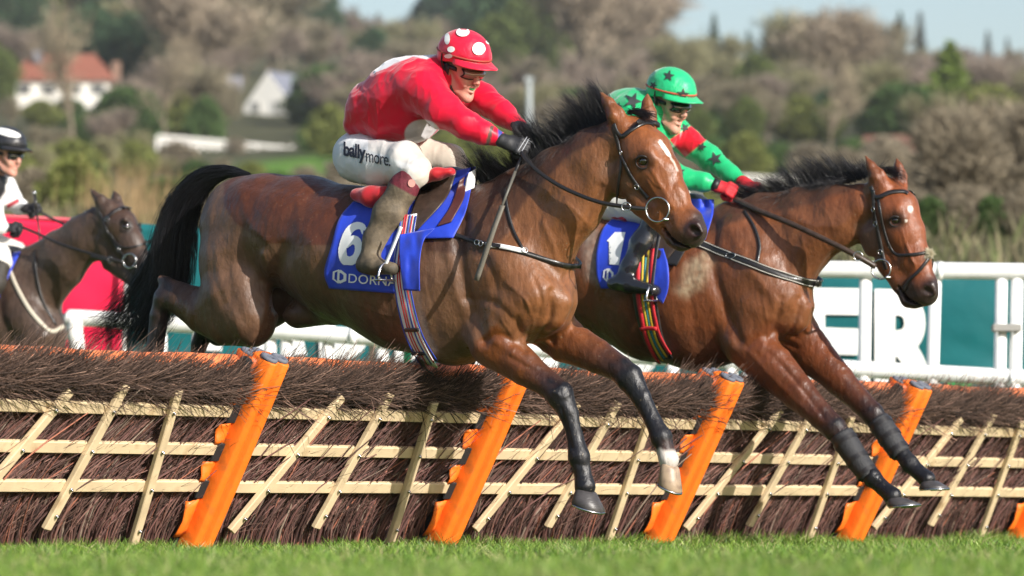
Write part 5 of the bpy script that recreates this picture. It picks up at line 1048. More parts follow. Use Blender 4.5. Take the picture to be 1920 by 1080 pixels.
H3 = dict(name='c', frame=f3, h=.011, coat=(.06, .04, .03), origin=f3.C, legs=[(l, [0, .3, .8, 1, 1, 1, 1, 1, 1]) for l in (nf3, ff3, nh3, fh3)], paint=paint3,
    label='dark brown racehorse with a plaited mane galloping up behind the hurdle at the left edge', group='racehorses jumping the hurdles',
    chains=[dict(n=[(-375, 560, 0, 62, 60), (-335, 575, 0, 82, 82), (-260, 585, 0, 92, 88), (-170, 592, 0, 102, 90), (-70, 600, 0, 112, 86), (10, 605, 0, 112, 74), (55, 620, 0, 88, 60), (75, 635, 0, 60, 50)], k=.03, kin=.05),
            dict(n=[(-350, 590, .1, 60, 42), (-340, 650, .12, 54, 38)], k=.05), dict(n=[(-325, 590, -.1, 60, 42), (-300, 650, -.12, 54, 38)], k=.05),
            dict(n=nf3, k=.04), dict(n=ff3, k=.04), dict(n=nh3, k=.04), dict(n=fh3, k=.04),
            dict(n=[(10, 540, .11, 44, 24), (45, 600, .12, 42, 26), (70, 640, .11, 38, 26)], k=.05), dict(n=[(10, 540, -.11, 44, 24), (45, 600, -.12, 42, 26), (75, 640, -.11, 38, 26)], k=.05),
            dict(n=[(20, 565, 0, 84, 50), (70, 528, 0, 70, 38), (118, 485, 0, 56, 33), (158, 447, 0, 46, 28), (186, 420, 0, 36, 26)], k=.05, kin=.04),
            dict(n=[(205, 400, 0, 28, 26), (225, 424, 0, 33, 29), (243, 458, 0, 29, 22), (262, 490, 0, 23, 17), (276, 512, 0, 20, 18), (280, 520, 0, 19, 18)], k=.03, kin=.03),
            dict(n=[(192, 450, .025, 34, 15), (202, 470, .022, 32, 13)], k=.03), dict(n=[(192, 450, -.025, 34, 15), (202, 470, -.022, 32, 13)], k=.03),
            dict(n=[(208, 485, .01, 25, 14), (242, 518, 0, 15, 12), (262, 533, 0, 12, 12)], k=.03),
            dict(n=[(235, 412, .075, 7, 6)], k=.02), dict(n=[(237, 425, .085, 6.5, 4)], k=.01, op='sub'), dict(n=[(276, 512, .06, 6, 6)], k=.006, op='sub'),
            dict(n=[(200, 392, .05, 14, 12), (188, 376, .055, 12, 9), (177, 364, .055, 6, 5), (170, 355, .055, 2.6, 2.6)], k=.02, kin=.02), dict(n=[(222, 388, -.06, 12, 11), (218, 372, -.065, 9, 8), (213, 358, -.065, 3, 3)], k=.02, kin=.02),
            dict(n=[(207, 388, .085, 7, 7), (194, 375, .08, 5, 5)], k=.006, op='sub')],
    creases=[([(182, 490), (160, 515), (140, 560), (120, 605)], 5, -.010), ([(-5, 530), (0, 590), (30, 650)], 9, -.012), ([(180, 440), (180, 470), (205, 505)], 4, -.006)],
    eyes=[(237, 425, 8)],
    hooves=[((109, 928), (125, 950), (92, 948), .12, 13), ((115, 868), (112, 892), (92, 872), -.12, 13), ((-297, 968), (-272, 990), (-312, 992), .13, 13), ((-169, 942), (-142, 962), (-180, 966), -.13, 13)])
h3 = finish_horse(H3)
tail(f3, h3, [(-410, 535), (-440, 530), (-480, 560), (-500, 610), (-515, 670)], [5, 10, 20, 24, 18], 500)
# plaits along the third horse's crest, each tied with a white band
for i, (px, py) in enumerate([(162, 405), (150, 415), (136, 425), (122, 437), (107, 450), (92, 458), (76, 466), (60, 473), (45, 480)]):
    p = f3.P(px, py, .0); bm = bmesh.new(); bmesh.ops.create_icosphere(bm, subdivisions=2, radius=.02)
    o = mesh_obj('plait', np.array([v.co[:] for v in bm.verts]) * [1, 1, .9] + p + np.array([0, 0, .006]), [[v.index for v in f.verts] for f in bm.faces], MATS['hair_black'], h3); bm.free()
    q = MB(); c = p + np.array([-.004, -.012, .020]); q.tube([c + np.array([math.cos(a) * .007, 0, math.sin(a) * .007]) for a in np.linspace(0, 6.3, 9)], .004, 5)
    q.build('plait_band', mat('white_tape', (.75, .75, .73), .6), o, True)
mane(f3, h3, [(182, 395, 172, 385, 0), (160, 408, 150, 400, 0), (120, 440, 108, 430, 0), (80, 468, 66, 458, 0), (40, 484, 26, 474, 0)], 500, 23)
mane(f3, h3, [(206, 384, 214, 375, .0), (214, 384, 230, 392, 0)], 120, 24, name='forelock')
# ------------------------------------------------------------------ tack
leather = mat('leather_black', (.016, .014, .014), .38, bump=.3, bscale=150, coat=.15); leatherb = mat('leather_brown', (.045, .028, .020), .42, nscale=30, namp=.3, bump=.3, bscale=120)
silver = MATS['steel']; blue = mat('cloth_blue', (.012, .045, .50), .55, nscale=14, namp=.12, bump=.5, bdist=.005, bumps=[(16, 1.5, None), (700, .15, None)], sheen=.3)
white = mat('cloth_white', (.75, .75, .76), .7, bump=.4, bscale=40); redc = mat('cloth_red', (.50, .012, .02), .6, nscale=10, namp=.15, bump=.5, bscale=40, sheen=.3)
def px2m(S, px): return px * S['frame'].C[1] / FPX
def two_sided(S, mb, pts, wd, th=.004, off=.004, mirror=True, n=8):
    mb.second = None
    O, Nn = castline(S['T'], pts, off, n)
    if O is None: return None
    W = px2m(S, wd); strap(mb, O, Nn, W, th)
    if mirror:
        fr = S['frame']; O2 = fr.mirror(O); N2 = Nn - 2 * (Nn @ fr.R)[:, None] * fr.R; mb.second = MB(); strap(mb.second, O2[::-1], N2[::-1], W, th)
    return O, Nn
def ring(mb, c, nrm, r, t=.0035, ry=None, n=24):
    c = np.array(c); nrm = np.array(nrm) / np.linalg.norm(nrm); a = np.cross(nrm, [0, 0, 1.]); a /= np.linalg.norm(a); b_ = np.cross(a, nrm); ry = ry or r
    mb.tube([c + a * math.cos(q) * r + b_ * math.sin(q) * ry for q in np.linspace(0, 2 * math.pi, n + 1)], t, 7, cap=False)
def bridle(S, label, browband, cheek, ringc, ringr, extra=(), bw=9, cw=6, extra_w=6, buckles=(), throat=None, ringw=.1):
    fr = S['frame']; root = empty('bridle', tuple(S['root'].location), 0, label, 'bridle')
    for nm, pts, w_ in (('browband', browband, bw), ('cheek_strap', cheek, cw)):
        mb = MB(); two_sided(S, mb, pts, w_, .006, .006); mb.build(nm, leather, root, True)
    for pts in extra: mb = MB(); two_sided(S, mb, pts, extra_w, .005, .006); mb.build('noseband', leather, root, True)
    if throat is not None: mb = MB(); two_sided(S, mb, throat, 5, .004, .006); mb.build('throat_lash', leather, root, True)
    for (bx, by) in buckles:
        h, n = cast(S['T'], bx, by)
        if h is None: continue
        mb = MB(); ring(mb, h + n * .011, n, px2m(S, 4.5), .002, n=12); mb.build('buckle', silver, root, True)
    h, n = cast(S['T'], *ringc)
    c = fr.P(ringc[0], ringc[1], ringw); r = px2m(S, ringr)
    for p, nn in ((c, fr.R * .9 + fr.F * .25), (fr.mirror(c), -fr.R * .9 + fr.F * .25)):
        mb = MB(); ring(mb, p, nn, r, px2m(S, 1.7)); mb.build('bit_ring', silver, root, True)
    mb = MB(); mb.tube([c + fr.F * r * .6 - np.array([0, 0, r * .8]), fr.mirror(c) + fr.F * r * .6 - np.array([0, 0, r * .8])], .007, 8); mb.build('bit_mouthpiece', silver, root, True)
    return root
def free_strap(pts3, wd, th, name, m, root, nrm):
    C = catmull(pts3, 8); mb = MB(); N = np.tile(np.array(nrm, float), (len(C), 1)); strap(mb, C, N, wd, th); return mb.build(name, m, root, True)
def cord(pts3, r, name, m, root): mb = MB(); mb.tube(catmull(pts3, 8), r, 7); return mb.build(name, m, root, True)
P1 = f1.P; P2 = f2.P; P3 = f3.P
b1 = bridle(H1, 'black leather bridle with a big silver loose ring bit on horse number 6', [(1152, 232), (1158, 248), (1168, 256), (1182, 246), (1202, 234), (1226, 231), (1234, 236)], [(1150, 236), (1158, 262), (1168, 296), (1184, 330), (1202, 356), (1216, 372)], (1233, 393), 22, bw=9, cw=8, buckles=((1168, 286), (1196, 350)), throat=[(1160, 262), (1166, 306), (1160, 350), (1158, 384)], ringw=.085)
rr = cord([P1(1215, 392, .09), P1(1175, 388, .13), P1(1120, 378, .15), P1(1060, 354, .15), P1(1015, 326, .14), P1(988, 300, .12), P1(978, 286, .10)], px2m(H1, 4), 'rein', leather, b1)
cord([f1.mirror(P1(1215, 392, .09)), P1(1175, 370, -.13), P1(1120, 340, -.14), P1(1060, 300, -.12), P1(1008, 258, -.05)], px2m(H1, 3.5), 'rein', leather, b1)
mb = MB(); ring(mb, P1(1174, 388, .14), f1.R + f1.F * .6, px2m(H1, 8), .0022); mb.build('rein_stop_ring', silver, b1, True)
b2 = bridle(H2, 'dark leather crossed noseband bridle with a sheepskin pad on horse number 1', [(1634, 350), (1640, 368), (1650, 370), (1668, 362), (1692, 360), (1702, 364)], [(1638, 356), (1641, 400), (1650, 450), (1658, 490), (1662, 505)], (1652, 505), 18, bw=9, cw=8,
            extra=([(1648, 375), (1658, 430), (1676, 474), (1705, 478), (1738, 474)], [(1742, 482), (1722, 510), (1702, 530), (1694, 548)]), extra_w=6, buckles=((1640, 392), (1652, 472), (1644, 420)), ringw=.085)
cord([P2(1642, 500, .09), P2(1600, 476, .15), P2(1540, 446, .17), P2(1480, 418, .17), P2(1420, 394, .14), P2(1378, 374, .08)], px2m(H2, 5.5), 'rein', leatherb, b2)
cord([f2.mirror(P2(1642, 500, .09)), P2(1600, 440, -.13), P2(1520, 400, -.14), P2(1424, 362, -.06)], px2m(H2, 5), 'rein', leatherb, b2)
mb = MB(); ring(mb, P2(1609, 480, .15), f2.R + f2.F * .6, px2m(H2, 8), .0022); mb.build('rein_stop_ring', silver, b2, True)
h_, n_ = cast(H2['T'], 1736, 476); c_ = H2['frame'].P(1742, 476, .02); Vs = rng.normal(size=(900, 3)); Vs /= np.linalg.norm(Vs, axis=1, keepdims=True)
V, F = strands(c_ + Vs * .010, Vs, rng.uniform(.007, .015, 900), np.full(900, .0012), seg=2, bend=rng.normal(0, .008, (900, 3))); mesh_obj('sheepskin_pad', V, F, mat('wool', (.62, .56, .42), .9, spec=.1), b2)
b3 = bridle(H3, 'black leather bridle with a silver ring bit on the dark plaited horse', [(186, 396), (192, 410), (202, 408), (216, 396), (234, 390), (246, 392)], [(190, 402), (200, 430), (214, 456), (228, 474), (238, 484)], (243, 489), 13, bw=7, cw=6, extra=([(206, 436), (226, 462), (256, 462), (282, 452)],), extra_w=4, buckles=((203, 412), (224, 466)), ringw=.085)
cord([P3(232, 492, .10), P3(185, 480, .15), P3(120, 460, .16), P3(70, 438, .14), P3(36, 424, .12)], .009, 'rein', leather, b3)
cord([f3.mirror(P3(232, 492, .10)), P3(200, 460, -.13), P3(150, 432, -.12), P3(110, 416, -.08), P3(76, 398, -.02)], .008, 'rein', leather, b3)
cord([P3(172, 480, .155), P3(205, 489, .13)], .014, 'rein_grip', leather, b3); mb = MB(); ring(mb, P3(206, 487, .13), f3.R + f3.F * .6, .018, .002); mb.build('rein_stop_ring', silver, b3, True)
# breastplates
def breastplate(S, label, parts):
    root = empty('breast_girth', tuple(S['root'].location), 0, label, 'breastplate')
    for nm, pts, w_, m, mir in parts: mb = MB(); two_sided(S, mb, pts, w_, .005, .007, mir); mb.build(nm, m, root, True)
    return root
bp1 = breastplate(H1, 'black breast strap with a white sleeve across the chest of horse number 6', [('strap', [(755, 424), (800, 430), (850, 440), (895, 454), (960, 468), (1020, 486), (1060, 497), (1086, 499)], 9, leather, True), ('white_sleeve', [(912, 459), (945, 464), (984, 472)], 9.5, white, False), ('neck_strap', [(948, 352), (952, 390), (962, 430), (980, 468)], 5, leather, True)])
for bx, by in ((897, 455), (905, 457), (983, 471)): h_, n_ = cast(H1['T'], bx, by); mb = MB(); ring(mb, h_ + n_ * .014, n_, px2m(H1, 5), .0022, n=12); mb.build('buckle', silver, bp1, True)
bp2 = breastplate(H2, 'black stitched breast strap across the chest of horse number 1', [('strap', [(1290, 448), (1330, 464), (1390, 487), (1455, 513), (1500, 526), (1534, 531)], 15, leather, True), ('neck_strap', [(1396, 396), (1414, 425), (1425, 460), (1420, 494)], 5, leather, True)])
for sgn in (-1, 1): mb = MB(); two_sided(H2, mb, [(1290, 448 + sgn * 6), (1330, 464 + sgn * 6), (1390, 487 + sgn * 6), (1455, 513 + sgn * 6), (1500, 526 + sgn * 6), (1532, 531 + sgn * 6)], 1.3, .002, .012); mb.build('stitching', mat('thread_pale', (.55, .53, .48), .7), bp2, True)
h_, n_ = cast(H2['T'], 1372, 480); mb = MB(); ring(mb, h_ + n_ * .016, n_, px2m(H2, 10), .002, px2m(H2, 5)); mb.build('buckle', silver, bp2, True)
bp3 = breastplate(H3, 'pale and black breast straps on the dark plaited horse', [('strap', [(14, 494), (30, 535), (55, 580), (82, 612), (98, 622), (118, 612)], 8, mat('strap_pale', (.45, .40, .32), .6), False), ('neck_strap', [(66, 470), (70, 520), (82, 570), (104, 610)], 4, leather, False)])
def raster6():
    C = catmull([(.93, .80), (.80, .905), (.55, .90), (.32, .78), (.20, .55), (.17, .33), (.28, .14), (.50, .09), (.72, .17), (.80, .35), (.72, .53), (.52, .58), (.30, .48)], 8); w_ = np.interp(np.linspace(0, 1, len(C)), [0, .1, .3, 1], [.11, .10, .15, .13])
    nx, ny = 66, 96; V = np.array([(i / nx, j / ny) for j in range(ny + 1) for i in range(nx + 1)]); F = []
    for j in range(ny):
        for i in range(nx):
            p = np.array([(i + .5) / nx, (j + .5) / ny]); d = np.hypot((C[:, 0] - p[0]) * .72, C[:, 1] - p[1])
            if (d < w_ * .78).any() and not (p[0] > .60 and .70 < p[1] < .78 + (p[0] - .6) * .1 and p[0] > .9): F.append([j * (nx + 1) + i, j * (nx + 1) + i + 1, (j + 1) * (nx + 1) + i + 1, (j + 1) * (nx + 1) + i])
    return V, F
# number cloths
def cloth(S, root, name, left, right, m, off=.010, wr=.006, nu=26, nv=34, t=.003, seed=1):
    V, F = patch(S['T'], left, right, nu, nv, off, wr, seed); o = mesh_obj(name, V, F, m, root); solid(o, t); return V, F
def mirror_cloth(S, V, F, name, m, root): o = mesh_obj(name, S['frame'].mirror(V), F[:, ::-1], m, root); solid(o, .003)
def girth(S, root, pts, base_w, base_m, stripes, off=.012, name='girth'):
    C = catmull(pts, 8); T = np.gradient(C, axis=0); T /= np.linalg.norm(T, axis=1, keepdims=True); Nx = np.stack([T[:, 1], -T[:, 0]], 1)
    def line(o, w_, m, of, nm):
        O, Nn = castline(S['T'], (C + Nx * o)[::3], of, 3); mb = MB(); strap(mb, O, Nn, px2m(S, w_), .003); mb.build(nm, m, root, True); return O, Nn
    line(0, base_w, base_m, off, name)
    for (o, w_, m) in stripes: line(o, w_, m, off + .003, 'stripe')
print_w = mat('print_white'); s_red = mat('stripe_red', (.55, .02, .03), .6); s_blue = mat('stripe_blue', (.02, .05, .35), .6); s_yel = mat('stripe_yellow', (.60, .42, .03), .6); s_teal = mat('stripe_teal', (.03, .22, .25), .6)
c1 = empty('number_cloth', tuple(h1.location), 0, 'blue saddle cloth with a white number 6 and white lettering', 'saddle cloth')
V, F = cloth(H1, c1, 'cloth', [(662, 378), (636, 410), (621, 462), (608, 510), (617, 541)], [(812, 374), (796, 420), (778, 470), (760, 520), (751, 551)], blue); ct1 = bvh(V, F); mirror_cloth(H1, V, F, 'cloth', blue, c1)
V_, F_ = cloth(H1, c1, 'cloth_front', [(846, 322), (812, 370), (780, 410), (752, 448)], [(892, 312), (884, 350), (872, 400), (850, 446)], blue, .014, .005); ct1f = bvh(V_, F_)
cloth(H1, c1, 'loose_corner', [(749, 440), (749, 475), (752, 510), (756, 544)], [(815, 428), (795, 450), (787, 490), (787, 546)], blue, .042, .030, 20, 26, .003, 5)
V2, Fc = cloth(H1, c1, 'white_corner', [(876, 326), (870, 340), (869, 360)], [(893, 316), (892, 332), (889, 352)], white, .022, .004, 8, 8)
T2, F2 = raster6(); decal('number', T2, F2, [(631, 496), (679, 498), (689, 418), (643, 415)], ct1, print_w, c1)
T2, F2 = text_geo('DORNAN', .006, 1.05); decal('lettering', T2, F2, [(654, 530), (762, 539), (763, 521), (655, 513)], ct1, print_w, c1)
hexo = [(.12, .25), (.12, .78), (.5, 1), (.55, .95), (.25, .74), (.25, .30), (.55, .05), (.5, 0)]; hexr = [(.62, .02), (1, .28), (1, .74), (.62, 1), (.42, .86), (.42, .14)]; hexh = [(.62, .28), (.78, .34), (.78, .68), (.62, .74)]
def logo(quad, tree, root):
    V2 = np.array(hexo + [(1.0, 1.0)]); decal('logo', V2, [list(range(8))], quad, tree, print_w, root)
    ring_ = [(.42, .14), (.62, .02), (1, .28), (1, .74), (.62, 1), (.42, .86)]; inn = [(.56, .27), (.64, .24), (.82, .38), (.82, .64), (.64, .78), (.56, .75)]
    V2 = np.array(ring_ + inn); V2[:, 0] += 0; decal('logo', V2, [[i, (i + 1) % 6, 6 + (i + 1) % 6, 6 + i] for i in range(6)], quad, tree, print_w, root)
logo([(620, 529), (650, 534), (651, 507), (622, 503)], ct1, c1)
# seat of the saddle sits under the rider
def saddle(S, label, seat, flaps, pads, g, stir, sw=.14):
    fr = S['frame']; root = empty('saddle', tuple(S['root'].location), 0, label, 'saddle')
    B = Body(fr); B.chain([(x, y, 0, r, sw * FPX / fr.C[1]) for x, y, r in seat], k=.02, kin=.03); V, F = B.mesh(.009, 2); N = normals(V, F); mesh_obj('seat', V, F if np.sum(N * (V - V.mean(0))) > 0 else F[:, ::-1], leather, root)
    for i, (l, r, m, of) in enumerate(flaps): V, F = cloth(S, root, 'flap', l, r, m, of, .003, 14, 18, .005, 3 + i); mirror_cloth(S, V, F, 'flap', m, root)
    for nodes, m in pads:
        B = Body(fr); B.chain(nodes, k=.02, kin=.03); V, F = B.mesh(.007, 2); N = normals(V, F); mesh_obj('pad', V, F if np.sum(N * (V - V.mean(0))) > 0 else F[:, ::-1], m, root)
    girth(S, root, *g)
    mb = MB(); strap(mb, catmull([fr.P(*p) for p in stir], 6), np.tile(fr.R, (len(catmull([fr.P(*p) for p in stir], 6)), 1)), px2m(S, 7), .004); mb.build('stirrup_leather', white if S is H1 else leather, root, True)
    e = fr.P(*stir[-1]); a = fr.R * .05; u_ = np.array([0, 0, 1.]); mb = MB(); arch = [e + fr.F * .0 + a * math.cos(q) * 1.0 + u_ * (.075 * math.sin(q) - .065) for q in np.linspace(0, math.pi, 13)]; mb.tube(arch, .0055, 7); mb.box(e - u_ * .065, .035, .11, .010, fr.F, fr.R, u_, bev=.003); mb.build('stirrup_iron', silver, root, True)
    return root
sd1 = saddle(H1, 'small dark racing saddle with a red pad on horse number 6', [(700, 372, 16), (750, 362, 14), (800, 350, 16), (850, 332, 20)],
    [([(796, 336), (776, 385), (762, 432)], [(856, 322), (836, 372), (782, 432)], leatherb, .030), ([(862, 338), (846, 385), (820, 424)], [(873, 330), (870, 370), (846, 416)], mat('leather_maroon', (.075, .022, .020), .45, bump=.3, bscale=100), .026)],
    [([(676, 366, .20, 14, 24), (700, 369, .22, 19, 28), (724, 366, .22, 18, 28)], redc), ([(790, 338, .17, 9, 16), (820, 326, .16, 10, 18), (846, 322, .14, 8, 16)], redc)],
    ([(772, 410), (763, 470), (760, 520), (770, 575), (786, 630), (815, 680)], 38, white, [(-13, 3, s_blue), (-6, 2.5, s_red), (-2, 2.5, s_red), (4, 3, s_blue), (9, 2.5, s_red), (14.5, 3, s_blue)], .030), [(752, 425, .36), (738, 460, .375), (722, 498, .385)])
for (x, y) in ((782, 612), (794, 652)): h_, n_ = cast(H1['T'], x, y); mb = MB(); mb.box(h_ + n_ * .038, px2m(H1, 30), .012, px2m(H1, 7), f1.F, n_, np.cross(f1.F, n_), bev=.002); mb.build('girth_buckle', leather, sd1)
O, Nn = castline(H1['T'], [(797, 655), (805, 672), (822, 684)], .05, 4); mb = MB(); strap(mb, O, Nn, px2m(H1, 12), .005); mb.build('girth_end', leather, sd1, True)
c2 = empty('number_cloth', tuple(h2.location), 0, 'blue saddle cloth with a white number 1', 'saddle cloth')
V, F = cloth(H2, c2, 'cloth', [(1150, 408), (1130, 430), (1119, 470), (1119, 515), (1127, 541)], [(1236, 410), (1228, 450), (1214, 500), (1196, 540)], blue); ct2 = bvh(V, F); mirror_cloth(H2, V, F, 'cloth', blue, c2)
cloth(H2, c2, 'cloth_front', [(1204, 468), (1198, 495), (1206, 525), (1222, 548)], [(1244, 466), (1253, 500), (1253, 540), (1243, 570)], blue, .020, .014, 16, 22, .003, 8)
cloth(H2, c2, 'cloth_wither', [(1280, 372), (1284, 400), (1300, 440)], [(1339, 374), (1336, 405), (1322, 450)], blue, .014, .005, 14, 16)
T2, F2 = np.array([(.0, .72), (.42, 1.0), (1.0, 1.0), (.78, .0), (.22, .0), (.43, .72), (.12, .70)]), [[0, 1, 2, 3, 4, 5, 6]]; decal('number', T2, F2, [(1136, 495), (1168, 498), (1173, 436), (1139, 436)], ct2, print_w, c2)
logo([(1128, 527), (1150, 531), (1152, 505), (1130, 501)], ct2, c2)
sd2 = saddle(H2, 'small black racing saddle with a red edged pad on horse number 1', [(1150, 402, 12), (1200, 396, 12), (1250, 388, 14), (1300, 378, 16)],
    [([(1236, 396), (1222, 440), (1208, 482)], [(1296, 380), (1284, 440), (1250, 488)], leatherb, .030), ([(1262, 420), (1252, 460), (1250, 495)], [(1310, 400), (1300, 440), (1268, 500)], leather, .022)],
    [([(1140, 406, .15, 6, 20), (1180, 408, .16, 7, 22), (1220, 404, .16, 6, 20)], redc)],
    ([(1214, 470), (1212, 540), (1219, 590), (1232, 635), (1258, 676)], 50, leather, [(-12, 9, s_red), (-4, 5, s_yel), (1, 4, s_teal), (6, 5, s_yel), (14, 8, s_red)], .028), [(1236, 440, .30), (1229, 480, .33), (1222, 540, .365)])
mb = MB(); O, Nn = castline(H2['T'], [(1206, 612), (1222, 610), (1240, 612)], .040, 3); strap(mb, O, Nn, px2m(H2, 8), .004); mb.build('keeper', s_red, sd2, True)
c3 = empty('number_cloth', tuple(h3.location), 0, 'blue saddle cloth edge on the dark plaited horse', 'saddle cloth'); V, F = cloth(H3, c3, 'cloth', [(-120, 490), (-135, 540), (-140, 600)], [(38, 472), (20, 510), (-20, 600)], blue)
sd3 = saddle(H3, 'small black racing saddle on the dark plaited horse at the left', [(-110, 492, 10), (-60, 488, 9), (-10, 478, 10), (20, 472, 12)], [([(-30, 470), (-34, 500), (-40, 540)], [(26, 470), (14, 500), (-10, 545)], leather, .024)], [], ([(-50, 540), (-52, 600), (-48, 650), (-40, 700)], 34, leather, [], .024), [(-30, 480, .28), (-40, 540, .32), (-45, 590, .36)])
# shin boots of the leading horse
mesh_m = mat('boot_mesh', (.022, .022, .025), .6, bump=.9, bdist=.004, bumps=[(190, 1, None)])
for nodes, w_ in (([(1578, 815, 25), (1592, 838, 25), (1608, 862, 23), (1622, 882, 22), (1630, 894, 19)], .12), ([(1646, 788, 23), (1660, 808, 24), (1676, 832, 23), (1690, 852, 20)], -.12)):
    mb = MB(); mb.tube(catmull([P2(x, y, w_) for x, y, r in nodes], 6), [np.interp(i, np.linspace(0, 6 * (len(nodes) - 1), len(nodes)), [px2m(H2, n[2] * .93) for n in nodes]) for i in range(6 * (len(nodes) - 1) + 1)], 20)
    o = mb.build('shin_boot', mesh_m, h2, True)
    for t in (.15, .5, .85):
        i = int(t * (len(nodes) - 1)); x = np.interp(t, np.linspace(0, 1, len(nodes)), [n[0] for n in nodes]); y = np.interp(t, np.linspace(0, 1, len(nodes)), [n[1] for n in nodes]); r = px2m(H2, np.interp(t, np.linspace(0, 1, len(nodes)), [n[2] for n in nodes]) * .95)
        a = P2(nodes[0][0], nodes[0][1], w_); b_ = P2(nodes[-1][0], nodes[-1][1], w_); d = (b_ - a) / np.linalg.norm(b_ - a); mb = MB(); cc = P2(x, y, w_); mb.tube([cc - d * .012, cc + d * .012], r + .003, 20, cap=False); mb.build('boot_strap', leather, o, True)
# ------------------------------------------------------------------ riders
skin = mat('skin', (.56, .30, .22), .48, nscale=30, namp=.10, col2=(.50, .22, .17), sub=.15, bump=.12, bscale=180)
def fix(V, F): N = normals(V, F); return (V, F) if np.sum(N * (V - V.mean(0))) > 0 else (V, F[:, ::-1])
def wrinkle(V, F, amp=.006, sc=11, seed=0, ax=None):
    N = normals(V, F); q = V * sc + seed * 3.7
    if ax is not None: q = q + (V @ ax)[:, None] * np.array(ax) * sc * -.6
    q = q * np.array([1, 1, .8]) + .8 * vnoise(V * 6 + seed)[:, None]; r = 1 - np.abs(2 * vnoise(q) - 1); r2 = 1 - np.abs(2 * vnoise(q * 2.6 + 5) - 1); return V + N * (amp * (r ** 2 - .4) + amp * .4 * (r2 ** 3 - .3))[:, None]
class Head:
    """head frame: origin between the ears"""
    def __init__(s, o, yaw, pitch, roll=0, sc=1.0):
        a, p, r = map(math.radians, (yaw, pitch, roll)); f = np.array([math.cos(a) * math.cos(p), -math.sin(a) * math.cos(p), -math.sin(p)]); rt = np.cross(f, [0, 0, 1.]); rt /= np.linalg.norm(rt); up = np.cross(rt, f)
        s.X = rt * math.cos(r) + up * math.sin(r); s.Z = np.cross(s.X, f); s.Y = f; s.o = o; s.s = sc
    def __call__(s, x, y, z): return s.o + (s.X * x + s.Y * y + s.Z * z) * s.s
def head_chains(B, H, open_=0.0):
    def r(pts, rv, rl=None, **kw): B.raw([H(*p) for p in pts], [a * H.s for a in rv], None if rl is None else [a * H.s for a in rl], lat=H.X, **kw)
    r([(0, -.035, .035), (0, .012, .035)], [.078, .078], [.072, .070], k=.02)
    r([(0, .040, .03), (0, .052, -.02), (0, .050, -.06)], [.042, .040, .034], [.062, .056, .044], k=.03)
    r([(0, .030, -.072), (0, .062, -.090 - .012 * open_)], [.026, .020], [.042, .028], k=.03)
    for s in (-1, 1):
        r([(.052 * s, .0, -.045), (.042 * s, .03, -.078 - .006 * open_), (.014 * s, .066, -.096 - .012 * open_)], [.015, .013, .012], k=.025)
        r([(.046 * s, .055, -.014)], [.017], k=.02); r([(.046 * s, .084, .018), (.014 * s, .090, .022)], [.010, .009], k=.015)
        r([(.011 * s, .104, -.030)], [.0075], k=.008); r([(.031 * s, .098, .002)], [.0135], [.019], k=.008, op='sub')
        r([(.076 * s, -.012, .012), (.077 * s, -.006, -.022)], [.018, .012], [.008, .007], k=.008); r([(.084 * s, .0, .004)], [.008], [.005], k=.004, op='sub')
        r([(.034 * s, .072, -.045)], [.015], k=.02); r([(.020 * s, .092, -.040), (.034 * s, .080, -.062)], [.0035, .003], k=.006, op='sub')
    r([(0, .090, .016), (0, .106, -.008), (0, .115, -.024)], [.0085, .0095, .0115], [.0085, .0095, .012], k=.012)
    r([(0, .075, -.102 - .012 * open_)], [.015], k=.02)
    r([(-.021, .084, -.054), (-.006, .0945, -.050), (.006, .0945, -.050), (.021, .084, -.054)], [.004, .0055, .0055, .004], k=.006)
    r([(-.019, .083, -.062 - .010 * open_), (0, .092, -.066 - .012 * open_), (.019, .083, -.062 - .010 * open_)], [.004, .0065, .004], k=.006)
    r([(-.019, .092, -.0575 - .004 * open_), (.019, .092, -.0575 - .004 * open_)], [.0022 + .006 * open_] * 2, k=.003, op='sub')
def fist(name, o, fwd, back, m, root, side=1, r=.0122, skin_wrist=None):
    """closed gloved hand: o wrist, fwd along the hand, back = normal of the back of the hand"""
    f = fwd / np.linalg.norm(fwd); b_ = back - f * np.dot(back, f); b_ /= np.linalg.norm(b_); s = np.cross(f, b_) * side; B = Body(f1)
    def p(x, y, z): return o + f * x + s * y + b_ * z
    B.raw([p(-.030, 0, 0), p(.0, 0, 0)], [.030, .027], [.034, .032], lat=s, k=.01); B.raw([p(.005, 0, .0), p(.055, .0, .004)], [.021, .020], [.035, .040], lat=s, k=.015)
    for i, (y, L, q) in enumerate(((.033, .92, .002), (.012, 1.0, .004), (-.010, .96, .003), (-.031, .82, -.001))):
        B.raw([p(.056, y, .008 + q), p(.056 + .034 * L, y, -.004 + q), p(.056 + .030 * L, y, -.032), p(.050, y * .95, -.040), p(.036, y * .9, -.028)], [r, r * 1.0, r * .95, r * .85, r * .7], k=.004, kin=.006)
    B.raw([p(.010, .034, -.008), p(.040, .046, -.022), p(.064, .036, -.040), p(.074, .020, -.044)], [.0155, .014, .0125, .010], k=.008, kin=.006)
    V, F = fix(*B.mesh(.0036, 1)); ob = mesh_obj(name, V, F, m, root); return ob, V, F, p
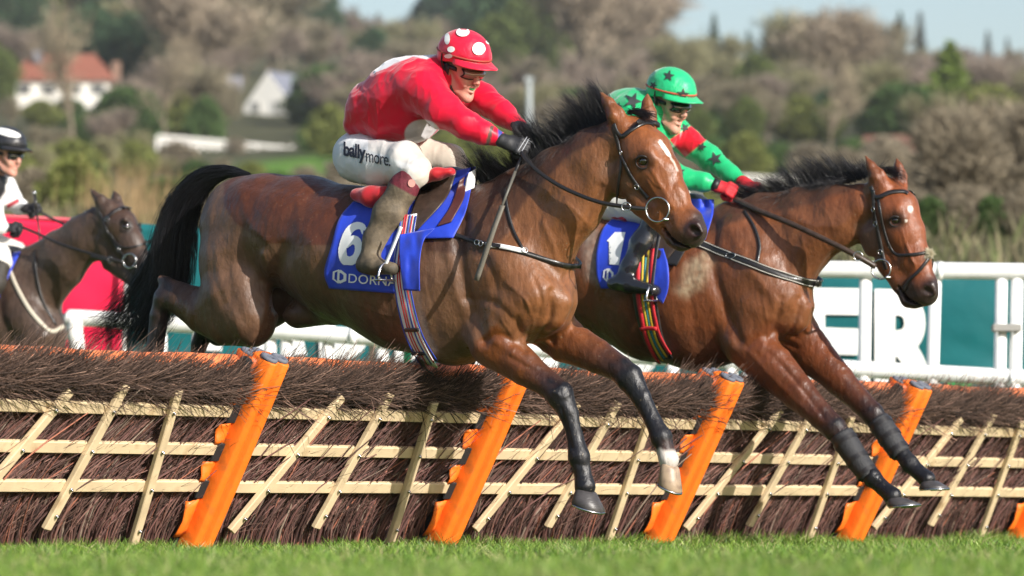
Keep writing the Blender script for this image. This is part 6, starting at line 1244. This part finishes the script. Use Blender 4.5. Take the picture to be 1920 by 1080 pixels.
def helmet(H, root, m, band_m, T=None, pk=.062, rad=(.108, .134, .112)):
    """skull cap under a silk cover, with a peak"""
    V = []; F = []; n = 56; rows = 26; cz = .070
    for j in range(rows + 1):
        ph = math.radians(1 + 99 * j / rows)
        for k in range(n):
            q = 2 * math.pi * k / n; x, y, z = rad[0] * math.sin(ph) * math.cos(q), rad[1] * math.sin(ph) * math.sin(q), rad[2] * math.cos(ph)
            t = smoothstep(80, 98, math.degrees(ph)); wv = .0012 * math.sin(q * 17 + 3 * math.sin(q * 4)) * smoothstep(35, 95, math.degrees(ph)) + .0055 * (1 - abs(2 * float(vnoise(np.array([x * 22 + z * 10, y * 22, z * 34]))) - 1)) ** 3 * smoothstep(15, 60, math.degrees(ph)) - .001
            s_ = 1 - .05 * t + wv * 6; V.append(H(x * s_, y * s_ - .006, z * s_ + cz - .004 * t - .034 * max(0, -math.sin(q) + .25) * t))
    for j in range(rows):
        for k in range(n): F.append([j * n + k, (j + 1) * n + k, (j + 1) * n + (k + 1) % n, j * n + (k + 1) % n])
    F = np.array(F); V = np.array(V); cap = mesh_obj('helmet', V, F, m, root); solid(cap, .004)
    mb = MB(); mb.tube([H(math.cos(q) * rad[0] * 1.012, math.sin(q) * rad[1] * 1.012 - .006, cz + .004 + .004 * math.sin(q)) for q in np.linspace(0, 2 * math.pi, 49)], .0048, 6, cap=False); mb.build('band', band_m, cap, True)
    P = []; ns, nt = 24, 6
    for a in range(ns + 1):
        q = math.radians(20 + 140 * a / ns); base_ = np.array([math.cos(q) * rad[0] * .99, math.sin(q) * rad[1] * .99 - .006]); ext = pk * math.sin((q - math.radians(20)) / math.radians(140) * math.pi) ** .55
        for t in range(nt + 1): w_ = t / nt; d = np.array([math.cos(q) * .45, math.sin(q)]); e = base_ + d * ext * w_; P.append(H(e[0], e[1], cz - .004 - .010 * w_ - .004 * w_ * abs(math.cos(q)) * 4))
    Fp = [[a * (nt + 1) + t, a * (nt + 1) + t + 1, (a + 1) * (nt + 1) + t + 1, (a + 1) * (nt + 1) + t] for a in range(ns) for t in range(nt)]; o = mesh_obj('peak', P, Fp, m, cap); solid(o, .005)
    return cap, bvh(V, F)
def goggles(H, root, lens, frame_m, z0=.008, dz=.022, y=.090, name='goggles'):
    ns, nt = 26, 8; P = []
    for a in range(ns + 1):
        q = -1.15 + 2.3 * a / ns
        for t in range(nt + 1): w_ = -1 + 2 * t / nt; nose = .012 * math.exp(-(q / .16) ** 2) if w_ < 0 else 0; P.append(H(math.sin(q) * .068, y - .050 * (1 - math.cos(q)) + .018 * (1 - w_ * w_) + .006, z0 + w_ * (dz * (1 - .25 * (q / 1.15) ** 4) - nose)))
    Fp = [[a * (nt + 1) + t, a * (nt + 1) + t + 1, (a + 1) * (nt + 1) + t + 1, (a + 1) * (nt + 1) + t] for a in range(ns) for t in range(nt)]; g = mesh_obj(name, P, Fp, lens, root); solid(g, .003)
    P = np.array(P).reshape(ns + 1, nt + 1, 3); loop = list(P[:, 0]) + list(P[-1, :]) + list(P[::-1, -1]) + list(P[0, ::-1]); mb = MB(); mb.tube(loop, .0042, 6, cap=False); mb.build('goggle_frame', frame_m, g, True)
    mb = MB(); pts = [H(math.sin(q) * .082 * 1.02, math.cos(q) * .095 - .015, z0 + .004 + .012 * (1 - math.cos(q)) * .5) for q in np.linspace(.95, 2 * math.pi - .95, 30)]
    C = np.array(pts); N = C - H(0, -.015, z0); N /= np.linalg.norm(N, axis=1, keepdims=True); strap(mb, C, N, .020, .003); mb.build('goggle_strap', frame_m, g, True); return g
def chinstrap(H, root, m):
    mb = MB()
    for s in (-1, 1): mb.tube(catmull([H(.088 * s, -.01, .03), H(.078 * s, .0, -.03), H(.058 * s, .03, -.085), H(.0, .055, -.118)], 6), .006, 6)
    for s in (-1, 1): mb.tube(catmull([H(.086 * s, -.05, .02), H(.074 * s, -.02, -.04), H(.062 * s, .02, -.075)], 6), .006, 6)
    mb.build('chin_strap', m, root, True)
    mb = MB()
    for s in (-1, 1): B = Body(f1); B.raw([H(.083 * s, -.02, .01), H(.080 * s, -.016, -.035)], [.030, .022], [.008, .008], lat=H.X, k=.01); V, F = fix(*B.mesh(.006, 1)); mesh_obj('ear_pad', V, F, m, root)
def suit(fr, chains, h, m, name, root, paint, amp=.006, seed=0, grow=0, disp=None):
    B = Body(fr)
    for c in chains: c = dict(c); n = c.pop('n'); B.chain(n, grow=grow, **c)
    V, F = fix(*B.mesh(h, 2)); V = wrinkle(V, F, amp, 11, seed); k = (V - fr.C) @ fr.R; x, y = proj(V)
    if disp: N = normals(V, F); V = V + N * disp(x, y, k, V)[:, None]
    c = paint(x, y, k, V); return mesh_obj(name, V, F, m, root, cols=c), V, F
def rider(fr, Y, label, silk_m, S):
    c = fr.P(*S['seat'], 0); root = empty('person', tuple(c), 0, label, 'person', 'jockeys riding in the race'); H = S['head']
    B = Body(fr); head_chains(B, H, S.get('mouth', 0))
    for cset in (S['torso'], S['legs'], S['boots']):
        for c_ in cset: c_ = dict(c_); n = c_.pop('n'); B.chain(n, grow=-.014, **c_)
    B.raw([H(0, -.03, -.03), fr.P(*S['neck'])], [.052, .058], k=.03)
    for hd in S['hands']: w_ = fr.P(*hd[0]); B.raw([w_, w_ + np.array(hd[1]) * .035], [.019, .017], k=.02)
    V, F = fix(*B.mesh(S.get('h', .0055), 1)); mesh_obj('body', V, F, skin, root)
    suit(fr, S['torso'], .0065, silk_m, 'silks', root, S['paint'], .0065, S['seed'], disp=S.get('sdisp')); suit(fr, S['legs'], .0065, S['breech_m'], 'breeches', root, S['bpaint'], .005, S['seed'] + 3)
    nb = [c_ for c_ in S['boots'] if c_['n'][0][2] > 0]; fb = [c_ for c_ in S['boots'] if c_['n'][0][2] <= 0]
    suit(fr, nb, .006, S['boot_m'], 'boot', root, S['btpaint'], .004, S['seed'] + 5); suit(fr, fb, .006, S['boot_m'], 'boot', root, S['btpaint'], .004, S['seed'] + 6)
    for s in (-1, 1):
        bm = bmesh.new(); bmesh.ops.create_uvsphere(bm, u_segments=14, v_segments=10, radius=.0125); mesh_obj('eye', np.array([v.co[:] for v in bm.verts]) + H(.031 * s, .076, .014), [[v.index for v in f.verts] for f in bm.faces], MATS['eye'], root); bm.free()
    return root, H
def const(c): return lambda x, y, k, V: np.tile(np.array(c, float), (len(x), 1)) * (.93 + .14 * vnoise(V * 20))[:, None]
silkm = mat('silk', rough=.40, attr=True, bump=.35, bdist=.004, bumps=[(22, 1.4, (1, 1, .5)), (800, .1, None)], sheen=.4, spec=.35)
breech = mat('breeches_cloth', rough=.75, attr=True, bump=.45, bdist=.004, bumps=[(26, 1.2, None), (500, .15, None)]); boots_mud = mat('boots_muddy', rough=.7, attr=True, nscale=45, namp=.25, bump=.5, bscale=90); boots_shiny = mat('boots_shiny', rough=.16, attr=True, coat=.5, nscale=20, namp=.3, bump=.5, bdist=.004, bumps=[(28, 1.6, None)])
glove_b = mat('glove_black', (.014, .014, .017), .6, bump=.4, bscale=140); glove_r = mat('glove_red', (.42, .010, .018), .7, nscale=40, namp=.15, bump=.4, bscale=140)
lens_d = mat('lens_dark', (.012, .016, .012), .05, spec=.9, coat=1); lens_c = mat('lens_pink', (.30, .16, .13), .06, spec=.8, coat=1); rub = mat('rubber_black', (.012, .012, .012), .5); hair = mat('hair_brown', (.03, .02, .015), .7)
def kid(r, n): return [c for c in r.children if c.name.split('.')[0] == n][0]
def VIS(o): return np.array([v.co[:] for v in o.data.vertices]) + np.array(o.parent.location)
def PIS(o): return [list(p.vertices) for p in o.data.polygons]
# ---- red jockey
def paintA(x, y, k, V):
    c = np.tile(np.array([.64, .003, .030]), (len(x), 1)); wh = (.72, .68, .70)
    c = mixc(c, smoothstep(3.0, -.5, np.hypot((x - 792) / 1.15, (y - 252) / .95) - 28) * (k > -.05) * ((y > 219) & (x < 825)), wh)
    c = mixc(c, region(x, y, [(705, 60), (700, 143), (740, 119), (775, 106), (800, 111), (818, 103), (832, 112), (850, 60)], 1.5) * ((k < .155)), wh)
    cuff = smoothstep(2, 0, np.abs(x - 938) - 3.5) * (k > 0) * (y > 235) * (x < 950); c = mixc(c, cuff, (.05, .06, .30)); cuff = smoothstep(2, 0, np.abs(x - 918 - (y - 255) * -.25) - 3) * (k > 0.03) * (y > 235); return mixc(c, cuff, (.10, .05, .04))
def bpA(x, y, k, V):
    c = np.tile(np.array([.70, .70, .71]), (len(x), 1)); mud = smoothstep(.42, .75, vnoise(V * 16) * .6 + .5 * smoothstep(735, 800, x)) * smoothstep(725, 760, x); c = mixc(c, mud * .55, (.50, .40, .26)); return mixc(c, smoothstep(5, -2, y - (262 + (x - 640) * .35)) * .35 * (x > 690), (.45, .36, .26))
def btA(x, y, k, V):
    c = np.tile(np.array([.115, .088, .056]), (len(x), 1)) * (.6 + .8 * vnoise(V * 30))[:, None]; t = (y - 340) - (x - 763) * .55; c = mixc(c, smoothstep(-3, 0, t + 18) * smoothstep(22, 19, t + 0) * (y < 368) * (y > 318), (.12, .012, .022)); c = mixc(c, smoothstep(322, 319, y - (x - 763) * .5) , (.02, .018, .02)); return mixc(c, smoothstep(490, 506, y) * .7, (.03, .028, .02))
HA = Head(f1.P(866, 132, .0), 46, 20, -3, 1.02)
SA = dict(seat=(700, 340), head=HA, mouth=.7, seed=1, neck=(822, 158, 0), breech_m=breech, boot_m=boots_mud, paint=paintA, bpaint=bpA, btpaint=btA,
    torso=[dict(n=[(683, 236, 0, 26, 56), (712, 206, 0, 54, 70), (762, 184, 0, 72, 80), (806, 166, 0, 62, 84), (830, 150, 0, 40, 60)], k=.03, kin=.05), dict(n=[(735, 236, .02, 36, 62), (772, 228, .02, 36, 62)], k=.05, kin=.04), dict(n=[(835, 140, 0, 26, 28)], k=.03),
           dict(n=[(792, 168, .15, 40, 34), (832, 208, .17, 34, 31), (872, 233, .16, 27, 26), (908, 250, .13, 22, 22), (936, 260, .10, 15, 15)], k=.05, kin=.02), dict(n=[(868, 172, -.15, 36, 30), (906, 186, -.17, 29, 27), (942, 213, -.14, 23, 22), (972, 236, -.10, 15, 15)], k=.05, kin=.02)],
    legs=[dict(n=[(672, 290, 0, 44, 56), (700, 296, 0, 46, 56), (740, 296, 0, 30, 46)], k=.03, kin=.04), dict(n=[(664, 298, .10, 42, 34), (712, 308, .15, 43, 36), (760, 304, .19, 38, 33), (782, 318, .21, 27, 27)], k=.05, kin=.03), dict(n=[(775, 330, .22, 25, 25), (768, 340, .225, 23, 24)], k=.03),
          dict(n=[(715, 292, -.10, 40, 34), (785, 290, -.16, 36, 32), (845, 300, -.2, 28, 27), (862, 318, -.21, 20, 21), (852, 350, -.22, 18, 18)], k=.05, kin=.03)],
    boots=[dict(n=[(768, 332, .235, 22, 22), (757, 352, .24, 27, 25), (730, 400, .27, 30, 27), (705, 450, .30, 23, 22), (693, 482, .33, 19, 19)], k=.02, kin=.03), dict(n=[(682, 498, .34, 15, 17), (702, 498, .35, 17, 18), (736, 504, .355, 12, 17)], k=.03, kin=.02),
           dict(n=[(858, 340, -.225, 19, 20), (842, 390, -.28, 24, 24), (822, 450, -.33, 19, 18), (816, 480, -.35, 16, 16), (850, 496, -.36, 12, 15)], k=.02, kin=.03)],
    hands=[((938, 262, .10), (.8, -.5, -.2)), ((972, 238, -.10), (.8, -.5, -.2))])
ja, HA = rider(f1, 22, 'jockey in red silks and white spotted red cap crouching over horse number 6', silkm, SA)
redcap = mat('cap_red', (.66, .008, .040), .42, bump=.6, bdist=.012, bscale=24, coat=.0, sheen=.3); capA, tA = helmet(HA, ja, redcap, mat('band_brown', (.30, .05, .03), .6))
for (cx, cy, rx, ry) in ((868, 62, 12, 8), (897, 92, 11.5, 11.5), (914, 74, 6, 10), (840, 74, 5, 10), (847, 93, 7, 5.5), (842, 105, 7.5, 4), (927, 116, 3.5, 10)):
    V2, Fc = disc2(); decal('spot', V2, Fc, [(cx - rx, cy + ry), (cx + rx, cy + ry), (cx + rx, cy - ry), (cx - rx, cy - ry)], tA, print_w, capA, off=.007)
goggles(HA, ja, lens_c, rub); chinstrap(HA, ja, rub)
mud = mat('goggles_muddy', (.12, .09, .045), .6, nscale=40, namp=.4, bump=.4, bscale=90); goggles(HA, ja, mud, mud, z0=.041, dz=.011, y=.104, name='spare_goggles')
mb = MB(); mb.tube(catmull([HA(0, -.13, .10), HA(.05, -.09, .135), HA(.098, -.04, .09), HA(.106, -.03, .035), HA(.09, -.012, -.01)], 8), .0035, 6); mb.build('cap_elastic', rub, capA, True)
mb = MB(); mb.tube([HA(-.013, .087, -.058), HA(0, .092, -.060), HA(.013, .087, -.058)], .0055, 6); mb.build('mouth_guard', mat('guard_green', (.03, .35, .10), .3), ja, True)
fw = f1.P(965, 272, .07) - f1.P(938, 262, .10); _, Vh, Fh, pa = fist('glove', f1.P(952, 267, .09), fw, f1.R * .85 + np.array([0, 0, .6]), glove_b, ja, -1, .0135)
th = bvh(Vh, Fh); print('rows glove', [ (a.min(), a.max()) for a in proj(Vh)])
for l in ([(968, 288), (978, 272), (988, 257)], [(974, 290), (984, 274), (992, 260)], [(988, 262), (998, 268), (1003, 278)]): O, Nn = castline(th, l, .002, 4); mb = MB(); strap(mb, O, Nn, .0035, .0015); mb.build('glove_stripe', mat('stripe_grey', (.35, .36, .40), .6), ja, True)
fist('glove', f1.P(975, 239, -.09), f1.P(1000, 250, -.05) - f1.P(972, 236, -.10), -f1.R * .6 + np.array([0, 0, .9]), glove_b, ja, 1, .0135)
V2, Fc = disc2(); tb = bvh(VIS(kid(ja, 'boot')), PIS(kid(ja, 'boot')))
decal('boot_badge', V2, Fc, [(765, 351), (778, 351), (778, 336), (765, 336)], tb, mat('badge_pink', (.45, .20, .17), .6), ja)
tb = bvh(VIS(kid(ja, 'breeches')), PIS(kid(ja, 'breeches')))
ink = mat('print_black', (.012, .012, .025), .6)
T2, F2 = text_geo('bally', .028, .92, 0); decal('lettering', T2, F2, [(645, 300), (687, 308), (687, 274), (645, 266)], tb, ink, ja); T2, F2 = text_geo('more.', .004, .92); decal('lettering', T2, F2, [(687, 303), (733, 312), (733, 296), (687, 287)], tb, ink, ja)
def waistband(root, H_, pts, m): pass
wp = empty('whip', tuple(f1.P(945, 380, .2)), 0, 'brown riding whip held down in the red jockey right hand', 'whip'); mb = MB(); mb.tube([f1.P(985, 282, .075), f1.P(976, 300, .10), f1.P(960, 338, .16)], .0085, 8); mb.build('grip', leather, wp, True)
mb = MB(); mb.tube([f1.P(966, 322, .14), f1.P(942, 385, .25)], .0075, 8, .006); mb.build('shaft', mat('whip_grey', (.10, .095, .08), .5), wp, True)
q = MB(); C = catmull([f1.P(942, 385, .25), f1.P(922, 440, .30), f1.P(893, 526, .33)], 8); strap(q, C, np.tile(f1.R, (len(C), 1)), .026, .008); q.build('padded_flap', mat('whip_flap', (.13, .115, .09), .6, bump=.4, bscale=60), wp, True)
# ---- green jockey
def star(n=5): a = []; [a.append((.5 + (.5 if i % 2 == 0 else .21) * math.sin(i * math.pi / n), .5 + (.5 if i % 2 == 0 else .21) * math.cos(i * math.pi / n))) for i in range(2 * n)]; a.append((.5, .5)); return np.array(a), [[i, (i + 1) % (2 * n), 2 * n] for i in range(2 * n)]
def paintB(x, y, k, V):
    c = np.tile(np.array([.012, .40, .145]), (len(x), 1)) * (.93 + .14 * vnoise(V * 12))[:, None]
    return mixc(c, region(x, y, [(1255, 262), (1296, 235), (1325, 262), (1284, 295)], 1.5) * (k < 0), (.55, .006, .02))
HB = Head(f2.P(1255, 196, .0), 44, 18, -3, 1.04)
SB = dict(seat=(1150, 390), head=HB, mouth=1.0, seed=11, neck=(1222, 222, 0), breech_m=breech, boot_m=boots_shiny, paint=paintB, bpaint=const((.68, .66, .60)), btpaint=const((.014, .014, .017)),
    torso=[dict(n=[(1108, 318, 0, 26, 48), (1135, 280, 0, 46, 58), (1170, 240, 0, 58, 68), (1205, 222, 0, 52, 72), (1225, 212, 0, 34, 50)], k=.03, kin=.05), dict(n=[(1180, 215, .0, 46, 60)], k=.05), dict(n=[(1230, 205, 0, 22, 24)], k=.03), dict(n=[(1240, 255, -.03, 28, 30)], k=.05),
           dict(n=[(1180, 214, .15, 32, 28), (1215, 270, .19, 27, 25), (1250, 318, .17, 22, 22), (1285, 335, .14, 20, 20), (1322, 342, .11, 17, 16), (1334, 345, .10, 11, 11)], k=.05, kin=.02), dict(n=[(1258, 240, -.15, 30, 26), (1292, 270, -.17, 26, 24), (1330, 297, -.15, 23, 21), (1372, 328, -.12, 17, 16), (1392, 340, -.10, 11, 11)], k=.05, kin=.02)],
    legs=[dict(n=[(1092, 362, 0, 36, 48), (1130, 366, 0, 38, 48)], k=.03, kin=.04), dict(n=[(1090, 368, .09, 36, 30), (1150, 380, .15, 34, 30), (1210, 388, .19, 30, 28), (1238, 392, .20, 23, 24)], k=.05, kin=.03), dict(n=[(1150, 356, -.1, 34, 30), (1230, 358, -.16, 30, 27), (1292, 366, -.19, 24, 24), (1306, 384, -.2, 19, 20)], k=.05, kin=.03)],
    boots=[dict(n=[(1232, 396, .235, 20, 21), (1226, 418, .25, 22, 21), (1205, 456, .28, 23, 22), (1184, 500, .31, 19, 18), (1170, 522, .33, 16, 17)], k=.02, kin=.03), dict(n=[(1152, 532, .335, 13, 16), (1180, 534, .345, 15, 17), (1228, 545, .35, 11, 16)], k=.03, kin=.02), dict(n=[(1304, 392, -.22, 18, 18), (1290, 440, -.28, 20, 20), (1272, 490, -.32, 16, 16), (1268, 515, -.34, 14, 14), (1300, 530, -.35, 11, 14)], k=.02, kin=.03)],
    hands=[((1332, 345, .10), (.85, -.5, 0.05)), ((1390, 341, -.10), (.85, -.5, -.2))])
jb, HB = rider(f2, 24, 'jockey in green silks and green cap with dark stars crouching over horse number 1', silkm, SB)
grcap = mat('cap_green', (.014, .44, .17), .42, bump=.6, bdist=.012, bscale=24, coat=.0, sheen=.3); capB, tB = helmet(HB, jb, grcap, mat('band_red', (.50, .06, .04), .5))
darkp = mat('print_dark', (.025, .03, .03), .6)
for (cx, cy, r_, rot) in ((1254, 143, 11, .2), (1280, 177, 12, .1), (1307, 160, 6, .4), (1226, 160, 8, .5)):
    V2, Fc = star(); ca, sa = math.cos(rot), math.sin(rot); decal('star', V2, Fc, [(cx + r_ * (a * ca - b_ * sa), cy + r_ * (a * sa + b_ * ca)) for a, b_ in ((-1, 1), (1, 1), (1, -1), (-1, -1))], tB, darkp, capB, off=.006, maxe=3.0)
def stars_on(ob, root, lst):
    loc = np.array(ob.parent.location); tr = bvh(np.array([v.co[:] for v in ob.data.vertices]) + loc, [list(p.vertices) for p in ob.data.polygons])
    for (cx, cy, r_, rot) in lst:
        V2, Fc = star(); ca, sa = math.cos(rot), math.sin(rot); decal('star', V2, Fc, [(cx + r_ * (a * ca - b_ * sa), cy + r_ * (a * sa + b_ * ca)) for a, b_ in ((-1, 1), (1, 1), (1, -1), (-1, -1))], tr, darkp, ob, off=.005, maxe=3.0)
sb_ = [c for c in jb.children if c.name.startswith('silks')][0]; stars_on(sb_, jb, [(1186, 190, 17, .4), (1341, 298, 14, .9), (1316, 276, 9, .3), (1284, 240, 9, .8), (1160, 200, 9, .2), (1220, 300, 12, .3), (1276, 322, 9, 1.2)])
goggles(HB, jb, lens_d, rub); chinstrap(HB, jb, rub)
mb = MB(); mb.tube(catmull([HB(.02, -.13, .11), HB(.06, -.07, .14), HB(.095, -.02, .10), HB(.106, -.01, .035), HB(.09, .0, -.01)], 8), .0045, 6); mb.build('cap_elastic', rub, capB, True)
fist('glove', f2.P(1345, 349, .085), f2.P(1372, 358, .06) - f2.P(1335, 346, .10), f2.R * .7 + np.array([0, 0, .7]), glove_r, jb, -1, .0135)
fist('glove', f2.P(1398, 344, -.08), f2.P(1425, 360, -.05) - f2.P(1392, 340, -.10), f2.R * .3 + np.array([0, 0, .9]), glove_r, jb, -1, .0135)
for p_, q_ in (((1336, 345, .10), (1347, 350, .085)),): mb = MB(); mb.tube([f2.P(*p_), f2.P(*q_)], .033, 14); mb.build('glove_cuff', rub, jb, True)
# ---- third jockey
def paintC(x, y, k, V):
    c = np.tile(np.array([.74, .73, .72]), (len(x), 1)); c = mixc(c, region(x, y, [(-300, 250), (12, 330), (10, 360), (-8, 385), (-10, 430), (-300, 500)], 2), (.013, .013, .016))
    return mixc(c, region(x, y, [(12, 384), (34, 372), (37, 378), (14, 392)], 1.2) , (.45, .01, .03))
HC = Head(f3.P(11, 293, 0), 36, 8, 0, 1.0)
SC_ = dict(seat=(-60, 470), head=HC, mouth=.2, seed=21, neck=(-16, 336, 0), breech_m=breech, boot_m=boots_mud, paint=paintC, bpaint=const((.66, .63, .58)), btpaint=const((.03, .025, .02)), h=.007,
    torso=[dict(n=[(-110, 420, 0, 20, 40), (-88, 390, 0, 38, 48), (-55, 368, 0, 44, 54), (-25, 352, 0, 38, 56), (-14, 340, 0, 24, 38)], k=.03, kin=.05), dict(n=[(-30, 358, .14, 26, 22), (-14, 395, .17, 21, 19), (0, 425, .15, 15, 15), (10, 428, .12, 10, 10)], k=.05, kin=.02),
           dict(n=[(8, 352, -.14, 25, 22), (22, 375, -.16, 20, 18), (36, 388, -.14, 15, 14), (48, 392, -.11, 10, 10)], k=.05, kin=.02)],
    legs=[dict(n=[(-112, 455, 0, 32, 40), (-80, 462, 0, 32, 38)], k=.03, kin=.04), dict(n=[(-112, 462, .08, 30, 25), (-50, 474, .14, 30, 26), (-5, 480, .19, 24, 23), (6, 492, .2, 18, 18)], k=.05, kin=.03), dict(n=[(-90, 452, -.09, 28, 24), (-20, 458, -.15, 26, 23), (30, 472, -.19, 20, 19)], k=.05, kin=.03)],
    boots=[dict(n=[(2, 500, .22, 17, 17), (-10, 530, .26, 20, 19), (-32, 575, .30, 16, 15), (-38, 592, .33, 13, 13), (-14, 604, .34, 9, 12)], k=.02, kin=.03), dict(n=[(32, 480, -.21, 16, 16), (20, 520, -.26, 18, 18), (2, 560, -.3, 14, 14), (20, 585, -.33, 9, 12)], k=.02, kin=.03)],
    hands=[((6, 428, .12), (.9, -.4, 0)), ((46, 392, -.11), (.9, -.4, 0))])
jc, HC = rider(f3, 30, 'jockey in black and white silks and black cap at the left edge', silkm, SC_)
blk = mat('cap_black', (.022, .022, .026), .4, bump=.3, bdist=.004, bscale=26); capC, tC = helmet(HC, jc, blk, rub); V2, Fc = disc2(); decal('spot', V2, Fc, [(-14, 249), (40, 262), (37, 248), (-14, 236)], tC, print_w, capC, off=.004)
goggles(HC, jc, lens_d, rub); goggles(HC, jc, mud, mud, z0=.041, dz=.011, y=.104, name='spare_goggles'); chinstrap(HC, jc, rub)
fist('glove', f3.P(10, 427, .12), f3.P(40, 428, .08) - f3.P(8, 427, .12), f3.R * .7 + np.array([0, 0, .7]), glove_b, jc, -1, .0145); fist('glove', f3.P(50, 391, -.10), f3.P(76, 391, -.05) - f3.P(46, 391, -.11), f3.R * .6 + np.array([0, 0, .7]), glove_b, jc, -1, .0145)
wp3 = empty('whip', tuple(f3.P(70, 400, -.05)), 0, 'black riding whip with a silver knob held upright in the third jockey hand', 'whip'); mb = MB(); mb.tube([f3.P(65, 366, -.05), f3.P(68, 392, -.04)], .010, 8); mb.build('handle', leather, wp3, True); mb = MB(); mb.tube([f3.P(64, 358, -.05), f3.P(65, 366, -.05)], .012, 10); mb.build('knob', silver, wp3, True)
mb = MB(); mb.tube([f3.P(68, 392, -.04), f3.P(73, 430, -.02), f3.P(75, 470, 0)], .006, 8, .005); mb.build('shaft', leather, wp3, True)
# ------------------------------------------------------------------ damp winter air over the whole place
bm = bmesh.new(); bmesh.ops.create_cube(bm, size=1); hz = mesh_obj('haze', [v.co[:] for v in bm.verts], [[v.index for v in f.verts] for f in bm.faces], mat('haze_skin'), smooth=False); bm.free()
hz.scale = (6400, 3000, 160); hz.location = (0, 1300, 79 - 1.0)
hm_ = bpy.data.materials.new('haze'); hm_.use_nodes = True; N_ = hm_.node_tree; N_.nodes.clear(); oo = N_.nodes.new('ShaderNodeOutputMaterial'); pv = N_.nodes.new('ShaderNodeVolumePrincipled')
pv.inputs['Color'].default_value = (.95, .96, 1, 1); pv.inputs['Density'].default_value = .00016; pv.inputs['Anisotropy'].default_value = .2; N_.links.new(pv.outputs[0], oo.inputs['Volume'])
hz.data.materials.clear(); hz.data.materials.append(hm_); tag(hz, 'thin pale winter haze', 'haze', kind='stuff')
